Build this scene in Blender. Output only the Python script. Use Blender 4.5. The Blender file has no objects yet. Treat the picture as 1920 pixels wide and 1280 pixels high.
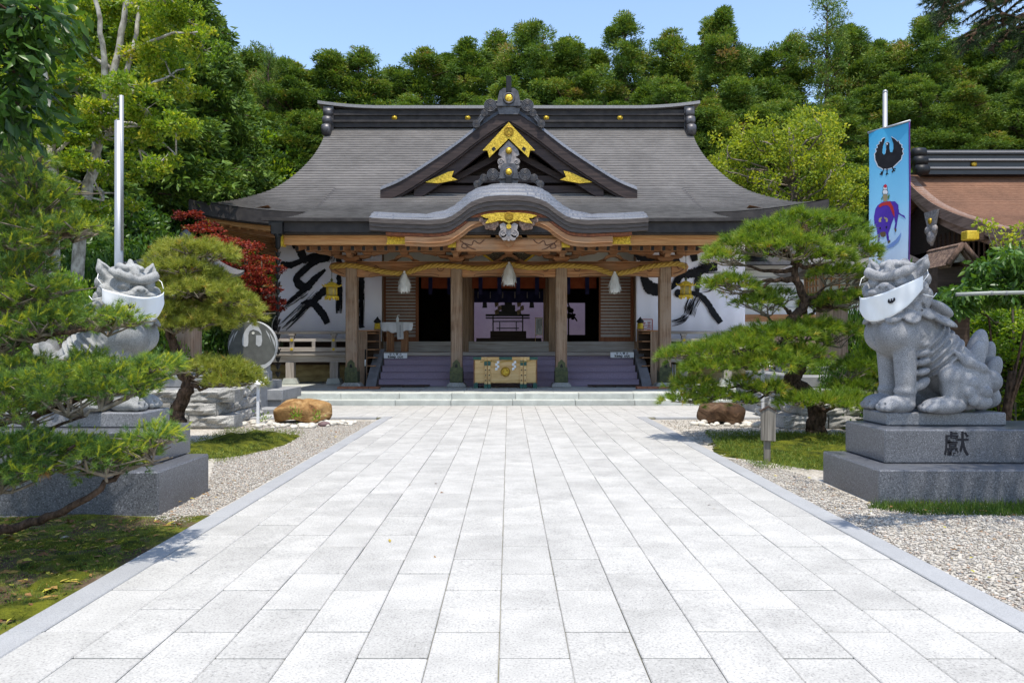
import bpy, math, random
import numpy as np
from math import sin, cos, pi, radians, sqrt, atan2
from mathutils import Vector, Matrix

scene = bpy.context.scene
C = scene.collection
rng = np.random.default_rng(7)
random.seed(7)

# ------------------------------------------------------------------ camera
EYE = 1.33
cam_d = bpy.data.cameras.new('camera')
cam_d.lens = 27.19
cam_d.sensor_width = 36.0
cam_d.shift_x = 6 / 1920
cam_d.shift_y = 7 / 1920
cam_d.clip_start = 0.05
cam_d.clip_end = 600
cam = bpy.data.objects.new('camera', cam_d)
C.objects.link(cam)
cam.location = (0, 0, EYE)
cam.rotation_euler = (radians(90), 0, 0)
scene.camera = cam

# ------------------------------------------------------------------ sky, sun, exposure
SUN_EL, SUN_AZ = 73.0, 8.0          # the sun stands behind the camera, a little to the right
world = bpy.data.worlds.new('World')
scene.world = world
world.use_nodes = True
wn = world.node_tree
bg = wn.nodes['Background']
sky = wn.nodes.new('ShaderNodeTexSky')
sky.sky_type = 'NISHITA'
sky.sun_disc = False
sky.sun_elevation = radians(SUN_EL)
sky.sun_rotation = radians(180 - SUN_AZ)
sky.air_density = 1.0
sky.dust_density = 0.7
sky.ozone_density = 0.5
wn.links.new(sky.outputs[0], bg.inputs[0])
bg.inputs[1].default_value = 0.13
sun_d = bpy.data.lights.new('sun', 'SUN')
sun_d.energy = 2.6
sun_d.angle = radians(0.53)
sun_d.color = (1.0, 0.945, 0.85)
sun = bpy.data.objects.new('sun', sun_d)
C.objects.link(sun)
sd = Vector((sin(radians(SUN_AZ)) * cos(radians(SUN_EL)), -cos(radians(SUN_AZ)) * cos(radians(SUN_EL)), sin(radians(SUN_EL))))
sun.rotation_euler = (-sd).to_track_quat('-Z', 'Y').to_euler()
sun.location = (0, -10, 30)
scene.view_settings.view_transform = 'Standard'
scene.view_settings.look = 'None'
scene.view_settings.exposure = 1.15
scene.view_settings.gamma = 1.0
scene.view_settings.use_curve_mapping = False
scene.cycles.max_bounces = 6
scene.cycles.diffuse_bounces = 4
scene.cycles.glossy_bounces = 3
scene.cycles.transmission_bounces = 4
scene.cycles.transparent_max_bounces = 6
scene.cycles.caustics_reflective = False
scene.cycles.caustics_refractive = False
scene.cycles.sample_clamp_indirect = 6.0


def at(px, py, Y):
    """Pixel of the 1920 px photograph at depth Y -> world point."""
    return Vector(((px - 954) / 1450 * Y, Y, EYE + (647 - py) / 1450 * Y))


# ------------------------------------------------------------------ objects
def label(o, text=None, cat=None, group=None, kind=None):
    if text: o['label'] = text
    if cat: o['category'] = cat
    if group: o['group'] = group
    if kind: o['kind'] = kind
    return o


def thing(name, text, cat, loc=(0, 0, 0), rotz=0.0, group=None, kind=None):
    o = bpy.data.objects.new(name, None)
    o.empty_display_size = 0.2
    C.objects.link(o)
    o.location = loc
    o.rotation_euler = (0, 0, rotz)
    return label(o, text, cat, group, kind)


def dup(o, parent=None):
    """A copy of a thing with copies of its parts and sub-parts."""
    c = o.copy()
    C.objects.link(c)
    if parent is not None: c.parent = parent
    for ch in list(o.children): dup(ch, c)
    return c


def origin_of(o):
    v = Vector((0, 0, 0))
    while o is not None:
        v += Vector(o.location)
        o = o.parent
    return v


def link_mesh(name, me, parent=None, kind=None, loc=(0, 0, 0)):
    o = bpy.data.objects.new(name, me)
    C.objects.link(o)
    o.location = loc
    if parent is not None: o.parent = parent
    if kind: o['kind'] = kind
    return o


def np_mesh(name, V, F, mat=None, tone=None, smooth=False):
    """Mesh from numpy arrays: V (n,3), F (m,k)."""
    V = np.asarray(V, dtype=np.float32)
    F = np.asarray(F, dtype=np.int32)
    me = bpy.data.meshes.new(name)
    m, k = F.shape
    me.vertices.add(len(V)); me.vertices.foreach_set('co', V.ravel())
    me.loops.add(m * k); me.loops.foreach_set('vertex_index', F.ravel())
    me.polygons.add(m); me.polygons.foreach_set('loop_start', np.arange(0, m * k, k, dtype=np.int32))
    if tone is not None:
        a = me.attributes.new('tone', 'FLOAT', 'FACE')
        a.data.foreach_set('value', np.asarray(tone, dtype=np.float32))
    me.update(calc_edges=True)
    if smooth: me.polygons.foreach_set('use_smooth', np.ones(m, dtype=bool))
    if mat: me.materials.append(mat)
    return me


class MB:
    """Collects shapes, builds ONE mesh object."""
    def __init__(s): s.v = []; s.f = []; s.sm = []

    def add(s, vs, fs, smooth=False):
        b = len(s.v)
        s.v += [tuple(p) for p in vs]
        s.f += [tuple(i + b for i in f) for f in fs]
        s.sm += [smooth] * len(fs)
        return s

    def box(s, x0, x1, y0, y1, z0, z1, M=None, ch=0.0):
        if ch <= 0:
            vs = [(x, y, z) for z in (z0, z1) for y in (y0, y1) for x in (x0, x1)]
            fs = [(0, 2, 3, 1), (4, 5, 7, 6), (0, 1, 5, 4), (2, 6, 7, 3), (0, 4, 6, 2), (1, 3, 7, 5)]
        else:
            c = min(ch, (x1 - x0) * .45, (y1 - y0) * .45, (z1 - z0) * .45)
            X, Y, Z = (x0, x1), (y0, y1), (z0, z1)
            vs = []; idx = {}
            for i in (0, 1):
                for j in (0, 1):
                    for k in (0, 1):
                        sx, sy, sz = (1 - 2 * i) * c, (1 - 2 * j) * c, (1 - 2 * k) * c
                        idx[i, j, k, 'x'] = len(vs); vs.append((X[i], Y[j] + sy, Z[k] + sz))
                        idx[i, j, k, 'y'] = len(vs); vs.append((X[i] + sx, Y[j], Z[k] + sz))
                        idx[i, j, k, 'z'] = len(vs); vs.append((X[i] + sx, Y[j] + sy, Z[k]))
            fs = []
            q = [(0, 0), (1, 0), (1, 1), (0, 1)]
            for i in (0, 1):
                a = [idx[i, j, k, 'x'] for j, k in q]; fs.append(a if i else a[::-1])
                a = [idx[k, i, j, 'y'] for j, k in q]; fs.append(a if i else a[::-1])
                a = [idx[j, k, i, 'z'] for j, k in q]; fs.append(a if i else a[::-1])
            for i in (0, 1):
                for j in (0, 1):
                    a = [idx[i, j, 0, 'x'], idx[i, j, 0, 'y'], idx[i, j, 1, 'y'], idx[i, j, 1, 'x']]; fs.append(a if (i + j) % 2 == 0 else a[::-1])
                    a = [idx[0, i, j, 'y'], idx[0, i, j, 'z'], idx[1, i, j, 'z'], idx[1, i, j, 'y']]; fs.append(a if (i + j) % 2 == 0 else a[::-1])
                    a = [idx[i, 0, j, 'z'], idx[i, 0, j, 'x'], idx[i, 1, j, 'x'], idx[i, 1, j, 'z']]; fs.append(a if (i + j) % 2 == 0 else a[::-1])
                    for k in (0, 1):
                        a = [idx[i, j, k, 'x'], idx[i, j, k, 'y'], idx[i, j, k, 'z']]; fs.append(a if (i + j + k) % 2 else a[::-1])
        if M is not None: vs = [M @ Vector(p) for p in vs]
        return s.add(vs, fs)

    def prism(s, poly, d0, d1, axis='y', M=None):
        """Extrude a 2-D polygon. axis y: poly is (x,z); x: (y,z); z: (x,y)."""
        n = len(poly)
        def p3(a, b, d):
            return {'y': (a, d, b), 'x': (d, a, b), 'z': (a, b, d)}[axis]
        vs = [p3(a, b, d0) for a, b in poly] + [p3(a, b, d1) for a, b in poly]
        if M is not None: vs = [M @ Vector(p) for p in vs]
        fs = [tuple(range(n))[::-1], tuple(range(n, 2 * n))]
        fs += [(i, (i + 1) % n, n + (i + 1) % n, n + i) for i in range(n)]
        return s.add(vs, fs)

    def tube(s, pts, r, n=8, cap=True, smooth=True, jit=0.0):
        pts = [Vector(p) for p in pts]
        if not hasattr(r, '__len__'): r = [r] * len(pts)
        vs = []; fs = []
        t0 = (pts[1] - pts[0]).normalized()
        u = t0.orthogonal().normalized()
        for i, p in enumerate(pts):
            t = (pts[min(i + 1, len(pts) - 1)] - pts[max(i - 1, 0)])
            if t.length < 1e-9: t = t0
            t.normalize()
            u = (u - t * u.dot(t))
            if u.length < 1e-6: u = t.orthogonal()
            u.normalize(); w = t.cross(u)
            for k in range(n):
                a = 2 * pi * k / n
                rr = r[i] * (1 + (random.uniform(-jit, jit) if jit else 0))
                vs.append(p + (u * cos(a) + w * sin(a)) * rr)
        for i in range(len(pts) - 1):
            for k in range(n):
                fs.append((i * n + k, i * n + (k + 1) % n, (i + 1) * n + (k + 1) % n, (i + 1) * n + k))
        if cap:
            fs.append(tuple(range(n))[::-1]); fs.append(tuple(range((len(pts) - 1) * n, len(pts) * n)))
        return s.add(vs, fs, smooth)

    def lathe(s, prof, n=16, o=(0, 0, 0), smooth=True, ph=0.0, sx=1.0, sy=1.0):
        vs = []; fs = []
        for r, z in prof:
            for k in range(n):
                a = 2 * pi * k / n + ph
                vs.append((o[0] + r * cos(a) * sx, o[1] + r * sin(a) * sy, o[2] + z))
        m = len(prof)
        for i in range(m - 1):
            for k in range(n):
                fs.append((i * n + k, i * n + (k + 1) % n, (i + 1) * n + (k + 1) % n, (i + 1) * n + k))
        fs.append(tuple(range(n))[::-1]); fs.append(tuple(range((m - 1) * n, m * n)))
        return s.add(vs, fs, smooth)

    def ellipsoid(s, c, r, nu=12, nv=8, M=None):
        prof = [(max(1e-4, sin(pi * i / nv)), -cos(pi * i / nv)) for i in range(nv + 1)]
        b = MB().lathe(prof, nu)
        vs = [(c[0] + x * r[0], c[1] + y * r[1], c[2] + z * r[2]) for x, y, z in b.v]
        if M is not None: vs = [M @ Vector(p) for p in vs]
        return s.add(vs, b.f, True)

    def grid(s, P, smooth=True):
        """P: rows of points -> quads."""
        n = len(P[0]); vs = [p for row in P for p in row]; fs = []
        for i in range(len(P) - 1):
            for j in range(n - 1):
                fs.append((i * n + j, i * n + j + 1, (i + 1) * n + j + 1, (i + 1) * n + j))
        return s.add(vs, fs, smooth)

    def mesh(s, name, mat, off=Vector((0, 0, 0))):
        me = bpy.data.meshes.new(name)
        me.from_pydata([(p[0] - off[0], p[1] - off[1], p[2] - off[2]) for p in s.v], [], s.f)
        me.polygons.foreach_set('use_smooth', s.sm)
        if mat: me.materials.append(mat)
        me.update()
        return me

    def build(s, name, mat, parent=None, local=False, kind=None, bevel=0.0, seg=1):
        off = Vector((0, 0, 0)) if (local or parent is None) else origin_of(parent)
        o = link_mesh(name, s.mesh(name, mat, off), parent, kind)
        if bevel:
            m = o.modifiers.new('edge', 'BEVEL'); m.width = bevel; m.segments = seg; m.limit_method = 'ANGLE'; m.angle_limit = radians(40)
        return o


def ribbon(m, curve, up, dn, y0, y1):
    """Solid band under a curve of (x,z), from z+up to z+dn, between depths y0 and y1."""
    n = len(curve); vs = []; fs = []
    g = lambda q, i: q[i] if hasattr(q, '__len__') else q
    for i, (x, z) in enumerate(curve):
        a, b = z + g(up, i), z + g(dn, i)
        vs += [(x, y0, a), (x, y0, b), (x, y1, b), (x, y1, a)]
    for i in range(n - 1):
        o = i * 4; p = o + 4
        for k in range(4):
            fs.append((o + k, o + (k + 1) % 4, p + (k + 1) % 4, p + k))
    fs.append((3, 2, 1, 0)); o = (n - 1) * 4; fs.append((o, o + 1, o + 2, o + 3))
    m.add(vs, fs, False)


def catmull(pts, n=8):
    pts = [np.array(p, float) for p in pts]
    P = [2 * pts[0] - pts[1]] + pts + [2 * pts[-1] - pts[-2]]
    out = []
    for i in range(1, len(P) - 2):
        for k in range(n):
            t = k / n
            out.append(.5 * ((2 * P[i]) + (P[i + 1] - P[i - 1]) * t + (2 * P[i - 1] - 5 * P[i] + 4 * P[i + 1] - P[i + 2]) * t * t + (3 * P[i] - P[i - 1] - 3 * P[i + 1] + P[i + 2]) * t ** 3))
    out.append(P[-2])
    return [tuple(p) for p in out]


# ------------------------------------------------------------------ materials
def N(nt, typ, **kw):
    n = nt.nodes.new(typ)
    for k, v in kw.items():
        if hasattr(n, k): setattr(n, k, v)
    return n


def ramp(nt, fac, stops):
    r = N(nt, 'ShaderNodeValToRGB')
    e = r.color_ramp.elements
    while len(e) > 1: e.remove(e[-1])
    e[0].position = stops[0][0]; e[0].color = (*stops[0][1], 1)
    for p, c in stops[1:]:
        q = e.new(p); q.color = (*c, 1)
    if fac is not None: nt.links.new(fac, r.inputs[0])
    return r.outputs[0]


def g3(v): return (v, v, v)


def mixc(nt, fac, a, b, mode='MIX'):
    m = N(nt, 'ShaderNodeMix', data_type='RGBA', blend_type=mode)
    for sock, v in ((m.inputs[0], fac), (m.inputs[6], a), (m.inputs[7], b)):
        if hasattr(v, 'is_output'): nt.links.new(v, sock)
        elif isinstance(v, (int, float)): sock.default_value = v
        else: sock.default_value = (*v, 1)
    return m.outputs[2]


def noise(nt, vec, scale, detail=4, rough=.55, dist=0.0):
    n = N(nt, 'ShaderNodeTexNoise')
    n.inputs['Scale'].default_value = scale; n.inputs['Detail'].default_value = detail
    n.inputs['Roughness'].default_value = rough; n.inputs['Distortion'].default_value = dist
    if vec is not None: nt.links.new(vec, n.inputs['Vector'])
    return n.outputs['Fac']


def coords(nt, scale=(1, 1, 1), shift=False):
    t = N(nt, 'ShaderNodeTexCoord'); m = N(nt, 'ShaderNodeMapping')
    m.inputs['Scale'].default_value = scale
    nt.links.new(t.outputs['Object'], m.inputs['Vector'])
    if shift:
        oi = N(nt, 'ShaderNodeObjectInfo'); mu = N(nt, 'ShaderNodeMath', operation='MULTIPLY'); mu.inputs[1].default_value = 37.0
        nt.links.new(oi.outputs['Random'], mu.inputs[0])
        cx = N(nt, 'ShaderNodeCombineXYZ')
        for i in range(3): nt.links.new(mu.outputs[0], cx.inputs[i])
        nt.links.new(cx.outputs[0], m.inputs['Location'])
    return m.outputs[0]


def new_mat(name, rough=.7, spec=.3, metal=0.0):
    m = bpy.data.materials.new(name); m.use_nodes = True
    b = m.node_tree.nodes['Principled BSDF']
    b.inputs['Roughness'].default_value = rough
    b.inputs['Specular IOR Level'].default_value = spec
    b.inputs['Metallic'].default_value = metal
    return m, m.node_tree, b


def bump(nt, b, h, strength=.3, dist=.01):
    n = N(nt, 'ShaderNodeBump'); n.inputs['Strength'].default_value = strength; n.inputs['Distance'].default_value = dist
    nt.links.new(h, n.inputs['Height']); nt.links.new(n.outputs[0], b.inputs['Normal'])


def objrand(nt, lo, hi):
    oi = N(nt, 'ShaderNodeObjectInfo'); mr = N(nt, 'ShaderNodeMapRange')
    mr.inputs[3].default_value = lo; mr.inputs[4].default_value = hi
    nt.links.new(oi.outputs['Random'], mr.inputs[0])
    return mr.outputs[0]


def scale_col(nt, col, fac):
    c = N(nt, 'ShaderNodeCombineColor')
    for i in range(3): nt.links.new(fac, c.inputs[i])
    return mixc(nt, 1.0, col, c.outputs[0], 'MULTIPLY')


def simple(name, c1, c2=None, scale=6, rough=.7, spec=.3, metal=0, bmp=.2, bscale=40, bdist=.004, stretch=(1, 1, 1), vary=.0, lo=.35, hi=.68):
    m, nt, b = new_mat(name, rough, spec, metal)
    v = coords(nt, stretch, shift=True)
    if c2 is None: c2 = tuple(x * .75 for x in c1)
    col = ramp(nt, noise(nt, v, scale, 5), [(lo, c2), (hi, c1)])
    if vary: col = scale_col(nt, col, objrand(nt, 1 - vary, 1 + vary))
    nt.links.new(col, b.inputs['Base Color'])
    if bmp: bump(nt, b, noise(nt, v, bscale, 4), bmp, bdist)
    return m


def granite(name, base, dark, light, rough=.6, spec=.4, speck=260, stain=.25, bmp=.15, vary=.06, big=(.85, 1.05)):
    m, nt, b = new_mat(name, rough, spec)
    v = coords(nt, shift=True)
    col = ramp(nt, noise(nt, v, speck, 2, .6), [(.33, dark), (.47, base), (.58, base), (.72, light)])
    tone = ramp(nt, noise(nt, v, 3.2, 6, .6), [(.3, g3(1 - stain)), (.65, g3(1.0))])
    col = mixc(nt, 1.0, col, tone, 'MULTIPLY')
    if vary: col = scale_col(nt, col, objrand(nt, 1 - vary, 1 + vary))
    nt.links.new(col, b.inputs['Base Color'])
    bump(nt, b, noise(nt, v, speck * .6, 3), bmp, .003)
    return m


def wood(name, c_dark, c_mid, c_light, axis='z', rough=.75, grain=26, spec=.2, vary=.1, weather=None):
    st = {'x': (1.2, grain, grain), 'y': (grain, 1.2, grain), 'z': (grain, grain, 1.2)}[axis]
    m, nt, b = new_mat(name, rough, spec)
    v = coords(nt, st, shift=True); v2 = coords(nt, (1, 1, 1), shift=True)
    n1 = noise(nt, v, 1.0, 6, .62, .6)
    col = ramp(nt, n1, [(.3, c_dark), (.5, c_mid), (.72, c_light)])
    if weather is not None:
        col = mixc(nt, ramp(nt, noise(nt, v2, 2.4, 5, .6), [(.42, g3(0)), (.66, g3(.75))]), col, weather)
    if vary: col = scale_col(nt, col, objrand(nt, 1 - vary, 1 + vary))
    nt.links.new(col, b.inputs['Base Color'])
    bump(nt, b, n1, .35, .004)
    return m


def leafmat(name, stops, trans=.35, rough=.55, spec=.25, sheen=0.0):
    """Foliage: colour from the per-face attribute 'tone' (0..1), with some light passing through."""
    m = bpy.data.materials.new(name); m.use_nodes = True
    nt = m.node_tree; b = nt.nodes['Principled BSDF']; out = nt.nodes['Material Output']
    a = N(nt, 'ShaderNodeAttribute'); a.attribute_name = 'tone'
    col = ramp(nt, a.outputs['Fac'], stops)
    nt.links.new(col, b.inputs['Base Color'])
    b.inputs['Roughness'].default_value = rough; b.inputs['Specular IOR Level'].default_value = spec
    t = N(nt, 'ShaderNodeBsdfTranslucent')
    tc = mixc(nt, 1.0, col, (1.35, 1.25, .55), 'MULTIPLY')
    nt.links.new(tc, t.inputs['Color'])
    mx = N(nt, 'ShaderNodeMixShader'); mx.inputs[0].default_value = trans
    nt.links.new(b.outputs[0], mx.inputs[1]); nt.links.new(t.outputs[0], mx.inputs[2])
    nt.links.new(mx.outputs[0], out.inputs['Surface'])
    return m


M = {}
M['paver'] = granite('paver_granite', (.45, .438, .412), (.29, .283, .27), (.56, .547, .52), .75, .2, 95, .24, .12, .07)
M['kerb'] = granite('kerb_granite', (.335, .338, .342), (.23, .235, .24), (.45, .45, .455), .7, .25, 220, .12, .12, .04)
M['joint'] = simple('joint_dirt', (.27, .25, .19), (.11, .11, .06), 7)
M['step'] = granite('step_stone', (.50, .52, .48), (.40, .42, .38), (.62, .62, .58), .75, .2, 120, .3, .15, .06)
M['statue'] = granite('statue_granite', (.30, .303, .315), (.15, .153, .165), (.50, .50, .515), .8, .2, 135, .36, .35, .0)
M['statue_pale'] = granite('statue_granite_pale', (.34, .343, .335), (.19, .193, .19), (.52, .52, .505), .82, .2, 140, .45, .35, .0)
M['pedestal'] = granite('pedestal_granite', (.115, .12, .135), (.035, .037, .045), (.30, .31, .335), .30, .5, 105, .14, .03, .05)
M['pedestal_mid'] = granite('pedestal_granite_pale', (.20, .205, .22), (.08, .084, .095), (.38, .385, .40), .35, .5, 110, .2, .05, .05)
M['rough_stone'] = granite('rough_stone', (.42, .41, .385), (.20, .195, .18), (.60, .585, .55), .9, .15, 60, .5, .7, .12)
M['ground'] = None
M['wood_red'] = wood('weathered_cypress', (.20, .088, .038), (.38, .185, .085), (.52, .29, .15), 'x', weather=(.31, .19, .11))
M['wood_redz'] = wood('weathered_cypress_post', (.11, .065, .04), (.26, .165, .105), (.44, .315, .22), 'z', weather=(.32, .24, .175))
M['wood_orange'] = wood('cypress_fascia', (.33, .15, .06), (.52, .275, .115), (.63, .38, .185), 'x')
M['wood_grey'] = wood('greyed_timber', (.24, .20, .17), (.38, .335, .295), (.52, .475, .43), 'x')
M['wood_greyz'] = wood('greyed_timber_post', (.18, .155, .135), (.30, .265, .235), (.44, .40, .365), 'z')
M['wood_dark'] = wood('dark_timber', (.035, .022, .016), (.06, .04, .03), (.10, .065, .05), 'x')
M['wood_darkz'] = wood('dark_timber_post', (.05, .032, .022), (.09, .06, .042), (.14, .095, .07), 'z')
M['wood_brownz'] = wood('brown_timber_post', (.16, .10, .06), (.27, .175, .11), (.36, .245, .165), 'z')
M['wood_gable'] = wood('gable_timber', (.022, .016, .016), (.045, .032, .03), (.08, .055, .048), 'x', rough=.6)
M['wood_box'] = wood('pale_box_timber', (.50, .30, .11), (.64, .42, .18), (.72, .52, .26), 'x', grain=14, rough=.5)
M['carved'] = simple('carved_wood', (.36, .24, .18), (.16, .10, .075), 14, .7, bmp=.6, bscale=30, bdist=.01)
M['carved_grey'] = simple('carved_grey_wood', (.34, .31, .30), (.17, .15, .145), 12, .7, bmp=.5, bscale=40, bdist=.008)
M['shingle'] = None
M['roof_black'] = simple('black_copper', (.046, .040, .038), (.024, .021, .021), 5, .62, .25, 0, .15, 30, .003)
M['oni'] = simple('dark_onigawara', (.11, .105, .11), (.045, .042, .045), 8, .42, .5, .3, .25, 40, .004)
M['ridge_cap'] = simple('weathered_ridge_cap', (.30, .29, .29), (.16, .155, .155), 30, .5, .4, 0, .2, 60, .003, stretch=(3, 1, 1))
M['gold'] = simple('gilt_metal', (.86, .58, .07), (.34, .20, .015), 34, .36, .5, .7, .9, 45, .012)
M['gold_flat'] = simple('gold_paint', (.74, .53, .05), (.50, .34, .025), 20, .4, .4, .25, .1, 40, .002)
M['patina'] = simple('green_bronze', (.105, .115, .05), (.045, .055, .03), 14, .55, .4, .4, .4, 60, .004)
M['green_metal'] = simple('green_metal', (.035, .12, .09), (.02, .07, .055), 12, .5, .4, .2, .1)
M['black'] = simple('black_iron', (.018, .018, .019), (.010, .010, .011), 10, .5, .4, .4, .1)
M['white_cloth'] = simple('white_cloth', (.88, .86, .92), (.83, .81, .90), 1.2, .9, .1, 0, .25, 3, .02)
M['white_paper'] = simple('white_paper', (.80, .80, .78), (.72, .72, .70), 8, .85, .1, 0, .1)
M['mask'] = simple('white_mask_cloth', (.78, .80, .82), (.72, .74, .76), 2, .8, .1, 0, .15, 6, .01)
M['plaster'] = simple('pale_plaster', (.66, .64, .55), (.56, .54, .46), 2, .9, .1, 0, .1, 30, .002)
M['white_wall'] = simple('white_wall', (.72, .72, .72), (.62, .62, .61), 1.5, .9, .1, 0, .05)
M['ochre_wall'] = simple('stained_ochre_wall', (.52, .42, .22), (.22, .16, .08), 2.2, .9, .1, 0, .1, stretch=(1, 1, 3))
M['ink'] = simple('black_ink', (.022, .022, .027), (.012, .012, .015), 8, .75, .15, 0, 0)
M['purple'] = simple('purple_carpet', (.33, .265, .335), (.24, .19, .245), 70, .95, .05, 0, .4, 160, .004)
M['rope'] = simple('straw_rope', (.55, .37, .09), (.36, .22, .045), 60, .75, .2, 0, .3, 120, .004)
M['red_cloth'] = simple('rust_red_cloth', (.30, .075, .03), (.22, .05, .02), 5, .9, .1, 0, .1)
M['blue_cloth'] = simple('dark_blue_cloth', (.035, .035, .10), (.02, .02, .06), 5, .9, .1, 0, .1)
M['brick'] = simple('red_brick', (.36, .16, .09), (.25, .10, .06), 20, .85, .1, 0, .3, vary=.15)
M['steel'] = simple('brushed_steel', (.36, .37, .385), (.28, .29, .31), 3, .45, .5, .45, .03, stretch=(8, 8, .5))
M['bark'] = simple('pine_bark', (.13, .085, .06), (.035, .024, .018), 26, .95, .1, 0, 1.0, 34, .03, stretch=(1, 1, .45))
M['bark_pale'] = simple('pale_bark', (.42, .40, .35), (.17, .155, .13), 9, .9, .1, 0, .5, 30, .01, stretch=(1, 1, .6), lo=.38, hi=.6)
M['bark_brown'] = simple('cedar_bark', (.15, .095, .07), (.06, .04, .03), 12, .95, .1, 0, .8, 20, .03, stretch=(2, 2, .25))
M['bark_twig'] = simple('twig_bark', (.27, .23, .18), (.12, .10, .08), 20, .9, .1, 0, .3)
M['bark_roof'] = None
# ================================================================== GROUND
def ground_mat(name, mode):
    m, nt, b = new_mat(name, .95, .1)
    v = coords(nt)
    vo = N(nt, 'ShaderNodeTexVoronoi'); vo.inputs['Scale'].default_value = 42; nt.links.new(v, vo.inputs['Vector'])
    sep = N(nt, 'ShaderNodeSeparateColor'); nt.links.new(vo.outputs['Color'], sep.inputs[0])
    peb = ramp(nt, sep.outputs[0], [(.0, (.27, .25, .22)), (.35, (.44, .41, .36)), (.6, (.56, .53, .47)), (.85, (.40, .36, .31)), (1, (.62, .60, .56))])
    big = noise(nt, v, .55, 6, .6)
    if mode == 'gravel':
        soil = (.30, .26, .20)
        col = mixc(nt, ramp(nt, noise(nt, v, 1.7, 5), [(.35, g3(0)), (.7, g3(.55))]), peb, soil)
    else:
        soil = ramp(nt, noise(nt, v, 6, 6, .65), [(.32, (.035, .025, .016)), (.55, (.10, .07, .043)), (.75, (.21, .165, .11))])
        moss = ramp(nt, noise(nt, v, 11, 5), [(.3, (.035, .05, .008)), (.7, (.15, .15, .02))])
        col = mixc(nt, ramp(nt, noise(nt, v, 2.6, 5, .6), [(.44, g3(0)), (.56, g3(1))]), soil, moss)
    nt.links.new(col, b.inputs['Base Color'])
    bump(nt, b, vo.outputs['Distance'], .6, .02)
    return m


M['ground'] = ground_mat('gravel_ground', 'gravel')
M['moss_soil'] = ground_mat('mossy_soil', 'soil')
M['moss'] = simple('moss', (.135, .145, .016), (.028, .04, .009), 8, .95, .05, 0, 1.0, 45, .04, lo=.36, hi=.66)
M['grass_blade'] = leafmat('grass_blades', [(0, (.035, .08, .012)), (.5, (.09, .16, .02)), (1, (.24, .26, .04))], .3)

gm = MB(); gm.grid([[(x, y, -.035) for x in (-160, -40, 0, 40, 160)] for y in (-60, -10, 20, 60, 260)])
label(gm.build('ground', M['ground']), kind='structure')

# ---- paved path: bed sheet, pavers and kerb stones
path = MB().box(-2.36, 2.575, .6, 17.02, -.06, -.012).box(-6.1, -2.36, 14.2, 17.02, -.06, -.012).box(2.575, 6.3, 14.2, 17.02, -.06, -.012).build('path', M['joint'])
label(path, kind='structure')
PW, PL, X0 = .3033, .61, -2.165


def paver_mesh(nm, w, l):
    return MB().box(-w / 2, w / 2, -l / 2, l / 2, -.05, 0, ch=.0045).mesh(nm, M['paver'])


slots = []
full = paver_mesh('paver', PW - .003, PL - .014)
cache = {}
for i in range(-12, 27):
    xc = X0 + (i + .5) * PW
    main = 0 <= i < 15
    ystart = 3.60 - PL * 4 + (0 if i % 2 == 0 else .305)
    y = ystart
    lo = .9 if main else 14.36
    while y < 17.0:
        a, b_ = max(y, lo), min(y + PL, 17.02)
        if b_ - a > .08:
            slots.append((xc, (a + b_) / 2, round(b_ - a, 3)))
        y += PL
slots.sort(key=lambda s: s[1])
rest = MB()
n_obj = 0
for xc, yc, l in slots:
    if yc < 2.2: continue
    dz = random.uniform(-.0015, .0015)
    if n_obj < 296:
        me = full if abs(l - PL) < .01 else cache.setdefault(l, paver_mesh('paver', PW - .003, l - .014))
        o = link_mesh('paver', me, path, loc=(xc + random.uniform(-.001, .001), yc, dz))
        o.rotation_euler = (random.uniform(-.002, .002), random.uniform(-.002, .002), random.uniform(-.003, .003))
        n_obj += 1
    else:
        rest.box(xc - PW / 2 + .0025, xc + PW / 2 - .0025, yc - l / 2 + .009, yc + l / 2 - .009, -.05, dz, ch=.0045)
rest.build('far_pavers', M['paver'], path, kind='stuff')
kmesh = MB().box(-.085, .085, -.597, .597, -.12, 0, ch=.006).mesh('kerb_stone', M['kerb'])
for xk in (X0 - .088, X0 + 15 * PW + .088):
    y = 1.2
    while y + 1.2 <= 14.5:
        link_mesh('kerb_stone', kmesh, path, loc=(xk, y + .6, random.uniform(.002, .006)))
        y += 1.2
kx = MB().box(-.597, .597, -.085, .085, -.12, 0, ch=.006).mesh('kerb_stone', M['kerb'])
for xk in (-5.45, -4.25, -3.05, 3.27, 4.47, 5.67):
    link_mesh('kerb_stone', kx, path, loc=(xk + .02, 14.27, .004))

# ---- stone steps and platform under the hall
plat = MB().box(-7.6, 7.6, 17.66, 34, -.1, .238).build('stone_platform', M['step'])
label(plat, kind='structure')
x = -5.4
while x < 5.4:
    w = random.uniform(1.15, 1.5); x1 = min(x + w, 5.5)
    MB().box(x + .004, x1 - .004, 17.07, 17.45, -.05, .118, ch=.008).build('step_stone', M['step'], plat)
    x = x1
x = -5.2
while x < 5.2:
    w = random.uniform(1.15, 1.5); x1 = min(x + w, 5.3)
    MB().box(x + .004, x1 - .004, 17.37, 17.75, .0, .25, ch=.008).build('step_stone', M['step'], plat)
    x = x1
for xa, xb in ((-7.6, -5.3), (5.3, 7.6)):
    MB().box(xa, xb, 18.3, 18.7, .0, .25, ch=.01).build('step_stone', M['step'], plat)
y = 17.76
while y < 20.6:
    for xa in np.arange(-5.2, 5.2, 1.04):
        MB().box(xa + .003, xa + 1.037, y + .003, min(y + .95, 20.9) - .003, .0, .248, ch=.004).build('platform_slab', M['step'], plat)
    y += .95


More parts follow.
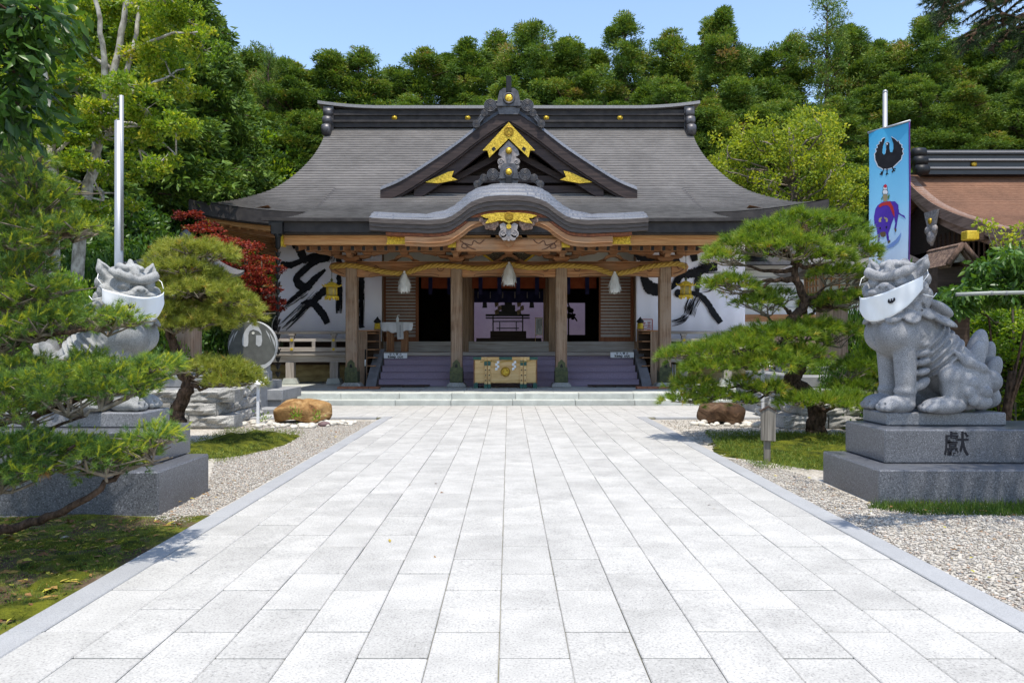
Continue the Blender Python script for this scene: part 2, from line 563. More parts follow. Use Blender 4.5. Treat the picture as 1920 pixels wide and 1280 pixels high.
def scatter_poly(poly, n):
    """Random points inside a polygon of (x,y)."""
    P = np.array(poly); lo, hi = P.min(0), P.max(0); out = []
    while sum(len(o) for o in out) < n:
        q = rng.uniform(lo, hi, (n, 2)); ins = np.zeros(n, bool)
        j = len(P) - 1
        for i in range(len(P)):
            c = ((P[i, 1] > q[:, 1]) != (P[j, 1] > q[:, 1])) & (q[:, 0] < (P[j, 0] - P[i, 0]) * (q[:, 1] - P[i, 1]) / (P[j, 1] - P[i, 1] + 1e-12) + P[i, 0])
            ins ^= c; j = i
        out.append(q[ins])
    return np.concatenate(out)[:n]


def stones_mesh(name, pts, z, s_lo, s_hi, mat, flat=.55):
    """Thousands of small irregular stones as one mesh."""
    n = len(pts)
    ang = np.arange(6) / 6 * 2 * pi
    base = np.concatenate([np.stack([np.cos(ang), np.sin(ang), np.zeros(6)], 1), [[0, 0, 1], [0, 0, -1]]])
    V = np.repeat(base[None], n, 0) * rng.uniform(.7, 1.25, (n, 8, 1))
    V[:, :6, 2] += rng.uniform(-.3, .3, (n, 6))
    s = (s_lo * (s_hi / s_lo) ** rng.random(n))[:, None]
    V[:, :, 0] *= s * rng.uniform(.8, 1.4, (n, 1)); V[:, :, 1] *= s * rng.uniform(.7, 1.1, (n, 1)); V[:, :, 2] *= s * flat
    a = rng.uniform(0, 2 * pi, n); ca, sa = np.cos(a)[:, None], np.sin(a)[:, None]
    X = V[:, :, 0] * ca - V[:, :, 1] * sa; Y = V[:, :, 0] * sa + V[:, :, 1] * ca
    tilt = rng.normal(0, .25, (n, 2))
    Z = V[:, :, 2] + X * tilt[:, :1] + Y * tilt[:, 1:]
    V = np.stack([X + pts[:, :1], Y + pts[:, 1:2], Z + z], 2).reshape(-1, 3)
    k = np.arange(6)
    f = np.concatenate([np.stack([k, (k + 1) % 6, np.full(6, 6)], 1), np.stack([(k + 1) % 6, k, np.full(6, 7)], 1)])
    F = (f[None] + (np.arange(n) * 8)[:, None, None]).reshape(-1, 3)
    tone = np.repeat(rng.random(n), 12)
    return np_mesh(name, V, F, mat, tone)


def tone_mat(name, stops, rough=.9, spec=.2, fine=60):
    m, nt, b = new_mat(name, rough, spec)
    a = N(nt, 'ShaderNodeAttribute'); a.attribute_name = 'tone'
    col = ramp(nt, a.outputs['Fac'], stops)
    col = mixc(nt, .5, col, ramp(nt, noise(nt, coords(nt), fine, 3), [(.3, g3(.6)), (.7, g3(1.1))]), 'MULTIPLY')
    nt.links.new(col, b.inputs['Base Color'])
    return m


M['gravel'] = tone_mat('gravel_stones', [(0, (.22, .18, .15)), (.2, (.36, .32, .27)), (.5, (.47, .435, .375)), (.8, (.32, .30, .28)), (.93, (.58, .55, .49)), (1, (.38, .23, .14))])
gr_r = scatter_poly([(2.62, 2.6), (7, 2.6), (7.5, 6.5), (3.1, 6.55), (3.1, 8.2), (2.62, 9.4)], 40000)
gr_l = scatter_poly([(-2.42, 5.6), (-2.42, 13.9), (-5.2, 13.9), (-4.6, 12.5), (-2.82, 7.2), (-2.8, 6.1)], 30000)
gr_f = scatter_poly([(2.7, 9.5), (2.7, 14.1), (5.5, 14.1), (5, 10)], 5000)
g_o = link_mesh('gravel', stones_mesh('gravel', np.concatenate([gr_r, gr_l, gr_f]), -.032, .006, .0155, M['gravel']))
label(g_o, kind='stuff')


def mound(name, poly_c, rx, ry, h, mat, n=46, z0=-.04, wob=.25, seed=0):
    """Low irregular mound with a ragged outline."""
    r_ = np.random.default_rng(seed); ph = r_.uniform(0, 6.28, 8); rows = []
    for i in range(n // 2 + 1):
        t = i / (n // 2); row = []
        for k in range(n + 1):
            a = 2 * pi * k / n
            w = 1 + wob * (.5 * sin(2 * a + ph[0]) + .35 * sin(3 * a + ph[1]) + .25 * sin(5 * a + ph[2]) + .15 * sin(9 * a + ph[3]))
            x = poly_c[0] + rx * w * t * cos(a); y = poly_c[1] + ry * w * t * sin(a)
            zz = h * (1 - t ** 2.5) * (1 + .5 * sin(7 * x + ph[4]) * sin(6 * y + ph[5])) + .012 * sin(23 * x) * sin(19 * y)
            row.append((x, y, z0 + max(zz, 0 if t < 1 else -.02)))
        rows.append(row)
    return label(MB().grid(rows).build(name, mat), kind='stuff')


def blades(name, pts, z, h_lo, h_hi, w, mat, lean=.5, tone_mu=.5, per=1, tsd=.22):
    n = len(pts)
    d = rng.normal(0, lean, (n, 3)); d[:, 2] = 1; d /= np.linalg.norm(d, axis=1, keepdims=True)
    L = rng.uniform(h_lo, h_hi, n)[:, None]
    a = rng.uniform(0, 2 * pi, n); s = np.stack([np.cos(a), np.sin(a), 0 * a], 1) * w
    B = np.concatenate([pts, np.broadcast_to(np.asarray(z).reshape(-1, 1), (n, 1))], 1)
    V = np.stack([B - s, B + s, B + d * L], 1).reshape(-1, 3)
    F = np.arange(3 * n).reshape(-1, 3)
    return label(link_mesh(name, np_mesh(name, V, F, mat, np.clip(rng.normal(tone_mu, tsd, n), 0, 1))), kind='stuff')


mound('moss', (-3.72, 10.5), .62, 1.75, .10, M['moss'], seed=3)
mound('moss', (3.9, 10.1), 1.35, 1.75, .07, M['moss'], seed=5)
soil_l = MB()
soil_l.grid([[(x, y, -.024 + .012 * sin(5 * x + 2 * y) * sin(4.3 * y)) for x in np.linspace(-6.5, -2.345, 26)] for y in np.linspace(2.2, 6.16, 26)])
label(soil_l.build('mossy_soil', M['moss_soil']), kind='structure')
for k, (mx, my, a, b_) in enumerate([(-3.15, 5.25, .42, .2), (-2.8, 4.8, .26, .22), (-3.5, 4.4, .34, .2), (-2.6, 5.4, .16, .24), (-4.3, 5.1, .4, .3), (-2.62, 3.9, .2, .28), (-2.6, 4.5, .12, .25)]):
    mound('moss', (mx, my), a, b_, .018, M['moss'], n=40, z0=-.026, wob=.6, seed=20 + k)
pl_ = scatter_poly([(-4.3, 9.0), (-3.25, 8.9), (-3.1, 11.8), (-4.4, 12.2)], 9000)
pr_ = scatter_poly([(2.7, 9.9), (2.72, 8.4), (4.6, 8.0), (5.3, 9), (5.2, 11.7), (3.0, 11.9)], 26000)
blades('moss_sprigs', pl_, rng.uniform(-.03, .05, len(pl_)), .015, .04, .004, M['grass_blade'], .7, .75)
blades('grass', pr_, rng.uniform(-.02, .03, len(pr_)), .02, .055, .004, M['grass_blade'], .7, .62)
ps = scatter_poly([(3.0, 6.45), (3.3, 6.2), (4.2, 6.15), (5.4, 6.0), (5.4, 6.56), (3.1, 6.56)], 7000)
blades('grass', ps, -.03, .03, .10, .0035, M['grass_blade'], .5, .35)
p4 = scatter_poly([(3.05, 4.5), (3.35, 4.0), (4.2, 4.3), (3.8, 5.0)], 900)
blades('grass', p4, -.03, .02, .07, .003, M['grass_blade'], .8, .45)
p5 = scatter_poly([(-2.40, 3.2), (-2.40, 5.9), (-2.75, 5.8), (-3.0, 4.4), (-3.4, 3.2)], 1500)
blades('grass', p5, -.03, .015, .06, .0028, M['grass_blade'], .8, .5)
p6 = scatter_poly([(-2.40, 4.2), (-2.4, 6.1), (-4.6, 6.1), (-5, 3.4), (-3.2, 3.2)], 24000)
blades('moss_sprigs', p6, rng.uniform(-.03, .0, len(p6)), .006, .018, .0028, M['grass_blade'], .7, .55)
lawn = MB().grid([[(x, y, -.02 + .03 * sin(x) * sin(y * 1.3)) for x in np.linspace(5.4, 14, 14)] for y in np.linspace(9.2, 15, 12)])
label(lawn.build('lawn', M['moss']), kind='structure')

# ---- fallen leaves on soil and paving
M['dead_leaf'] = tone_mat('dead_leaves', [(0, (.13, .055, .025)), (.45, (.24, .13, .05)), (.8, (.33, .22, .05)), (1, (.42, .40, .05))], .7, .2)


def flat_leaves(name, pts, z, lo, hi, mat):
    n = len(pts); a = rng.uniform(0, 2 * pi, n); L = rng.uniform(lo, hi, n)[:, None]
    d = np.stack([np.cos(a), np.sin(a), rng.normal(0, .15, n)], 1); s = np.stack([-np.sin(a), np.cos(a), rng.normal(0, .25, n)], 1)
    B = np.concatenate([pts, np.full((n, 1), z)], 1)
    up = np.array([0, 0, 1.0]) * rng.uniform(.05, .3, (n, 1)) * L
    V = np.stack([B - d * L, B - s * L * .42 + up, B + d * L + up * .4, B + s * L * .42 + up], 1).reshape(-1, 3)
    o = np.arange(n)[:, None] * 4
    F = np.concatenate([o + [[0, 1, 2]], o + [[0, 2, 3]]])
    t = rng.random(n)
    return label(link_mesh(name, np_mesh(name, V, F, mat, np.concatenate([t, t]))), kind='stuff')


flat_leaves('fallen_leaves', scatter_poly([(-2.42, 3.0), (-2.42, 6), (-5, 6), (-5, 3)], 1300), -.014, .014, .042, M['dead_leaf'])
flat_leaves('fallen_leaves', np.concatenate([scatter_poly([(-2.5, 6), (-2.5, 12), (-2.8, 12), (-2.8, 6)], 60), scatter_poly([(2.65, 4), (2.65, 10), (3.1, 8), (4.6, 6.2), (4.6, 4)], 130),
             scatter_poly([(-2, 5), (-2, 8), (2, 8), (2, 4)], 7)]), .004, .012, .03, M['dead_leaf'])
# ================================================================== SHRINE HALL
def shingle_mat(name, c1, c2, c3, along='x', fine=1.0, rough=.62):
    m, nt, b = new_mat(name, rough, .35)
    v = coords(nt, (2.2, 26, 26) if along == 'x' else (26, 2.2, 26)); v2 = coords(nt)
    n1 = noise(nt, v, 1.6 * fine, 6, .65)
    col = ramp(nt, n1, [(.28, c1), (.5, c2), (.74, c3)])
    col = mixc(nt, 1.0, col, ramp(nt, noise(nt, v2, .9, 6, .6), [(.3, g3(.72)), (.65, g3(1.06))]), 'MULTIPLY')
    nt.links.new(col, b.inputs['Base Color'])
    bump(nt, b, n1, .35, .006)
    return m


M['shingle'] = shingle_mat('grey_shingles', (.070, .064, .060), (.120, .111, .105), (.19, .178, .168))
M['shingle_sunlit'] = shingle_mat('pale_sunlit_shingles', (.055, .058, .066), (.115, .12, .135), (.185, .192, .21), 'y', 1.0, .45)  # bluish copy of the roof shingles, sunlight put into its colour
M['bark_roof'] = shingle_mat('cypress_bark_thatch', (.075, .034, .018), (.16, .078, .045), (.28, .16, .10), 'x', 2.0, .95)

M['old_gold'] = simple('old_gold_relief', (.42, .25, .02), (.25, .14, .01), 20, .4, .4, .5, .1)
hall = thing('shrine_hall', 'large wooden shrine hall with grey curved roof and arched porch facing the path', 'shrine hall', (0, 19.9, .25))

# ---- main roof ---------------------------------------------------
PY = [20.6, 21.3, 22.0, 23.1, 24.5, 25.4, 26.5]
PZ = [4.84, 5.06, 5.39, 6.04, 7.18, 7.93, 8.86]
WX = [8.52, 8.10, 7.70, 6.93, 6.30, 6.17, 6.22]


def interp_s(x, X, Y):
    """Smooth (monotone-ish cubic) interpolation."""
    X = np.array(X, float); Y = np.array(Y, float); d = np.gradient(Y, X)
    i = min(max(int(np.searchsorted(X, x)) - 1, 0), len(X) - 2)
    h = X[i + 1] - X[i]; t = (x - X[i]) / h
    return float((2 * t ** 3 - 3 * t ** 2 + 1) * Y[i] + (t ** 3 - 2 * t ** 2 + t) * h * d[i] + (-2 * t ** 3 + 3 * t ** 2) * Y[i + 1] + (t ** 3 - t ** 2) * h * d[i + 1])


def roof_z(x, y):
    z = interp_s(y, PY, PZ)
    f = max(0.0, 1 - (y - 20.6) / 2.4)
    return z + .36 * max(0, (abs(x) - 5.2) / 3.3) ** 1.9 * f ** 1.2


RIDGE_Y = 26.5
ncourse = 46
ys = [20.6 + (RIDGE_Y - 20.6) * (k / ncourse) for k in range(ncourse + 1)]
us = np.linspace(-1, 1, 61)
front = MB(); back = MB()
LIP = .034


def course_rows(y0, y1):
    w0, w1 = interp_s(y0, PY, WX), interp_s(y1, PY, WX)
    a = [(u * w0, y0, roof_z(u * w0, y0) + LIP) for u in us]
    b = [(u * w1, y1 + .0, roof_z(u * w1, y1) + .002) for u in us]
    return a, b


rows = []
for k in range(ncourse):
    a, b = course_rows(ys[k], ys[k + 1])
    if rows: rows.append(a)
    else: rows.append(a)
    rows.append(b)
front.grid(rows, smooth=False)
back.grid([[(-x, 2 * RIDGE_Y - y, z) for x, y, z in r] for r in rows], smooth=False)
main_roof = front.build('roof_slope', M['shingle'], hall)
back.build('roof_slope', M['shingle'], hall)
for s in (-1, 1):
    R = []; sides = MB()
    for k in range(ncourse):
        for (yy, dz) in ((ys[k], LIP), (ys[k + 1], .002)):
            if yy > 23.15: continue
            w = interp_s(yy, PY, WX)
            row = []
            for t in np.linspace(0, 1, 25):
                y = yy + t * 2 * (RIDGE_Y - yy)
                e = abs(2 * t - 1)
                zc = interp_s(yy, PY, PZ); zt = roof_z(w, yy)
                row.append((s * w, y, zc + (zt - zc) * e ** 3 + dz))
            R.append(row)
    if s > 0: R = [r[::-1] for r in R]
    sides.grid(R, smooth=False)
    sides.build('roof_slope', M['shingle'], hall)
# gable walls left and right, above the side slopes
for s in (-1, 1):
    pts = [(y, interp_s(y, PY, PZ) - .12) for y in np.linspace(22.9, RIDGE_Y, 14)]
    poly = pts + [(2 * RIDGE_Y - y, z) for y, z in pts[::-1][1:]]
    MB().prism(poly, s * 5.85, s * 5.95, 'x').build('gable_wall', M['wood_gable'], hall)
# eave thickness: black layered edge and the fascia under it
xs = np.linspace(-8.52, 8.52, 81)
ecurve = [(x, roof_z(x, 20.6)) for x in xs]
th = [-.30 - .03 * abs(x) / 8.5 for x in xs]
eb = MB(); ribbon(eb, ecurve, .012, th, 20.58, 20.95)
ribbon(eb, [(x, z) for x, z in ecurve], [t + .004 for t in th], [t - .03 for t in th], 20.62, 20.9)
for s in (-1, 1):
    n = 30
    ring = []
    for t in np.linspace(0, 1, n):
        y = 20.6 + t * 11.8; e = abs(2 * t - 1); zc = PZ[0]; zt = roof_z(8.52, 20.6); z = zc + (zt - zc) * e ** 3
        ring.append((y, z))
    vs = []; fs = []
    for y, z in ring: vs += [(s * 8.53, y, z + .01), (s * 8.53, y, z - .32), (s * 8.2, y, z - .32), (s * 8.2, y, z + .0)]
    for i in range(n - 1):
        for k in range(4): fs.append((i * 4 + k, i * 4 + (k + 1) % 4, i * 4 + 4 + (k + 1) % 4, i * 4 + 4 + k))
    eb.add(vs, fs)
eb.build('eave_edge', M['roof_black'], hall)
ef = MB(); inner = [(x * .972, z) for x, z in ecurve]
ribbon(ef, inner, [t - .02 for t in th], [t - .17 for t in th], 20.85, 21.0)
ef.build('eave_fascia', M['wood_orange'], hall)
ef2 = MB(); ribbon(ef2, [(x * .95, z) for x, z in ecurve], [t - .2 for t in th], [t - .30 for t in th], 21.3, 21.42)
ef2.build('eave_batten', M['wood_red'], hall)
# soffit board
so = MB()
so.grid([[(x, y, roof_z(x, 20.6) - .36 + (y - 20.9) * .20) for x in np.linspace(-8.25, 8.25, 41)] for y in (20.9, 22, 23.4)])
for s in (-1, 1):
    so.grid([[(s * x, y, 4.84 + .33 * (abs(2 * (y - 20.6) / 11.8 - 1)) ** 3 - .36 + (8.25 - x) * .2) for y in np.linspace(20.9, 32.1, 20)] for x in (8.25, 7.4, 6.5)])
so.build('soffit', M['wood_red'], hall)
raf = MB().box(-.035, .035, 0, 2.3, -.05, .05).mesh('rafter', M['wood_orange'])
for x in np.arange(-8.0, -5.1, .23):
    for sx in (x, -x):
        z = roof_z(sx, 20.6) - .46
        o = link_mesh('rafter', raf, hall); o.location = Vector((sx, 20.98, z)) - origin_of(hall); o.rotation_euler = (math.atan(.19), 0, 0)
rafs = MB().box(0, 1.9, -.04, .04, -.05, .05).mesh('rafter', M['wood_orange'])
for y in np.arange(21.9, 28.5, .26):
    e = abs(2 * (y - 20.6) / 11.8 - 1); z = 4.84 + .33 * e ** 3 - .44
    o = link_mesh('rafter', rafs, hall); o.location = Vector((-8.2, y, z)) - origin_of(hall); o.rotation_euler = (0, -math.atan(.22), 0)
# gold tip plates at the roof corners
for s in (-1, 1):
    MB().box(s * 8.12 - .05, s * 8.12 + .05, 20.83, 21.0, 4.52, 4.72).build('corner_cap', M['gold_flat'], hall)

# ridge: black box courses, pale capping that sweeps up at both ends, barrel end tiles
rd = MB()
for (z0, z1, d) in ((8.70, 8.86, .34), (8.86, 8.93, .40), (8.93, 9.10, .30), (9.10, 9.16, .36), (9.16, 9.30, .30)):
    rd.box(-6.05, 6.05, RIDGE_Y - d, RIDGE_Y + d, z0, z1)
ridge = rd.build('ridge', M['roof_black'], hall)
cv = [(x, 9.31 + .16 * max(0, (abs(x) - 4.2) / 2.2) ** 2) for x in np.linspace(-6.45, 6.45, 41)]
rc = MB(); ribbon(rc, cv, .10, .0, RIDGE_Y - .42, RIDGE_Y + .42); rc.build('ridge_cap', M['ridge_cap'], ridge)
rl = MB().box(-6.06, 6.06, RIDGE_Y - .36, RIDGE_Y + .36, 8.87, 8.925).box(-6.06, 6.06, RIDGE_Y - .335, RIDGE_Y + .335, 9.105, 9.14)
rl.build('ridge_moulding', M['ridge_cap'], ridge)
for s in (-1, 1):
    b = MB()
    for k, (z, w) in enumerate(((9.16, .19), (8.86, .19), (8.53, .22))):
        prof = [(.01, -.02)] + [(w * (.80 + .2 * sin(pi * t)), .46 * t - .02) for t in np.linspace(0, 1, 7)] + [(.01, .46)]
        q = MB().lathe(prof, 18)
        R = Matrix.Translation((s * 6.18, RIDGE_Y - .40 - .10 * k, z)) @ Matrix.Rotation(radians(90), 4, 'X')
        # barrels lie across the ridge end
        b.add([Vector((s * 6.03 + s * (v[2]) * .62 - s * .06, RIDGE_Y - .36 - .12 * k + v[1], z + v[0])) for v in q.v], q.f, True)
    b.box(s * 6.1 - .17, s * 6.1 + .17, RIDGE_Y - .36, RIDGE_Y + .36, 8.45, 9.40)
    b.build('ridge_end_tile', M['oni'], ridge)
for x in (-3.87, -1.39, 1.27, 3.76):
    q = MB().lathe([(.09, 0), (.10, .02), (.085, .045), (.045, .05), (.04, .07), (.005, .075)], 14)
    o = MB().add([(v[0] + x, RIDGE_Y - .30 - v[2], v[1] + 9.02) for v in q.v], q.f, True).build('ridge_medallion', M['gold'], ridge)

# ---- porch roof (runs on from the main slope, lower and further forward) --------
KY = [17.2, 18.3, 19.7, 21.2, 22.9]
KZ = [4.085, 4.30, 4.66, 5.18, 5.985]
kr = []
nk = 31
kys = np.linspace(17.2, 22.9, nk + 1)
kx = lambda y: 5.28 - .16 * (y - 17.2) / 5.7
uu = np.linspace(-1, 1, 41)
def kz(x, y): return interp_s(y, KY, KZ) + .05 * max(0, abs(x) / 5.25 - .7) ** 2 * 4 * max(0, 1 - (y - 17.2) / 3)
for k in range(nk):
    for yy, dz in ((kys[k], LIP), (kys[k + 1], .002)):
        kr.append([(u * kx(yy), yy, kz(u * kx(yy), yy) + dz + .015) for u in uu])
MB().grid(kr, smooth=False).build('porch_roof', M['shingle'], hall)
for s in (-1, 1):          # verges
    kv = MB(); vs = []; fs = []
    for y in np.linspace(17.2, 22.7, 20):
        x = s * kx(y); z = kz(x, y)
        vs += [(x + s * .02, y, z + .028), (x + s * .02, y, z - .30), (x - s * .06, y, z - .30), (x - s * .06, y, z + .028)]
    for i in range(19):
        for k in range(4): fs.append((i * 4 + k, i * 4 + (k + 1) % 4, i * 4 + 4 + (k + 1) % 4, i * 4 + 4 + k))
    kv.add(vs, fs); kv.build('porch_verge', M['roof_black'], hall)
ke = MB()
kcurve = [(x, kz(x, 17.2)) for x in np.linspace(-5.28, 5.28, 41)]
ribbon(ke, kcurve, .03, -.25, 17.17, 17.6)
ribbon(ke, kcurve, -.254, -.285, 17.22, 17.6)
ke.build('eave_edge', M['roof_black'], hall)
kg = MB(); ribbon(kg, [(x * 1.035, z) for x, z in kcurve], .055, -.02, 17.08, 17.165); kg.build('gutter', M['roof_black'], hall)
MB().box(-5.08, 5.08, 17.45, 17.60, 3.60, 3.80).build('eave_fascia', M['wood_orange'], hall, bevel=.01)
MB().box(-5.06, 5.06, 17.40, 17.455, 3.745, 3.80).build('fascia_moulding', M['wood_orange'], hall)
for s in (-1, 1):
    MB().box(s * 5.12 - .045, s * 5.12 + .045, 17.38, 17.62, 3.56, 3.83).build('fascia_end_cap', M['gold_flat'], hall)
sf = MB(); sf.grid([[(x, y, kz(x, 17.2) - .29 + (y - 17.5) * .19) for x in (-5.05, 5.05)] for y in (17.5, 23.2)]); sf.build('soffit', M['wood_red'], hall)
rk = MB().box(-.042, .042, 0, 5.4, -.055, .055).mesh('rafter', M['wood_red'])
rtip = MB().box(-.036, .036, -.012, .0, -.048, .048).mesh('rafter_tip', M['black'])
for x in np.arange(-4.86, 4.9, .255):
    o = link_mesh('rafter', rk, hall); o.location = Vector((x, 17.75, 3.55)) - origin_of(hall); o.rotation_euler = (math.atan(.19), 0, 0)
    link_mesh('rafter_tip', rtip, o)

# ---- arched front of the porch roof (undulating gable) -----------
half = [(0, 4.605), (.28, 4.60), (.55, 4.56), (.83, 4.455), (1.09, 4.262), (1.35, 4.115), (1.72, 4.068), (2.07, 4.075), (2.55, 4.085), (3.07, 4.115)]
hc = catmull(half, 6)
arch = [(-x, z) for x, z in hc[::-1][:-1]] + hc
ax = np.array([p[0] for p in arch]); az = np.array([p[1] for p in arch])
def arch_z(x): return float(np.interp(x, ax, az))
F0 = 17.0
def lift(y):
    t = min(max((y - F0) / .95, 0), 1)
    return .43 * (1 - (1 - t) ** 2)
ar = MB(); AR = []
dome = lambda x: max(0, 1 - abs(x) / 1.9)
for y in np.linspace(F0, F0 + 4.2, 90):
    AR.append([(x, y, arch_z(x) + lift(y) * (.62 + .38 * min(1, dome(x) * 2)) + max(0, y - 18.7) * (.02 + .22 * min(1, max(0, (abs(x) - 1.0) / 1.2)))) for x in np.linspace(-3.07, 3.07, 171)])
# courses follow the level lines of the surface
def saw(x, y, z):
    q = z * 9.0
    return .026 * (1 - (q - math.floor(q)))
AR = [[(x, y, z + saw(x, y, z)) for x, y, z in r] for r in AR]
ar.grid(AR, smooth=False)
arch_o = ar.build('arched_roof', M['shingle_sunlit'], hall)
ab = MB()
thick = [-.30 + .05 * min(1, abs(x) / 3) for x in ax]
for k in range(3):
    ribbon(ab, arch, [t * k / 3 + .014 - .004 * k for t in thick], [t * (k + 1) / 3 for t in thick], F0 - .012 + .028 * k, F0 + 1.2)
ab.build('arch_edge', simple('arch_shingle_edge', (.115, .098, .09), (.06, .05, .047), 4, .7, .2, 0, .3, 60, .004, stretch=(1, 1, 12)), hall)
arr = MB(); ribbon(arr, arch[4:-4], [t - .006 for t in thick[4:-4]], [t - .07 for t in thick[4:-4]], F0 + .09, F0 + .6)
arr.build('arch_batten', simple('red_brown_batten', (.26, .085, .035), (.12, .04, .02), 14), hall)
hb = MB()
cut = [i for i, x in enumerate(ax) if abs(x) < 2.35]
bargec = [arch[i] for i in cut]
bt = [thick[i] - .08 for i in cut]
ribbon(hb, bargec, bt, [t - .13 for t in bt], F0 + .10, F0 + .24)
ribbon(hb, bargec, [t - .132 for t in bt], [t - .20 for t in bt], F0 + .16, F0 + .26)
hb.build('arched_bargeboard', M['wood_red'], hall)
# inner dark boarding of the arch with its beam, struts and carved pendant
tym = [(x, z + t - .2) for (x, z), t in zip([arch[i] for i in cut], [thick[i] for i in cut]) if abs(x) < 1.4]
MB().prism([(-1.38, 3.6)] + [(x, max(z, 3.62)) for x, z in tym] + [(1.38, 3.6)], F0 + .62, F0 + .7).build('arch_boarding', simple('dark_red_boarding', (.17, .065, .04), (.09, .035, .022), 7, stretch=(.4, 1, 8)), hall)
MB().box(-1.18, 1.18, F0 + .28, F0 + .5, 3.44, 3.71, ch=.03).build('rainbow_beam', M['wood_red'], hall)
for s in (-1, 1):
    MB().prism([(s * .30, 3.72), (s * .42, 3.72), (s * .36, 4.10), (s * .26, 4.10)], F0 + .4, F0 + .55).build('strut', M['wood_red'], hall)
MB().prism([(-.13, 3.60), (0, 3.5), (.13, 3.60), (.10, 3.80), (-.10, 3.80)], F0 + .2, F0 + .32).build('strut', M['wood_red'], hall)


def scroll(cx, cz, r, y0, y1, turns=1.35, w=.22, flip=1, ph=0.0, m=None):
    """A carved spiral ridge standing on a face (runs from the rim inwards)."""
    m = m or MB(); pts = []; rad = []
    n = 26
    for i in range(n):
        t = i / (n - 1); a = ph + flip * t * turns * 2 * pi
        rr = r * (1 - .82 * t)
        pts.append((cx + rr * cos(a), (y0 + y1) / 2, cz + rr * sin(a))); rad.append(r * w * (1 - .55 * t))
    m.tube(pts, rad, 6)
    return m


def cloud_lobe(m, cx, cz, r, y0, y1, n=14):
    m.prism([(cx + r * cos(2 * pi * k / n), cz + r * sin(2 * pi * k / n)) for k in range(n)], y0, y1)


def carve_lines(name, mat, parent, strokes, y, r=.012):
    m = MB()
    for st in strokes: m.tube([(x, y, z) for x, z in catmull(st, 5)], r, 5)
    return m.build(name, mat, parent)


# carving grooves on the arch beam
M['carve_line'] = simple('carved_groove', (.12, .055, .03), (.08, .035, .02), 10)
for s in (-1, 1):
    carve_lines('carved_scroll', M['carve_line'], hall, [[(s * (.55 + .0), 3.68), (s * .66, 3.60), (s * .78, 3.66), (s * .84, 3.56), (s * 1.0, 3.60), (s * 1.05, 3.52), (s * .95, 3.49), (s * .93, 3.55)], [(s * .74, 3.46), (s * .86, 3.50), (s * 1.08, 3.66)]], F0 + .277, .011)
# pendant: centre drop, cloud wings, gold plate over it
gp = MB()
gp.prism([(-.20, 3.98), (-.17, 3.80), (-.09, 3.67), (0, 3.62), (.09, 3.67), (.17, 3.80), (.20, 3.98), (.12, 4.02), (.0, 3.94), (-.12, 4.02)], F0 + .0, F0 + .09)
for s in (-1, 1):
    for dx, dz, r in ((.13, 3.78, .09), (.09, 3.70, .07)): cloud_lobe(gp, s * dx, dz, r, F0 - .01, F0 + .07)
    scroll(s * .12, 3.79, .075, F0 - .02, F0, flip=-s, ph=pi / 2, m=gp)
gp.build('pendant', M['carved_grey'], hall)
for s in (-1, 1):
    gwg = MB()
    for dx, dz, r in ((.30, 4.0, .08), (.40, 3.96, .09), (.42, 4.05, .07), (.52, 4.03, .07), (.60, 4.08, .05), (.33, 3.92, .06), (.48, 3.93, .05)):
        cloud_lobe(gwg, s * dx, dz, r, F0 + .02 + .01 * (dx * 10 % 3), F0 + .10)
        scroll(s * dx, dz, r * .8, F0 + .005, F0 + .025, flip=s, ph=1.0, m=gwg)
    gwg.build('cloud_carving', M['carved'], hall)
gq = MB()
top = [(x, arch_z(x) - .30 - .07) for x in np.linspace(-.62, .62, 15)]
botp = [(.50, 4.115), (.43, 4.12), (.52, 4.0), (.36, 4.02), (.2, 4.065), (.08, 4.045), (0, 4.0), (-.08, 4.045), (-.2, 4.065), (-.36, 4.02), (-.52, 4.0), (-.43, 4.12), (-.50, 4.115)]
gq.prism([(x, z) for x, z in top] + botp, F0 - .03, F0 + .09)
gq.build('gilt_plate', M['gold'], hall)


def tomoe(m, cx, cz, R, y, dy=.02, n=3, ph=0.0):
    """Three comma shapes turning in a ring."""
    for k in range(n):
        a0 = ph + 2 * pi * k / n
        outer = [(R * .95 * cos(a0 + t), R * .95 * sin(a0 + t)) for t in np.linspace(.35, 1.95, 10)]
        hx, hz = .47 * R * cos(a0), .47 * R * sin(a0)
        head = [(hx + .36 * R * cos(a0 + t), hz + .36 * R * sin(a0 + t)) for t in np.linspace(3.9, 6.6, 9)]
        innr = [(R * (.62 + .28 * u) * cos(a0 + .55 + 1.35 * u), R * (.62 + .28 * u) * sin(a0 + .55 + 1.35 * u)) for u in np.linspace(.95, 0, 8)]
        poly = head + outer + innr
        m.prism([(cx + x, cz + z) for x, z in poly], y - dy, y)
    return m


def disc(m, cx, cz, R, y0, y1, n=24):
    m.prism([(cx + R * cos(2 * pi * k / n), cz + R * sin(2 * pi * k / n)) for k in range(n)], y0, y1)
    return m


def ring(m, cx, cz, R, r, y, n=28):
    pts = [(cx + R * cos(2 * pi * k / n), y, cz + R * sin(2 * pi * k / n)) for k in range(n + 1)]
    return m.tube(pts, r, 6, cap=False)


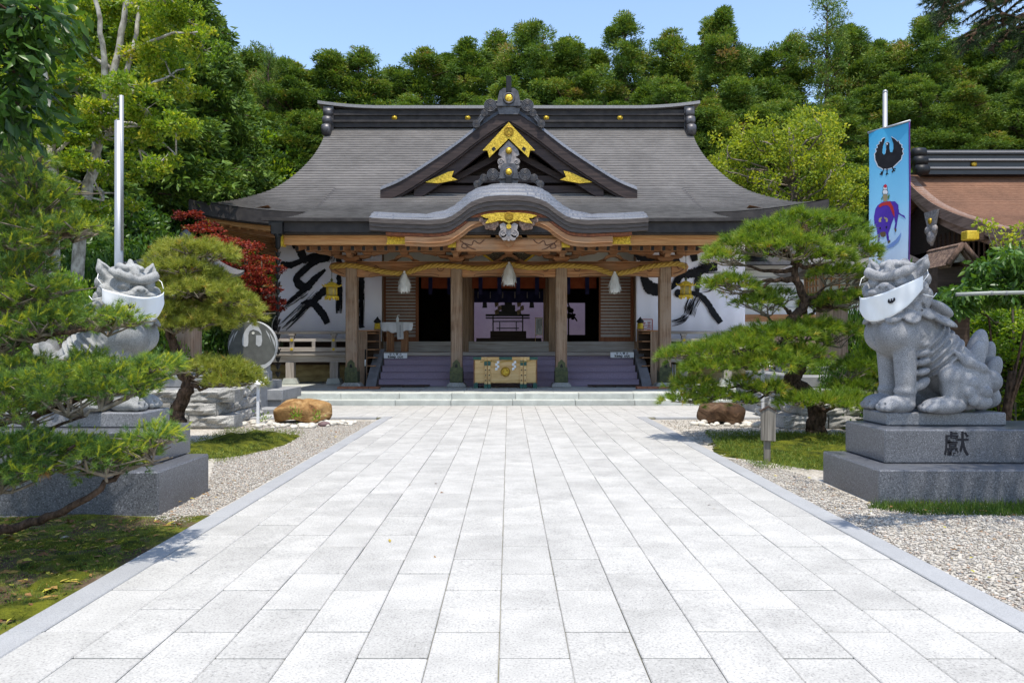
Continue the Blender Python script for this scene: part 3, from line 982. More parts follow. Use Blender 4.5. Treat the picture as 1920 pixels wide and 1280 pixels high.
cr = ring(MB(), 0, 4.15, .085, .012, F0 - .035); tomoe(cr, 0, 4.15, .075, F0 - .032, .02); cr.build('crest', M['old_gold'], hall)
disc(MB(), 0, 3.93, .055, F0 - .05, F0).build('gilt_boss', M['gold'], hall)
for s in (-1, 1):
    x0, x1 = s * 2.31, s * 2.72
    MB().prism([(x0, 3.60), (x0, 3.80), (x1 + s * .03, 3.81), (x1, 3.70), (x1 + s * .03, 3.59)] if s < 0 else [(x0, 3.60), (x1 + .03, 3.59), (x1, 3.70), (x1 + .03, 3.81), (x0, 3.80)], 17.36, 17.40).build('gilt_plate', M['gold'], hall)
    MB().box(s * 1.27 - .10, s * 1.27 + .10, F0 + .38, F0 + .46, 3.53, 3.65).build('gilt_plate', M['gold_flat'], hall)


def onigawara(name, y, zb, hw, bh, scrolls, parent, perch):
    """Ridge-end ornament: rounded head block with boss, scrolls stepping down both sides."""
    m = MB()
    m.prism([(-hw * 1.12, zb), (-hw, zb + bh * .5), (-hw * .86, zb + bh * .84), (-hw * .5, zb + bh), (hw * .5, zb + bh), (hw * .86, zb + bh * .84), (hw, zb + bh * .5), (hw * 1.12, zb)], y, y + .22)
    m.prism([(-hw * 1.12, zb + .004), (hw * 1.12, zb + .004), (hw * .9, zb - .22), (-hw * .9, zb - .22)][::-1], y + .06, y + .2)
    for s in (-1, 1):
        pts = [(s * hw * .7, zb + bh * .15)] + [(s * dx, zb + dz) for dx, dz, r in scrolls]
        for dx, dz, r in scrolls:
            cloud_lobe(m, s * dx, zb + dz, r, y + .03, y + .2, 16)
            for q in (1.0, .74, .5, .26): ring(m, s * dx, zb + dz, r * q, r * .085, y + .02, 16)
        for (x0, z0), (x1, z1), r in zip(pts, pts[1:], [q[2] for q in scrolls]):
            L = sqrt((x1 - x0) ** 2 + (z1 - z0) ** 2); nx, nz = -(z1 - z0) / L, (x1 - x0) / L
            m.prism([(x0 + nx * r * .7, z0 + nz * r * .7), (x0 - nx * r * .7, z0 - nz * r * .7), (x1 - nx * r * .6, z1 - nz * r * .6), (x1 + nx * r * .6, z1 + nz * r * .6)], y + .05, y + .2)
            for o_ in (-.55, 0, .55): m.tube([(x0 + nx * r * o_, y + .045, z0 + nz * r * o_), (x1 + nx * r * o_, y + .045, z1 + nz * r * o_)], r * .10, 5)
    o = m.build(name, M['oni'], parent)
    MB().box(-.075, .075, y - .05, y + .14, perch[0], perch[1], ch=.01).build('bird_perch', M['black'], o)
    zc = zb + bh * .42
    ring(MB(), 0, zc, hw * .46, hw * .12, y - .012).build('boss_ring', M['oni'], o)
    R = hw * .38
    q = MB().lathe([(R, 0), (R * 1.02, .03), (R * .7, .05), (.005, .06)], 12)
    MB().add([(v[0], y - v[2], v[1] + zc) for v in q.v], q.f, True).build('gilt_boss', M['gold'], o)
    return o


onigawara('ridge_ornament', 17.75, 5.15, .20, .35, [(.37, .10, .125), (.58, .03, .075), (.73, -.12, .075)], hall, (4.98, 5.20))
sadd = MB(); ribbon(sadd, [(x, 5.03 - .28 * abs(x / .75) ** 2.2) for x in np.linspace(-.75, .75, 21)], .02, -.10, 17.72, 18.1); sadd.build('arch_ridge', M['oni'], hall)

# ---- dormer gable on the main slope ------------------------------
D0 = 21.75
dh = catmull([(0, 8.10), (.25, 7.97), (.84, 7.565), (1.59, 6.985), (2.55, 6.345), (3.1, 6.02), (3.62, 5.80)], 5)
dc = [(-x, z) for x, z in dh[::-1][:-1]] + dh
dm = MB()
vs = []; fs = []
for x, z in dc:
    vs += [(x * 1.0, D0 + .12, z + .015), (x, D0, z - .11), (x, D0 + .1, z - .12)]
n = len(dc)
dm.add(vs, [(i * 3 + k, i * 3 + k + 1, i * 3 + 4 + k, i * 3 + 3 + k) for i in range(n - 1) for k in (0, 1)], False)
rowsd = []
for y in np.linspace(D0 + .12, 26.4, 8): rowsd.append([(x, y, z + .015) for x, z in dc])
dm.grid(rowsd, smooth=False)
dm.build('dormer_roof', M['shingle_sunlit'], hall)
for k in range(1, len(dc), 2): pass
dj = MB()
for (x, z), (x2, z2) in zip(dc[::1], dc[1::1]):
    if abs(x) < .25: continue
    dj.box(x - .004, x + .004, D0 - .003, D0 + .02, z - .115, z - .095)
dj.build('verge_joints', M['roof_black'], hall)
db = MB()
ribbon(db, dc, -.115, -.46, D0 + .03, D0 + .25)
ribbon(db, dc, -.465, -.52, D0 + .07, D0 + .25)
db.build('bargeboard', M['wood_gable'], hall)
db2 = MB(); inn = [(x, z) for x, z in dc if abs(x) < 2.75]
ribbon(db2, inn, -.50, -.86, D0 + .17, D0 + .32); db2.build('bargeboard', M['wood_gable'], hall)
ins = [(x, z - .8) for x, z in dc if abs(x) < 2.9 and z - .8 > 5.7]
MB().prism([(-2.6, 5.6)] + ins + [(2.6, 5.6)], D0 + .95, D0 + 1.0).build('gable_boarding', M['wood_gable'], hall)
gt = MB()
gt.box(-2.2, 2.2, D0 + .6, D0 + .8, 6.02, 6.22).box(-.10, .10, D0 + .55, D0 + .75, 6.2, 7.4)
for s in (-1, 1):
    gt.prism([(s * .1, 6.98), (s * .1, 6.80), (s * 1.55, 6.02), (s * 1.75, 6.10)][::s], D0 + .5, D0 + .7)
gt.box(-2.6, 2.6, D0 + .45, D0 + .65, 5.70, 5.90)
gt.build('gable_strut', M['wood_gable'], hall)
og = MB()
top = [(0, 7.60), (.74, 6.80), (.60, 6.80), (.55, 6.60), (0, 7.14), (-.55, 6.60), (-.60, 6.80), (-.74, 6.80)]
og.prism(top, D0 - .0, D0 + .05)
cr = ring(MB(), 0, 7.33, .125, .016, D0 - .01); tomoe(cr, 0, 7.33, .11, D0 - .008, .02, ph=.5)
gpl = og.build('gilt_plate', M['gold'], hall); cr.build('crest', M['old_gold'], gpl)
for s in (-1, 1):
    hpoly = [(s * .49, 6.85), (s * .44, 6.77), (s * .36, 6.84), (s * .41, 6.91)]
    MB().prism(hpoly[::s], D0 - .006, D0 + .0).build('pierced_heart', M['black'], gpl)
    p = [(s * 1.55, 6.25), (s * 1.72, 6.22), (s * 2.36, 5.93), (s * 2.0, 5.90), (s * 1.45, 6.0), (s * 1.62, 6.08)]
    MB().prism(p[::-s], D0 + .10, D0 + .16).build('gilt_plate', M['gold'], hall)
pg = MB()
pg.prism([(0, 7.10), (.26, 6.84), (.30, 6.70), (.20, 6.64), (.24, 6.55), (.14, 6.5), (.13, 6.3), (.05, 6.14), (-.05, 6.14), (-.13, 6.3), (-.14, 6.5), (-.24, 6.55), (-.20, 6.64), (-.30, 6.70), (-.26, 6.84)][::-1], D0 + .06, D0 + .14)
for s in (-1, 1):
    for dx, dz, r in ((.22, 6.50, .10), (.22, 6.36, .075), (.12, 6.28, .07)):
        cloud_lobe(pg, s * dx, dz, r, D0 + .05, D0 + .13); scroll(s * dx, dz, r * .75, D0 + .04, D0 + .05, flip=-s, m=pg)
pg.build('pendant', M['carved_grey'], hall)
q = MB().lathe([(.09, 0), (.095, .04), (.06, .08), (.005, .09)], 12)
MB().add([(v[0], D0 + .05 - v[2], v[1] + 6.80) for v in q.v], q.f, True).build('gilt_boss', M['gold'], hall)
onigawara('ridge_ornament', D0 - .08, 8.03, .30, .50, [(.52, .02, .165), (.68, -.19, .09), (.91, -.50, .10)], hall, (8.40, 8.86))
dr = MB().box(-.20, .20, D0 + .1, 26.3, 8.02, 8.25); dr.build('dormer_ridge', M['oni'], hall)

# ---- columns, beams, brackets ------------------------------------
COLX = (-4.03, -1.34, 1.345, 4.007)
CY = 19.9
cmesh_shoe = None
for x in COLX:
    c = MB().box(x - .145, x + .145, CY - .145, CY + .145, .37, 3.46, ch=.022).build('porch_column', M['wood_redz'], hall)
    b = MB()
    b.prism([(x - .25, .25), (x + .25, .25), (x + .25, .31), (x + .19, .375), (x - .19, .375), (x - .25, .31)], CY - .22, CY + .22)
    b.build('column_base', M['rough_stone'], c, bevel=.02)
    sh = MB().box(x - .168, x + .168, CY - .168, CY + .168, .378, .66, ch=.01)
    for s in (-1, 1):
        pk = [(-.165, .66), (.165, .66), (.15, .76), (.10, .78), (.09, .88), (.0, .97), (-.09, .88), (-.10, .78), (-.15, .76)]
        yy = CY - .158 if s < 0 else CY + .148
        sh.prism([(x + a, b2) for a, b2 in pk], yy, yy + .01)
    for k in range(7): sh.box(x - .145 + k * .045, x - .125 + k * .045, CY - .176, CY - .168, .43, .62)
    sho = sh.build('bronze_shoe', M['patina'], c)
    MB().prism([(x - .04, .76), (x + .04, .76), (x + .025, .83), (x, .86), (x - .025, .83)], CY - .165, CY - .159).build('pierced_heart', M['black'], sho)
# tie beam of three bays with carved nosings
bm = MB()
for a, b_ in ((COLX[0], COLX[1]), (COLX[1], COLX[2]), (COLX[2], COLX[3])):
    xa, xb = a + .145, b_ - .145
    bm.prism([(xa, 3.08), (xa + .32, 3.08), (xa + .52, 3.115), (xb - .52, 3.115), (xb - .32, 3.08), (xb, 3.08), (xb, 3.44), (xa, 3.44)], CY - .12, CY + .12)
beam = bm.build('tie_beam', M['wood_red'], hall, bevel=.015)
MB().box(-4.2, 4.2, CY - .16, CY + .16, 3.445, 3.468).build('beam_plate', M['wood_red'], hall)
for s in (-1, 1):
    xa = s * 4.16
    MB().prism([(xa, 3.08), (xa + s * .12, 3.09), (xa + s * .38, 3.20), (xa + s * .45, 3.33), (xa + s * .40, 3.43), (xa + s * .25, 3.46), (xa, 3.44)][::s], CY - .12, CY + .12).build('beam_nosing', M['wood_red'], hall, bevel=.02)
    carve_lines('carved_scroll', M['carve_line'], hall, [[(xa + s * .05, 3.15), (xa + s * .2, 3.2), (xa + s * .33, 3.30), (xa + s * .25, 3.38), (xa + s * .15, 3.33), (xa + s * .2, 3.27)]], CY - .122, .010)
for a, b_ in ((COLX[0], COLX[1]), (COLX[1], COLX[2]), (COLX[2], COLX[3])):
    for xx, s in ((a + .42, 1), (b_ - .42, -1)):
        sp = [(xx + s * .13 * cos(t) * (1 - t / 12), 3.30 + .13 * sin(t) * (1 - t / 12)) for t in np.linspace(pi, pi + 7.5, 16)]
        carve_lines('carved_scroll', M['carve_line'], hall, [sp, [(xx + s * .14, 3.30), (xx + s * .22, 3.36), (xx + s * .30, 3.28)]], CY - .122, .009)
    l1 = [(a + .45, 3.085), (a + .62, 3.15), (b_ - .62, 3.15), (b_ - .45, 3.085)]
    carve_lines('carved_scroll', M['carve_line'], hall, [l1], CY - .122, .006)


def sq(m):
    m.v = [(p[0], p[1], 3.472 + (p[2] - 3.52) * .72) for p in m.v]
    return m


def bracket(x):
    m = MB()
    m.prism([(x - .14, 3.52), (x + .14, 3.52), (x + .21, 3.60), (x + .21, 3.68), (x - .21, 3.68), (x - .21, 3.60)], CY - .2, CY + .2)
    sq(m)
    o = m.build('bracket', M['wood_red'], hall, bevel=.008)
    a = MB()
    a.prism([(x - .50, 3.76), (x - .44, 3.66), (x - .3, 3.62), (x + .3, 3.62), (x + .44, 3.66), (x + .50, 3.76)], CY - .07, CY + .07)
    a.prism([(CY - .46, 3.76), (CY - .40, 3.66), (CY - .28, 3.625), (CY + .28, 3.625), (CY + .4, 3.66), (CY + .46, 3.76)], x - .07, x + .07, 'x')
    sq(a).build('bracket_arm', M['wood_red'], o, bevel=.008)
    for dx, dy in ((-.40, 0), (0, 0), (.40, 0), (0, -.36)):
        sq(MB().prism([(x + dx - .08, 3.762), (x + dx + .08, 3.762), (x + dx + .12, 3.81), (x + dx + .12, 3.865), (x + dx - .12, 3.865), (x + dx - .12, 3.81)], CY + dy - .11, CY + dy + .11)).build('bearing_block', M['wood_red'], o, bevel=.006)
    for s in (-1, 1):
        e = MB()
        e.prism([(x + s * .5, 3.86), (x + s * .95, 3.86), (x + s * .86, 3.80), (x + s * .70, 3.78), (x + s * .55, 3.72), (x + s * .5, 3.74)][::-s], CY - .06, CY + .06)
        sq(e).build('carved_arm', M['wood_red'], o)
    return o


for x in COLX: bracket(x)
MB().box(-5.2, 5.2, CY - .11, CY + .11, 3.725, 3.90).build('purlin', M['wood_red'], hall, bevel=.012)


def frog_strut(cx, y, z0, w, h, mat, parent):
    """Arched strut with a block on its crown."""
    P = [(-.5, .0), (-.42, .16), (-.30, .30), (-.22, .60), (-.14, .72), (.14, .72), (.22, .60), (.30, .30), (.42, .16), (.5, .0), (.36, .0), (.24, .10), (.15, .36), (.06, .48), (-.06, .48), (-.15, .36), (-.24, .10), (-.36, .0)]
    m = MB()
    m.prism([(cx + a * w, z0 + b * h) for a, b in P][::-1], y - .06, y + .06)
    o = m.build('frog_leg_strut', mat, parent, bevel=.008)
    MB().prism([(cx - .07, z0 + .73 * h), (cx + .07, z0 + .73 * h), (cx + .11, z0 + .85 * h), (cx + .11, z0 + h), (cx - .11, z0 + h), (cx - .11, z0 + .85 * h)], y - .09, y + .09).build('bearing_block', mat, o)
    cm = MB(); 
    for s in (-1, 1): scroll(cx + s * w * .27, z0 + h * .13, .035, y - .07, y - .055, flip=s, m=cm)
    cm.build('carved_scroll', M['carve_line'], o)
    return o


for cx in (-2.685, 0, 2.68): frog_strut(cx, CY - .02, 3.47, .84, .252, M['wood_red'], hall)
cpm = granite('carved_painted_panel', (.11, .085, .04), (.02, .02, .025), (.42, .36, .22), .5, .5, 34, .2, .8, 0)
pn = MB().prism([(-.70, 3.66), (-.40, 3.475), (.40, 3.475), (.70, 3.66), (.70, 3.72), (-.70, 3.72)], CY + .10, CY + .16).build('carved_panel', cpm, hall)
for s in (-1, 1):
    MB().prism([(s * .72, 3.68), (s * .42, 3.472), (s * .36, 3.485), (s * .66, 3.70)][::-s], CY + .06, CY + .17).build('panel_frame', M['gold_flat'], pn)

# tie beams back to the hall wall
for x in COLX:
    MB().box(x - .09, x + .09, CY + .15, 23.2, 3.34, 3.62).build('tie_beam', M['wood_red'], hall)
# ---- hall body: walls, floor, doors, interior ---------------------
WY = 23.3
MB().box(-6.9, 6.9, 21.62, 32.6, 1.03, 1.13).build('veranda_floor', M['wood_grey'], hall)
y = 21.46
vb = MB().box(-6.95, 6.95, 21.46, 21.62, 1.04, 1.135).build('veranda_edge', M['wood_grey'], hall, bevel=.008)
for xa in (-6.9, 3.55): MB().box(xa, xa + 3.35, 21.55, 21.68, .86, 1.035).build('veranda_joist', M['wood_grey'], hall)
for x in (-6.62, -6.1, -4.87, 4.87, 6.1, 6.62):
    if abs(x) == 6.62: continue
    p = MB().box(x - .115, x + .115, 21.52, 21.74, .40, .862, ch=.01).build('veranda_post', M['wood_greyz'], hall)
    MB().prism([(x - .21, .25), (x + .21, .25), (x + .15, .41), (x - .15, .41)], 21.44, 21.84).build('post_foot', M['step'], p)
for xa in (-7.2, 3.6):
    MB().box(xa, xa + 3.6, 23.0, 23.1, .25, .75).build('underfloor_wall', M['ochre_wall'], hall)
    MB().box(xa, xa + 3.6, 22.9, 23.0, .75, 1.0).build('underfloor_beam', M['wood_dark'], hall)
# wing walls and upper plaster
MB().box(-6.75, -3.86, WY, WY + .1, 1.13, 4.7).build('wing_wall', M['wood_dark'], hall)
MB().box(3.86, 6.75, WY, WY + .1, 1.13, 4.7).build('wing_wall', M['wood_dark'], hall)
for s in (-1, 1):
    MB().box(s * 6.75 - .05, s * 6.75 + .05, WY, 31.5, 1.13, 4.7).build('side_wall', M['wood_dark'], hall)
MB().box(-3.86, 3.86, WY, WY + .08, 3.62, 5.0).build('plaster_panel', M['plaster'], hall)
MB().box(-3.9, 3.9, WY - .08, WY + .1, 3.38, 3.62).build('lintel', M['wood_red'], hall)
MB().box(-3.9, 3.9, WY - .12, WY + .16, 1.135, 1.44).build('door_sill', M['wood_grey'], hall)
for x in (-3.92, -1.36, 1.36, 3.92):
    MB().box(x - .16, x + .16, WY - .14, WY + .18, 1.13, 4.9).build('wall_column', M['wood_brownz'], hall)
for s in (-1, 1):
    # leaves of the centre doors folded back into the hall
    MB().box(s * 1.19 - .035, s * 1.19 + .035, WY + .2, WY + 1.75, 1.44, 3.38).build('door_leaf', M['wood_brownz'], hall)
    for yy in (WY + .22, WY + .95, WY + 1.66):
        MB().box(s * 1.14 - .02, s * 1.14 + .02, yy, yy + .09, 1.44, 3.38).build('door_stile', M['wood_brownz'], hall)
    # slatted sliding panels
    xa, xb = s * 3.76, s * 2.72
    x0, x1 = min(xa, xb), max(xa, xb)
    pnl = MB().box(x0, x1, WY + .05, WY + .08, 1.44, 3.38).build('slatted_panel', simple('grey_panel_board', (.46, .425, .39), (.38, .35, .32), 8), hall)
    fr = 'panel_frame'
    fmat = wood('red_brown_frame', (.14, .05, .025), (.22, .085, .04), (.30, .13, .07), 'z')
    MB().box(x0, x0 + .05, WY + .01, WY + .09, 1.442, 3.38).build(fr, fmat, pnl)
    MB().box(x1 - .09, x1, WY + .01, WY + .09, 1.442, 3.38).build(fr, fmat, pnl)
    MB().box(x0 + .05, x1 - .09, WY + .01, WY + .09, 1.442, 1.58).build(fr, fmat, pnl)
    slat = MB().box(-(x1 - x0 - .14) / 2, (x1 - x0 - .14) / 2, -.02, .02, -.018, .018).mesh('slat', fmat)
    for k in range(18):
        o = link_mesh('slat', slat, pnl); o.location = Vector(((x0 + x1 - .04) / 2, WY + .03, 1.68 + k * .096)) - origin_of(hall)
# interior shell
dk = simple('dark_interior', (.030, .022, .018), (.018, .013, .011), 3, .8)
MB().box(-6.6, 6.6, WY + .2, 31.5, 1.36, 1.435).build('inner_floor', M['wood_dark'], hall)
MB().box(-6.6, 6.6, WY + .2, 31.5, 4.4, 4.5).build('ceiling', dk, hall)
# back wall with a wide central opening and a small side window that look out on a backdrop added in the sun for a bright back
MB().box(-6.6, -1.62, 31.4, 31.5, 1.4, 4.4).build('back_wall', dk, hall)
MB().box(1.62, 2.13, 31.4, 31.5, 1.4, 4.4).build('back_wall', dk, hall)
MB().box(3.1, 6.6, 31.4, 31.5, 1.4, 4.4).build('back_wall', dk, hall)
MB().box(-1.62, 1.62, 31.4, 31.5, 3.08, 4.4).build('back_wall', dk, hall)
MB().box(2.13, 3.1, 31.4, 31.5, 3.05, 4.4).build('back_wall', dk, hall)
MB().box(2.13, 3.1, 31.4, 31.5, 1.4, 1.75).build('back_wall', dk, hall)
back_sheet = MB(); back_sheet.grid([[(x, 34.2 + .03 * sin(9 * x), z) for x in np.linspace(-4, 5.5, 90)] for z in (.3, 4.3)])
label(back_sheet.build('added_backdrop', simple('lavender_backdrop', (.16, .135, .20), (.135, .11, .175), 1.5, .9, .1, 0, .1)), 'pale lavender backdrop added behind the dark hall for a bright back', 'hanging cloth')
# valance in the doorways
val = thing('doorway_valance', 'rust red valance with dark blue ties across the hall doorways', 'valance', (0, WY + .35, 3.38))
for xa, xb in ((-2.68, -1.53), (-1.15, 1.15), (1.53, 2.68)):
    m = MB(); m.grid([[(x, WY + .35 + .015 * sin(14 * x), z) for x in np.linspace(xa, xb, 24)] for z in (3.06, 3.40)]); m.build('cloth', M['red_cloth'], val)
    n = 2 if xb - xa < 1.5 else 4
    for k in range(n):
        x = xa + (xb - xa) * (k + .5) / n
        MB().box(x - .06, x + .06, WY + .31, WY + .325, 2.88, 3.40).build('tie', M['blue_cloth'], val)
m = MB(); m.grid([[(x, WY + 1.9 + .03 * sin(8 * x), z) for x in np.linspace(-1.15, 1.15, 30)] for z in (2.72, 3.10)]); m.build('lower_curtain', M['blue_cloth'], val)
for k in range(6):
    x = -1.0 + k * .4
    MB().box(x - .018, x + .018, WY + 1.84, WY + 1.855, 2.86, 3.06).build('ribbon', M['carved_grey'], val)

# altar furniture in silhouette against the bright back
Y = 26.0
al = thing('altar_stand', 'dark offering stand with stepped top in the middle of the hall', 'altar stand', (0, Y, 1.44))
s_ = Y / 1450
def zz(py, Y=Y): return EYE + (647 - py) / 1450 * Y
def xx(px, Y=Y): return (px - 954) / 1450 * Y
MB().box(xx(911), xx(993), Y - .25, Y + .25, zz(592.5), zz(589.3)).build('table_top', M['black'], al)
MB().box(xx(911), xx(993), Y - .25, Y + .25, zz(597), zz(595.3)).build('rail', M['black'], al)
MB().box(xx(925), xx(979), Y - .2, Y + .2, zz(603.2), zz(601.7)).build('rail', M['black'], al)
MB().box(xx(931), xx(973), Y - .2, Y + .2, zz(616), zz(614.5)).build('rail', M['black'], al)
for px in (924.5, 980):
    MB().box(xx(px) - .018, xx(px) + .018, Y - .2, Y + .2, 1.44, zz(590)).build('leg', M['black'], al)
for px in (937, 968):
    MB().box(xx(px) - .015, xx(px) + .015, Y - .12, Y + .12, zz(620), zz(602)).build('post', M['black'], al)
for k, (w, a, b_) in enumerate(((24, 589.3, 586.5), (19, 586.5, 583.5), (13, 583.5, 572), (7, 572, 558))):
    MB().box(xx(953 - w), xx(953 + w), Y - .2 + .03 * k, Y + .2 - .03 * k, zz(a), zz(b_)).build('tier', M['black'], al)
MB().box(xx(920), xx(986), Y - .5, Y - .3, 1.44, zz(621)).build('plinth', M['wood_dark'], al)
bench = MB().box(-1.05, 1.05, 24.9, 25.3, 1.44, 1.56).build('floor_bench', M['wood_dark']); label(bench, 'low dark bench lying across the hall floor before the altar stand', 'bench')
for px in (934, 976):
    pz = MB(); X, Z = xx(px, 25.6), zz(560, 25.6)
    for k in range(4):
        dx = .05 * (-1) ** k
        pz.prism([(X + dx - .07, Z - k * .13), (X + dx + .05, Z - k * .13 + .05), (X + dx + .07, Z - k * .13 - .10), (X + dx - .05, Z - k * .13 - .15)], 25.58, 25.60)
    side = 'left' if px < 950 else 'right'
    label(pz.build('paper_streamer', simple('tan_paper', (.30, .22, .13), (.20, .14, .08), 6)), 'tan zigzag paper streamer hanging on the %s of the altar in the hall' % side, 'paper streamer')
for px in (909, 997):
    t = MB().prism([(xx(px, 25.4) - .05, zz(560, 25.4)), (xx(px, 25.4) + .05, zz(560, 25.4)), (xx(px, 25.4) + .08, zz(577, 25.4)), (xx(px, 25.4) - .08, zz(577, 25.4))], 25.36, 25.44)
    t.box(xx(px, 25.4) - .006, xx(px, 25.4) + .006, 25.39, 25.41, zz(560, 25.4), 4.38)
    label(t.build('hanging_lamp', M['black']), 'small dark lamp hanging in the hall on the %s of the altar' % ('left' if px < 950 else 'right'), 'hanging lamp')
sb = thing('notice_board', 'tall pale notice board standing in the right of the central doorway', 'notice board', (xx(1010, 24.2), 24.2, 1.44))
MB().box(xx(1004.5, 24.2), xx(1016.5, 24.2), 24.18, 24.2, zz(627, 24.2), zz(596, 24.2)).build('board', M['white_paper'], sb)
f = MB()
for a, b_, c, d in ((1003.6, 1017.4, 596, 595.2), (1003.6, 1017.4, 628, 627)): f.box(xx(a, 24.2), xx(b_, 24.2), 24.17, 24.21, zz(c, 24.2), zz(d, 24.2))
for a in (1003.8, 1017.2): f.box(xx(a, 24.2) - .008, xx(a, 24.2) + .008, 24.17, 24.21, 1.44, zz(595, 24.2))
f.build('frame', M['wood_box'], sb)
f = MB()
for c, (a, b_) in enumerate(((598, 612), (598, 622), (599, 617), (598, 625))):
    X = xx(1015 - c * 2.6, 24.2)
    for k in range(int((b_ - a) / 1.9)): f.box(X - .012, X + .012, 24.172, 24.178, zz(a + k * 1.9 + 1.3, 24.2), zz(a + k * 1.9, 24.2))
f.build('writing', M['ink'], sb)
# black branch-shaped ornament against the side window
orn = MB(); Yo = 30.9
orn.tube([(xx(x, Yo), Yo, zz(y_, Yo)) for x, y_ in ((1064, 565), (1069, 580), (1077, 594), (1082, 602))], .03, 5)
for x, y_, r in ((1066, 578, .10), (1070, 582, .13), (1067, 592, .14), (1073, 592, .10), (1077, 590, .06), (1074, 597, .07)): orn.ellipsoid((xx(x, Yo), Yo, zz(y_, Yo)), (r, .05, r * .8), 8, 6)
orn.tube([(xx(1066, Yo), Yo, zz(580, Yo)), (xx(1066, Yo), Yo, 1.44)], .03, 5)
label(orn.build('branch_ornament', M['black']), 'dark twisted ornament in silhouette before the small bright window', 'ornament')

# ---- stairs with purple carpet ------------------------------------
st = MB()
for k in range(5):
    st.box(-3.45, 3.45, 20.35 + .3 * k, 21.62, .25 + .175 * k if k else .25, .25 + .175 * (k + 1) - .004)
stairs = st.build('stairs', M['wood_dark'], hall)
for k in range(5):
    cp = MB(); y0 = 20.35 + .3 * k; z0 = .25 + .175 * k; z1 = z0 + .175
    if k == 4: z1 -= .045
    # rounded nose
    prof = [(y0 - .012, z0 + .004)] + [(y0 - .012 - .022 * sin(a), z1 - .03 + .032 * (1 - cos(a)) / 1) for a in np.linspace(.2, pi / 2, 5)] + [(y0 - .02, z1 + .008), (y0 + .3, z1 + .008), (y0 + .3, z1), (y0, z1), (y0, z0 + .004)]
    cp.prism(prof, -3.42, 3.42, 'x'); cp.build('stair_carpet', M['purple'], stairs)
for s in (-1, 1):
    MB().prism([(20.1, .25), (20.3, .42), (21.55, 1.22), (21.6, 1.22), (21.6, .25)], s * 3.60 - .13, s * 3.60 + .13, 'x').build('stair_stringer', simple('grey_stringer', (.22, .22, .235), (.15, .15, .16), 4, .8), hall, bevel=.01)
    # newel post with black and gilt cap
    px = s * 3.66
    p = MB().box(px - .085, px + .085, 21.45, 21.62, 1.136, 1.78, ch=.01).build('newel_post', M['wood_brownz'], hall)
    MB().lathe([(.09, 0), (.095, .05), (.08, .06), (.085, .14), (.07, .16)], 14, (px, 21.535, 1.78)).build('gilt_collar', M['gold_flat'], p)
    MB().lathe([(.06, 0), (.10, .03), (.105, .06), (.05, .12), (.015, .17), (.004, .19)], 14, (px, 21.535, 1.94)).build('cap', M['black'], p)

# ---- railings of the veranda --------------------------------------
for s in (-1, 1):
    xa, xb = (s * 6.95, s * 3.75)
    x0, x1 = min(xa, xb), max(xa, xb)
    rl = MB().tube([(x0 - .25 if s < 0 else x0, 21.5, 1.685), (x1 + .25 if s > 0 else x1, 21.5, 1.685)], .042, 10).build('top_rail', M['wood_grey'], hall)
    MB().box(x0, x1, 21.46, 21.54, 1.43, 1.51).build('middle_rail', M['wood_grey'], hall, bevel=.006)
    MB().box(x0, x1, 21.44, 21.56, 1.15, 1.27).build('bottom_rail', M['wood_grey'], hall, bevel=.006)
    for xp in (6.02, 4.86):
        p = MB().box(s * xp - .055, s * xp + .055, 21.445, 21.555, 1.136, 1.60).box(s * xp - .085, s * xp + .085, 21.43, 21.57, 1.60, 1.646).build('rail_post', M['wood_greyz'], hall)
        for zc in (1.22, 1.47):
            disc(MB(), s * xp, zc, .042, 21.42, 21.45, 6).build('gilt_fitting', M['gold_flat'], p)
    for xp in (5.42,):
        MB().box(s * xp - .045, s * xp + .045, 21.46, 21.54, 1.27, 1.43).build('rail_block', M['wood_greyz'], hall)
    # side railing running back
    MB().box(s * 6.9 - .04, s * 6.9 + .04, 21.5, 31, 1.64, 1.72).build('top_rail', M['wood_grey'], hall)

# ================================================================== THINGS ON THE HALL
# ---- calligraphy hangings
def brush(m, pts, wid, y, ragged=0.0, seed=0):
    """A brush stroke: polygon strip with uneven edges, a hair thick."""
    r_ = np.random.default_rng(seed)
    P = np.array(catmull([(*p, w) for p, w in zip(pts, wid)], 9))
    X, Z, W = P[:, 0], P[:, 1], P[:, 2]
    d = np.stack([np.gradient(X), np.gradient(Z)], 1); d /= np.linalg.norm(d, axis=1, keepdims=True) + 1e-9
    nrm = np.stack([-d[:, 1], d[:, 0]], 1)
    j1 = 1 + r_.normal(0, .035 + .10 * ragged, len(X)); j2 = 1 + r_.normal(0, .035 + .10 * ragged, len(X))
    A = np.stack([X, Z], 1) + nrm * (W * j1)[:, None]; B = np.stack([X, Z], 1) - nrm * (W * j2)[:, None]
    vs = [(a[0], y, a[1]) for a in A] + [(b[0], y, b[1]) for b in B]
    n = len(X)
    # round the blunt start
    m.add(vs, [(i, i + 1, n + i + 1, n + i) for i in range(n - 1)])
    c = (X[0], Z[0]); m.add([(c[0] - d[0, 0] * W[0] * .8 * sin(t) + nrm[0, 0] * W[0] * cos(t), y, c[1] - d[0, 1] * W[0] * .8 * sin(t) + nrm[0, 1] * W[0] * cos(t)) for t in np.linspace(0, pi, 8)], [tuple(range(8))])


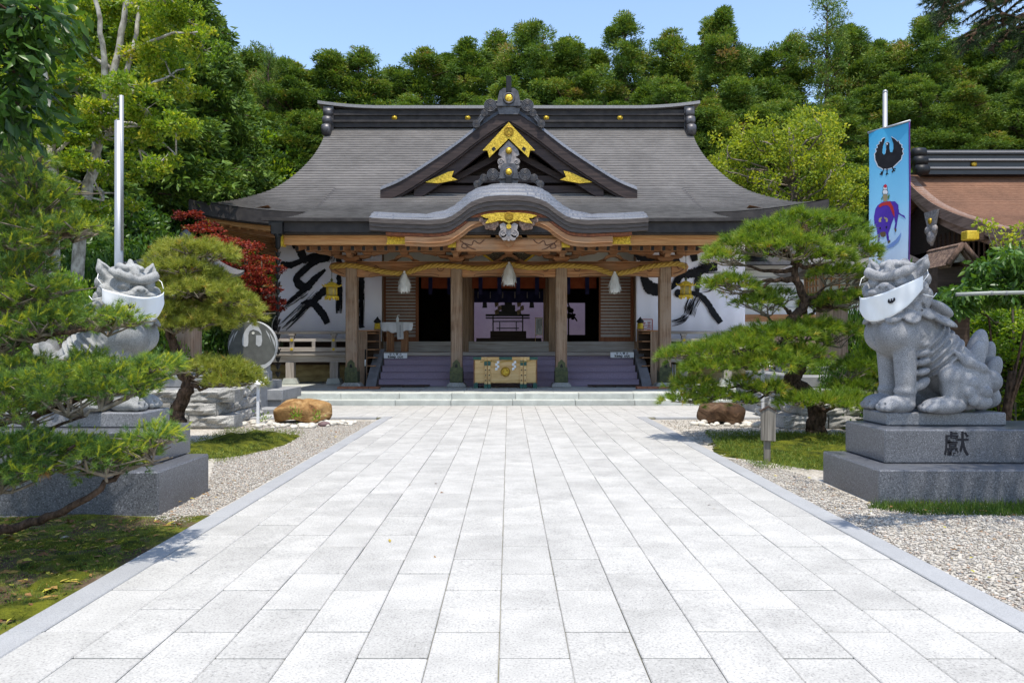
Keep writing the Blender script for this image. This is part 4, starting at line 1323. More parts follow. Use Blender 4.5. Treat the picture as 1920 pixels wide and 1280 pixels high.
def dry(m, pts, w0, y, n, seed=0, spread=1.0, lo=.3, hi=1.0):
    """Dry-brush hairs along a path."""
    r_ = np.random.default_rng(seed); P = np.array(catmull(pts, 12)); L = len(P)
    d = np.gradient(P, axis=0); d /= np.linalg.norm(d, axis=1, keepdims=True) + 1e-9; nr = np.stack([-d[:, 1], d[:, 0]], 1)
    for k in range(n):
        a = int(r_.uniform(0, .7) * L); b_ = min(L - 1, a + int(r_.uniform(lo, hi) * L * .5) + 3); o = r_.uniform(-1, 1) * w0 * spread; h = r_.uniform(.004, .013)
        q = range(a, b_ + 1, 2)
        A = [P[i] + nr[i] * (o + h * (1 - abs(2 * (i - a) / (b_ - a + 1) - 1)) * 1.0) for i in q]; B = [P[i] + nr[i] * (o - h) for i in q]
        vs = [(p[0], y, p[1]) for p in A] + [(p[0], y, p[1]) for p in B]; n2 = len(A)
        m.add(vs, [(i, i + 1, n2 + i + 1, n2 + i) for i in range(n2 - 1)])


BY = 22.75
def bp(x, y): return ((x - 954) / 1450 * BY, EYE + (647 - y) / 1450 * BY)
SC = 240 / 1463
def L7(x, y): return bp(500 + x * SC, 430 + y * SC)          # left hanging, measured on an enlarged crop
SR = 260 / 1513
def R8(x, y): return bp(1160 + x * SR, 440 + y * SR)
ww = SC / 1450 * BY

def hanging(x0, x1, z0, z1, text, seed):
    t = thing('calligraphy_hanging', text, 'hanging cloth', ((x0 + x1) / 2, BY, z1), group='calligraphy hangings on both wings of the hall')
    m = MB(); m.grid([[(x, BY + .012 * sin(5 * x + seed) + .008 * sin(13 * x), z) for x in np.linspace(x0, x1, 60)] for z in np.linspace(z0, z1, 4)])
    o = m.build('cloth', M['white_cloth'], t)
    s_ = o.modifiers.new('thick', 'SOLIDIFY'); s_.thickness = .004; s_.offset = 1
    return t


hl = hanging(-6.78, -3.735, 1.44, 4.75, 'white cloth on the left wing with a sweeping black character of crossing strokes', 1)
hr = hanging(3.735, 6.95, 1.44, 4.75, 'white cloth on the right wing with black looping brushwork and a red seal', 4)
IY = BY - .035
m = MB()
brush(m, [L7(355, 170), L7(385, 230), L7(418, 320)], [68 * ww, 52 * ww, 44 * ww], IY, .2, 1)
brush(m, [L7(185, 395), L7(270, 410), L7(370, 375), L7(470, 335), L7(590, 310), L7(700, 305)], [30 * ww, 36 * ww, 32 * ww, 42 * ww, 40 * ww, 44 * ww], IY - .002, .5, 2)
brush(m, [L7(690, 330), L7(560, 370), L7(430, 470), L7(345, 560), L7(390, 640), L7(470, 650), L7(560, 560), L7(675, 460)], [42 * ww, 36 * ww, 36 * ww, 38 * ww, 52 * ww, 40 * ww, 36 * ww, 14 * ww], IY - .004, .25, 3)
brush(m, [L7(500, 650), L7(400, 720), L7(300, 790), L7(210, 860)], [32 * ww, 28 * ww, 18 * ww, 4 * ww], IY - .006, .8, 4)
brush(m, [L7(740, 640), L7(640, 720), L7(540, 820), L7(430, 910), L7(300, 1050)], [44 * ww, 42 * ww, 38 * ww, 24 * ww, 6 * ww], IY - .008, .6, 5)
brush(m, [L7(400, 845), L7(480, 830), L7(560, 870), L7(640, 960), L7(700, 1075)], [10 * ww, 26 * ww, 42 * ww, 44 * ww, 36 * ww], IY - .010, .4, 6)
brush(m, [L7(815, 300), L7(835, 400)], [28 * ww, 34 * ww], IY - .002, .3, 7)
brush(m, [L7(830, 540), L7(835, 700), L7(830, 830), L7(815, 930)], [30 * ww, 32 * ww, 26 * ww, 20 * ww], IY - .004, .9, 8)
brush(m, [L7(1090, 540), L7(1085, 700), L7(1085, 900), L7(1080, 1060), L7(1092, 1125)], [30 * ww, 34 * ww, 14 * ww, 22 * ww, 34 * ww], IY - .006, 1.2, 9)
dry(m, [L7(620, 700), L7(380, 940), L7(180, 1130)], 70 * ww, IY - .011, 26, 1)
dry(m, [L7(460, 700), L7(320, 800), L7(170, 900)], 46 * ww, IY - .012, 26, 2)
dry(m, [L7(1090, 560), L7(1085, 850), L7(1085, 1110)], 42 * ww, IY - .013, 46, 3)
dry(m, [L7(830, 640), L7(825, 960)], 40 * ww, IY - .014, 30, 4)
dry(m, [L7(430, 350), L7(720, 300), L7(722, 380)], 50 * ww, IY - .0145, 26, 5)
m.build('brushwork', M['ink'], hl)
wr = SR / 1450 * BY
m = MB()
brush(m, [R8(195, 200), R8(240, 220), R8(330, 290), R8(450, 300), R8(600, 290), R8(660, 270)], [46 * wr, 70 * wr, 40 * wr, 60 * wr, 62 * wr, 40 * wr], IY, .3, 11)
brush(m, [R8(265, 470), R8(310, 540), R8(360, 590), R8(440, 600)], [34 * wr, 58 * wr, 70 * wr, 66 * wr], IY - .002, .4, 12)
brush(m, [R8(790, 140), R8(810, 210), R8(832, 290)], [46 * wr, 42 * wr, 34 * wr], IY - .004, .15, 13)
brush(m, [R8(720, 430), R8(800, 425), R8(900, 375), R8(1000, 340), R8(1070, 350)], [46 * wr, 44 * wr, 40 * wr, 36 * wr, 38 * wr], IY - .006, .8, 14)
brush(m, [R8(1060, 380), R8(960, 380), R8(880, 420), R8(860, 520), R8(848, 640)], [20 * wr, 30 * wr, 30 * wr, 36 * wr, 20 * wr], IY - .008, .8, 15)
brush(m, [R8(690, 430), R8(640, 490), R8(590, 570), R8(560, 600)], [30 * wr, 34 * wr, 22 * wr, 8 * wr], IY - .004, .5, 16)
brush(m, [R8(640, 640), R8(720, 640), R8(800, 640), R8(880, 660), R8(960, 740), R8(1030, 850), R8(1110, 960)], [44 * wr, 40 * wr, 24 * wr, 30 * wr, 32 * wr, 34 * wr, 32 * wr], IY - .010, .35, 17)
dry(m, [R8(880, 620), R8(800, 760), R8(760, 880)], 66 * wr, IY - .012, 46, 7)
dry(m, [R8(760, 860), R8(680, 930), R8(570, 960)], 40 * wr, IY - .013, 30, 8)
dry(m, [R8(1100, 360), R8(950, 360), R8(860, 330)], 60 * wr, IY - .0135, 30, 9)
dry(m, [R8(700, 420), R8(640, 520), R8(560, 560)], 40 * wr, IY - .014, 24, 10)
dry(m, [R8(900, 600), R8(980, 590), R8(1010, 560)], 40 * wr, IY - .0145, 20, 12)
m.build('brushwork', M['ink'], hr)


def text_mesh(s, size, ext, mat, name, align='CENTER', bold=0.0):
    c = bpy.data.curves.new('lettering_curve', 'FONT'); c.body = s; c.size = size; c.extrude = ext; c.align_x = align; c.align_y = 'CENTER'; c.resolution_u = 3; c.offset = bold
    o = bpy.data.objects.new('lettering_tmp', c); C.objects.link(o)
    dg = bpy.context.evaluated_depsgraph_get(); dg.update()
    me = bpy.data.meshes.new_from_object(o.evaluated_get(dg)); me.name = name
    bpy.data.objects.remove(o); bpy.data.curves.remove(c)
    me.materials.clear(); me.materials.append(mat)
    return me


def text_on(name, s, size, mat, parent, pos, rot=(pi / 2, 0, 0), ext=.001, sc=(1, 1, 1), bold=0.0):
    o = link_mesh(name, text_mesh(s, size, ext, mat, name, bold=bold), parent)
    o.location = Vector(pos) - (origin_of(parent) if parent else Vector((0, 0, 0)))
    o.rotation_euler = rot; o.scale = sc
    return o


a = R8(1253, 330); text_on('character', '庚', .30, M['ink'], hr, (a[0], IY, a[1]))
seal = simple('red_seal', (.45, .11, .10), (.36, .09, .08), 20)
a = R8(299, 990); x, z = a; w = .18
s_m = MB(); 
for k in (-1, 1): s_m.box(x + k * w - .012, x + k * w + .012, IY - .002, IY, z - w, z + w).box(x - w, x + w, IY - .004, IY - .002, z + k * w - .012, z + k * w + .012)
for dx, dz, sx, sz in ((-.08, .08, .06, .012), (-.08, .04, .05, .01), (.08, .09, .05, .012), (.08, .03, .012, .07), (-.08, -.07, .012, .06), (-.05, -.10, .06, .01), (.08, -.06, .06, .012), (.07, -.12, .05, .012), (0, 0, .15, .008)): s_m.box(x + dx - sx, x + dx + sx, IY - .006, IY - .004, z + dz - sz, z + dz + sz)
s_m.build('red_seal', seal, hr)

# ---- straw rope with three tassels
rp = [(621, 500), (634, 499), (650, 497.5), (675, 500), (701, 506), (730, 511), (758, 512), (780, 505.5), (800, 500), (822, 497.5), (860, 499.5), (890, 503), (915, 502), (936, 498.5), (954, 495.5), (975, 499), (1000, 502), (1040, 499), (1052, 497.5), (1090, 499.5), (1115, 502), (1135, 509), (1153, 513), (1185, 508), (1215, 500), (1246, 496), (1270, 494.5), (1286, 500)]
RY = 19.66
rc_ = catmull([tuple(at(x, y, RY)) for x, y in rp], 14)
rope = MB(); nT = len(rc_)
P = np.array(rc_); d = np.gradient(P, axis=0); d /= np.linalg.norm(d, axis=1, keepdims=True)
up = np.array([0, 0, 1.0]); sid = np.cross(d, up); sid /= np.linalg.norm(sid, axis=1, keepdims=True); nup = np.cross(sid, d)
arc = np.concatenate([[0], np.cumsum(np.linalg.norm(np.diff(P, axis=0), axis=1))])
fa = np.linspace(0, arc[-1], 700); Pf = np.stack([np.interp(fa, arc, P[:, i]) for i in range(3)], 1); Sf = np.stack([np.interp(fa, arc, sid[:, i]) for i in range(3)], 1); Uf = np.stack([np.interp(fa, arc, nup[:, i]) for i in range(3)], 1)
for k in range(3):
    an = fa * 2 * pi / .42 + k * 2 * pi / 3
    Q = Pf + (Sf * np.cos(an)[:, None] + Uf * np.sin(an)[:, None]) * .036
    rope.tube([tuple(q) for q in Q], .036, 6)
ro = rope.build('straw_rope', M['rope']); label(ro, 'thick twisted straw rope strung along the porch beam in shallow swags', 'rope')


def tassel(px, py0, py1, wpx, text):
    top = at(px, py0, RY - .1); bot = at(px, py1, RY - .1); h = top.z - bot.z; R = wpx / 1450 * RY / 2
    t = thing('rope_tassel', text, 'tassel', tuple(top), group='white tassels on the straw rope')
    V = []; F = []; r_ = np.random.default_rng(int(px))
    for k in range(420):
        a = r_.uniform(0, 2 * pi); u0 = r_.uniform(0, .75); u1 = min(1, u0 + r_.uniform(.15, .4)) + r_.normal(0, .02)
        rad = lambda u: R * (.22 + .78 * min(1, u * 1.45) ** .8) * (1.0 if u < .9 else .93) * r_.uniform(.8, 1.05)
        p0 = np.array([rad(u0) * cos(a), rad(u0) * sin(a), -u0 * h]); a += r_.normal(0, .12)
        sp = r_.uniform(.95, 1.28); p1 = np.array([rad(u1) * cos(a) * sp, rad(u1) * sin(a) * sp, -u1 * h * r_.uniform(.9, 1.03)]); s = np.array([-sin(a), cos(a), r_.normal(0, .9)]) * r_.uniform(.004, .013)
        b = len(V); V += [p0 - s, p0 + s, p1 + s * .8, p1 - s * .8]; F.append((b, b + 1, b + 2, b + 3))
    link_mesh('paper_strands', np_mesh('paper_strands', V, F, M['white_paper']), t)['kind'] = 'stuff'
    core = MB().lathe([(.02, 0), (R * .5, -h * .3), (R * .78, -h * .75), (R * .7, -h * .94)][::-1], 10); core.build('core', M['white_paper'], t, local=True)
    MB().ellipsoid((0, 0, .01), (.03, .03, .04)).build('knot', M['white_paper'], t, local=True)


tassel(758, 511, 549, 22, 'white shredded tassel hanging from the straw rope left of the offering box')
tassel(954.5, 494, 536, 24, 'white shredded tassel hanging from the middle of the straw rope above the offering box')
tassel(1152.5, 512, 550, 21, 'white shredded tassel hanging from the straw rope right of the offering box')


# ---- gilt hanging lanterns
def lantern(px, py, text):
    YL = 19.0
    c = at(px, py, YL); t = thing('hanging_lantern', text, 'lantern', (c.x, YL, c.z), group='gilt lanterns at the porch corners')
    n = 6; e = MB()
    e.lathe([(.02, .25), (.04, .235), (.10, .215), (.16, .165), (.205, .13), (.22, .135), (.17, .115), (.02, .115)][::-1], n, smooth=False)
    ro_ = e.build('lantern_roof', M['gold_flat'], t, local=True)
    cl = MB()
    for k in range(n):
        a = 2 * pi * k / n; cl.tube([(.19 * cos(a), .19 * sin(a), .14), (.235 * cos(a), .235 * sin(a), .16), (.24 * cos(a), .24 * sin(a), .19)], [.02, .016, .006], 5)
    cl.build('roof_curls', M['gold_flat'], ro_, local=True)
    body = MB()
    for k in range(n):
        a = 2 * pi * k / n; x, y_ = .125 * cos(a), .125 * sin(a)
        body.tube([(x, y_, -.10), (x, y_, .12)], .012, 5)
        a2 = 2 * pi * (k + 1) / n; x2, y2 = .125 * cos(a2), .125 * sin(a2)
        for u in (.25, .5, .75): body.tube([(x + (x2 - x) * u, y_ + (y2 - y_) * u, -.10), (x + (x2 - x) * u, y_ + (y2 - y_) * u, .12)], .004, 4)
        for z in (-.06, -.02, .02, .06): body.tube([(x, y_, z), (x2, y2, z)], .004, 4)
    body.build('lattice', M['gold_flat'], t, local=True)
    MB().lathe([(.10, -.09), (.10, .11)], 6).build('paper_panel', simple('lantern_paper', (.50, .45, .30), (.40, .36, .22), 12), t, local=True)
    MB().lathe([(.08, -.13), (.17, -.145), (.175, -.115), (.14, -.10), (.08, -.10)], n, smooth=False).build('base_plate', M['gold_flat'], t, local=True)
    for k in range(n):
        a = 2 * pi * k / n
        MB().prism([(-.03, -.13), (.03, -.13), (.022, -.20), (-.022, -.20)], .15, .17, M=Matrix.Rotation(a + pi / 2, 4, 'Z')).build('foot', M['gold_flat'], t, local=True)
    MB().lathe([(.02, .25), (.035, .28), (.03, .30), (.008, .34)], 10).build('finial', M['patina'], t, local=True)
    zt = EYE + (647 - 466) / 1450 * YL - c.z
    ch = MB()
    for k in range(int((zt - .34) / .035)):
        z = .34 + k * .035; ring_ = [(.009 * cos(q), 0, z + .017 + .02 * sin(q)) if k % 2 else (0, .009 * cos(q), z + .017 + .02 * sin(q)) for q in np.linspace(0, 2 * pi, 7)]
        ch.tube(ring_, .004, 3, cap=False)
    ch.build('chain', M['black'], t, local=True)['kind'] = 'stuff'


lantern(622, 547, 'gilt six sided lantern hanging by the left porch column')
lantern(1286, 545, 'gilt six sided lantern hanging by the right porch column')

# ---- offering box
ob = thing('offering_box', 'pale wooden offering box with gold comma crest and green fittings between the porch columns', 'offering box', (-.085, 19.7, .25))
OX0, OX1, OY0, OY1 = -.86, .69, 19.42, 19.95
MB().box(OX0, OX1, OY0, OY1, .38, .955, ch=.012).build('body', M['wood_box'], ob)
MB().box(OX0 - .03, OX1 + .03, OY0 - .03, OY0 + .07, .955, 1.03).box(OX0 - .03, OX1 + .03, OY1 - .06, OY1 + .03, .955, 1.03).build('rim', M['wood_box'], ob, bevel=.006)
sl = MB().box(-.012, .012, OY0 + .07 - 19.7, OY1 - .06 - 19.7, -.03, .02).mesh('slat', M['wood_box'])
for x in np.arange(OX0 + .06, OX1, .09):
    o = link_mesh('slat', sl, ob); o.location = (x + .085, 0, .74)
for a, b_ in ((OX0 - .035, OX0 + .17), (OX1 - .17, OX1 + .035), (-.24, .08)):
    MB().box(a, b_, OY0 - .037, OY0 - .031, .965, 1.035).box(a, b_, OY0 - .037, OY0 + .07, 1.031, 1.037).build('metal_plate', M['green_metal'], ob)
for x in (OX0 - .012, OX1 + .012):
    MB().box(x - .012, x + .012, OY0 - .012, OY1 + .01, .37, .955).build('corner_board', simple('red_brown_edge', (.28, .13, .06), (.2, .09, .04), 9), ob)
for x in (OX0 + .28, OX0 + .37, OX1 - .37, OX1 - .28):
    p = MB().box(x - .033, x + .033, OY0 - .045, OY0 - .005, .34, 1.03, ch=.004).build('strap_post', M['wood_box'], ob)
    MB().box(x - .04, x + .04, OY0 - .052, OY0 - .0, .25, .36).build('metal_foot', M['green_metal'], p)
    MB().box(x - .036, x + .036, OY0 - .049, OY0 - .043, .82, .94).build('metal_plate', M['green_metal'], p)
    for z in (.45, .58, .71): disc(MB(), x, z, .017, OY0 - .055, OY0 - .045, 8).build('stud', M['black'], p)
for x in (OX0 + .03, OX1 - .03):
    MB().box(x - .05, x + .05, OY0 - .01, OY1, .25, .39).build('metal_foot', M['green_metal'], ob)
cr = disc(MB(), -.085, .665, .118, OY0 - .03, OY0 - .0, 28); cr2 = ring(MB(), -.085, .665, .108, .012, OY0 - .033); tomoe(cr2, -.085, .665, .10, OY0 - .03, .02, ph=.9)
co = cr.build('crest', M['gold_flat'], ob); cr2.build('comma_relief', M['old_gold'], co)
rp2 = MB(); rp2.tube([(x, OY0 - .05, .94 + .02 * cos(12 * x) - .02) for x in np.linspace(OX0 + .15, OX1 - .15, 30)], .010, 6); rp2.build('straw_cord', M['rope'], ob)
for x, tx in ((-.29, 'left'), (.13, 'right')):
    s = MB()
    for k in range(4):
        dx = .022 * (-1) ** k; z = .93 - k * .055
        s.prism([(x + dx - .03, z), (x + dx + .025, z + .012), (x + dx + .035, z - .05), (x + dx - .022, z - .065)], OY0 - .066 - .003 * k, OY0 - .062 - .003 * k)
    label(s.build('paper_streamer', M['white_paper']), 'white zigzag paper streamer on the front of the offering box, %s of its crest' % tx, 'paper streamer', 'paper streamers on the offering box')

# ---- keep-out signs on the top step
for px0, px1, py0, py1, tx in ((719.7, 763.5, 661.8, 671.5, 'white keep out sign lying on the stairs near the left stringer'), (1144.5, 1188.5, 660, 670.3, 'white keep out sign lying on the stairs near the right stringer')):
    YS = 21.2; a = at(px0, py0, YS); b_ = at(px1, py1, YS); cx_, cz_ = (a.x + b_.x) / 2, (a.z + b_.z) / 2
    t = thing('keep_out_sign', tx, 'sign', (cx_, YS, b_.z), group='keep out signs on the stairs')
    MB().box(a.x, b_.x, YS - .006, YS + .006, b_.z, a.z).build('board', M['mask'], t)
    text_on('lettering', '立 入 禁 止', .072, M['ink'], t, (cx_, YS - .008, cz_ + .034), bold=.0015)
    text_on('lettering', 'keep out', .098, M['ink'], t, (cx_, YS - .008, cz_ - .028), bold=.003, sc=(1.18, 1, 1))

# ---- boards and bricks at the foot of the stairs
for px0, px1, tx in ((707, 805, 'left'), (1103, 1200, 'right')):
    YB = 20.1; a = (px0 - 954) / 1450 * YB; b_ = (px1 - 954) / 1450 * YB
    t = thing('foot_board', 'low brown duckboard at the foot of the %s half of the stairs' % tx, 'duckboard', ((a + b_) / 2, YB, .25))
    for k in range(3): MB().box(a, b_, YB - .2 + k * .14, YB - .09 + k * .14, .275, .297).build('plank', M['wood_dark'], t)
    for x in (a + .15, (a + b_) / 2, b_ - .15): MB().box(x - .03, x + .03, YB - .2, YB + .19, .25, .275).build('batten', M['wood_dark'], t)
bmesh_ = MB().box(-.125, .125, -.06, .06, 0, .055, ch=.006).mesh('brick', M['brick'])
for cx_, tx in ((-3.72, 'left'), (3.68, 'right')):
    grp = 'loose bricks by the %s porch column' % tx
    for k in range(8):
        x = cx_ + (-.39 + .26 * (k % 4)) + random.uniform(-.006, .006); y_ = 19.12 + .14 * (k // 4) + random.uniform(-.006, .006)
        o = link_mesh('brick', bmesh_, None, loc=(x, y_, .25)); o.rotation_euler = (0, 0, random.uniform(-.03, .03))
        label(o, 'red brick in the flat row of bricks beside the %s porch column' % tx, 'brick', grp)

# ---- shoe racks either side of the stairs
for s, tx in ((-1, 'left'), (1, 'right')):
    xa, xb = s * 3.84, s * 3.98; Yr = 20.75
    t = thing('shoe_rack', 'brown wooden shoe rack on the %s side of the stairs' % tx, 'shoe rack', (s * 3.85, Yr, .25), group='shoe racks beside the stairs')
    x0, x1 = min(s * 3.58, s * 4.06), max(s * 3.58, s * 4.06)
    MB().box(min(s * 3.80, s * 4.06), max(s * 3.80, s * 4.06), Yr - .02, Yr + .02, .27, 1.72).build('end_panel', M['wood_redz'], t)
    for k in range(7): MB().box(x0, x1, Yr + .02, Yr + .6, .32 + k * .22, .345 + k * .22).build('shelf', M['wood_red'], t)
    MB().box(x0, x1, Yr + .6, Yr + .63, .27, 1.70).build('back_panel', M['wood_dark'], t)
    MB().box(min(s * 4.03, s * 4.06), max(s * 4.03, s * 4.06), Yr + .02, Yr + .6, .27, 1.70).build('side_panel', M['wood_dark'], t)
    MB().box(x0 - .02, x1 + .02, Yr - .03, Yr + .63, 1.70, 1.735).build('top_board', M['wood_red'], t)
# thin barrier pole
t = thing('barrier_pole', 'thin black pole with a white band leaning by the left shoe rack', 'pole', (-3.81, 20.5, .25))
MB().tube([(-3.81, 20.5, .25), (-3.80, 20.5, 1.22)], .018, 8).build('shaft', M['black'], t)
MB().tube([(-3.807, 20.5, .78), (-3.804, 20.5, .95)], .0195, 8).build('white_band', M['white_paper'], t)
t = thing('barrier_pole', 'short grey tube standing beside the right porch column', 'pole', (4.31, 20.2, .25))
MB().tube([(4.28, 20.2, .25), (4.28, 20.2, .83)], .014, 8).build('shaft', M['steel'], t)
MB().tube([(4.34, 20.2, .25), (4.34, 20.2, .83)], .014, 8).build('shaft', M['steel'], t)

# ---- table with cloth, bottle
TY = 22.1
def tx_(px): return (px - 954) / 1450 * TY
def tz_(py): return EYE + (647 - py) / 1450 * TY
tb = thing('side_table', 'small slatted wooden table under a white cloth left of the left doorway', 'table', (tx_(747), TY, 1.14))
MB().box(tx_(722), tx_(772), TY - .22, TY + .22, tz_(606.5), tz_(605)).build('table_top', M['wood_box'], tb)
tw = simple('table_slat_wood', (.34, .17, .08), (.24, .11, .05), 12, stretch=(1, 1, .2))
for a in (726.5, 730.5, 734.5, 753.5, 757.5, 761.5):
    MB().box(tx_(a), tx_(a + 3.2), TY - .18, TY - .15, 1.14, tz_(607)).build('slat', tw, tb)
    MB().box(tx_(a), tx_(a + 3.2), TY + .15, TY + .18, 1.14, tz_(607)).build('slat', tw, tb)
cl = MB(); rows = []
for j in range(6):
    v = j / 5; row = []
    for x in np.linspace(0, 1, 40):
        X = tx_(718.5) + x * (tx_(775) - tx_(718.5)); droop = (604.5 + v * (14 + 5.5 * abs(sin(2.6 * x + .4)) ** 2 + 1.2 * sin(22 * x)))
        row.append((X * 1.0 + (x - .5) * .05 * (1 - v), TY - .23 - .03 * v - .018 * v * sin(30 * x), tz_(droop)))
    rows.append(row)
cl.grid(rows); cl.grid([[(tx_(718.5 + 56.5 * u), y_, tz_(604.4)) for u in np.linspace(0, 1, 8)] for y_ in (TY - .235, TY + .24)])
co = cl.build('table_cloth', simple('plain_white_cloth', (.72, .72, .73), (.64, .64, .66), 2, .9, .1)); s_ = co.modifiers.new('thick', 'SOLIDIFY'); s_.thickness = .004
label(co, 'white cloth draped over the small table by the left doorway', 'tablecloth')
r_ = MB().prism([(tx_(745), tz_(605)), (tx_(758), tz_(605)), (tx_(759.5), tz_(635.5)), (tx_(748), tz_(636.5))][::-1], TY - .29, TY - .285).build('paper_banner', simple('grey_paper', (.50, .50, .50), (.44, .44, .44), 6)); label(r_, 'narrow grey paper strip with writing hanging over the white tablecloth', 'paper notice')
wm = MB()
for k in range(11): wm.box(tx_(752.2), tx_(753.6), TY - .292, TY - .2905, tz_(610 + k * 2.1 + 1.3), tz_(610 + k * 2.1))
wm.build('writing', M['ink'], r_)
bt_ = thing('pump_bottle', 'white pump bottle of hand sanitiser standing on the small white table', 'bottle', (tx_(746), TY - .05, tz_(604.3)))
MB().lathe([(.036, 0), (.04, .01), (.04, .11), (.03, .135), (.014, .145), (.014, .165)], 14).build('bottle_body', M['white_paper'], bt_, local=True)
MB().lathe([(.016, .165), (.016, .18), (.006, .182), (.006, .21)], 10).tube([(0, 0, .21), (.045, 0, .212), (.055, 0, .20)], .008, 6).build('pump', M['white_paper'], bt_, local=True)

# ---- rain chain at the porch corner
RX, RYc = -5.11, 17.12
t = thing('rain_chain', 'black iron rain chain of tulip cups hanging from the left porch gutter corner', 'rain chain', (RX, RYc, .1))
hop = MB().box(-.12, .12, -.10, .10, 3.78, 4.03).lathe([(.03, 3.45), (.06, 3.5), (.065, 3.72), (.10, 3.79)], 10).box(-.20, .12, -.02, .02, 3.98, 4.08)
hop.v = [(x + RX, y_ + RYc, z) for x, y_, z in hop.v]; hop.build('gutter_hopper', M['patina'] if False else M['black'], t)
cup = MB()
prof = [(.012, -.06), (.030, -.045), (.042, -.01), (.055, .045), (.050, .045), (.036, -.005), (.02, -.04)]
cup.lathe(prof, 6, smooth=False)
for k in range(6):
    a = 2 * pi * k / 6; cup.tube([(.052 * cos(a), .052 * sin(a), .04), (.068 * cos(a), .068 * sin(a), .075)], [.012, .003], 4)
cupm = cup.mesh('cup', M['black'])
z = 3.33
while z > .22:
    o = link_mesh('cup', cupm, t); o.location = (0, 0, z - .1); o.rotation_euler = (0, 0, random.uniform(0, 1)); z -= .165
MB().tube([(RX, RYc, .1), (RX, RYc, 3.5)], .006, 5).build('chain', M['black'], t)
# ================================================================== GARDEN STRUCTURES
M['slab'] = granite('grey_slab', (.30, .305, .31), (.19, .19, .20), (.43, .43, .43), .7, .25, 150, .35, .15, .08)


def rough_block(w, d, h, seed):
    """Split-faced stone: the front (-y) is broken into facets."""
    r_ = np.random.default_rng(seed); nx, nz = 9, 5; ph = r_.uniform(0, 6.3, 6)
    m = MB()
    def bulge(u, v):
        e = (1 - abs(2 * u - 1) ** 5) * (1 - abs(2 * v - 1) ** 4)
        return e * (.03 + .022 * sin(5 * u + ph[0]) * sin(4 * v + ph[1]) + .02 * sin(9 * u + ph[2] + 3 * v) + r_.normal(0, .016)) + r_.normal(0, .004)
    g = [[(-w / 2 + w * i / nx, -bulge(i / nx, j / nz), h * j / nz + (r_.normal(0, .004) if 0 < j else 0)) for i in range(nx + 1)] for j in range(nz + 1)]
    m.grid(g, smooth=False)
    B = [p for p in g[-1]]
    m.add(B + [(p[0], d, h) for p in B], [(i, i + 1, nx + 2 + i, nx + 1 + i) for i in range(nx)])
    m.add([g[j][0] for j in range(nz + 1)] + [(-w / 2, d, h * j / nz) for j in range(nz + 1)], [(i, i + 1, nz + 2 + i, nz + 1 + i) for i in range(nz)])
    m.add([g[j][-1] for j in range(nz + 1)] + [(w / 2, d, h * j / nz) for j in range(nz + 1)], [(i + 1, i, nz + 1 + i, nz + 2 + i) for i in range(nz)])
    return m.mesh('stone_block', M['rough_stone'])


blockm = [rough_block(.74, .4, .205, 40 + k) for k in range(6)]


def stone_base(s, text):
    """Rough stone platform carrying a wooden lantern; s = side of the path."""
    t = thing('stone_plinth', text, 'stone plinth', (s * 6.2, 14.6, 0), group='rough stone plinths under the wooden lanterns')
    fx0, fx1, fy0, fy1 = 4.77, 7.75, 12.6, 16.6
    MB().box(min(s * fx0, s * fx1) + .1, max(s * fx0, s * fx1) - .1, fy0 + .1, fy1, -.1, .60).build('core', M['slab'], t)
    for r in range(3):
        x = fx0 - (0 if r % 2 else .3); k = 0
        while x < fx1 - .2:
            o = link_mesh('stone_block', random.choice(blockm), t); o.location = Vector((s * (x + .37), fy0 + .012 * r, -.02 + r * .209)) - origin_of(t)
            o.scale = (random.uniform(.97, .99), 1, random.uniform(.97, .99)); x += .745
        y = fy0 + .05
        while y < 14.6:
            o = link_mesh('stone_block', random.choice(blockm), t); o.location = Vector((s * (fx0 - .02 + .012 * r), y + .37, -.02 + r * .209)) - origin_of(t)
            o.rotation_euler = (0, 0, s * pi / 2 if s < 0 else -pi / 2); o.rotation_euler = (0, 0, pi / 2 if s < 0 else -pi / 2)
            o.scale = (.98, 1, random.uniform(.97, .99)); y += .745
    for y in (13.0, 14.6, 16.0):
        pass
    MB().box(s * 6.2 - 1.25, s * 6.2 + 1.25, 13.25, 16.2, .6, .80, ch=.02).build('upper_slab', M['slab'], t)
    MB().box(s * 6.2 - .9, s * 6.2 + .9, 13.9, 15.8, .80, .95, ch=.02).build('upper_slab', M['slab'], t)
    return t


stone_base(-1, 'rough stone plinth with three courses of split blocks behind the left guardian statue')
stone_base(1, 'rough stone plinth half hidden behind the big clipped pine')


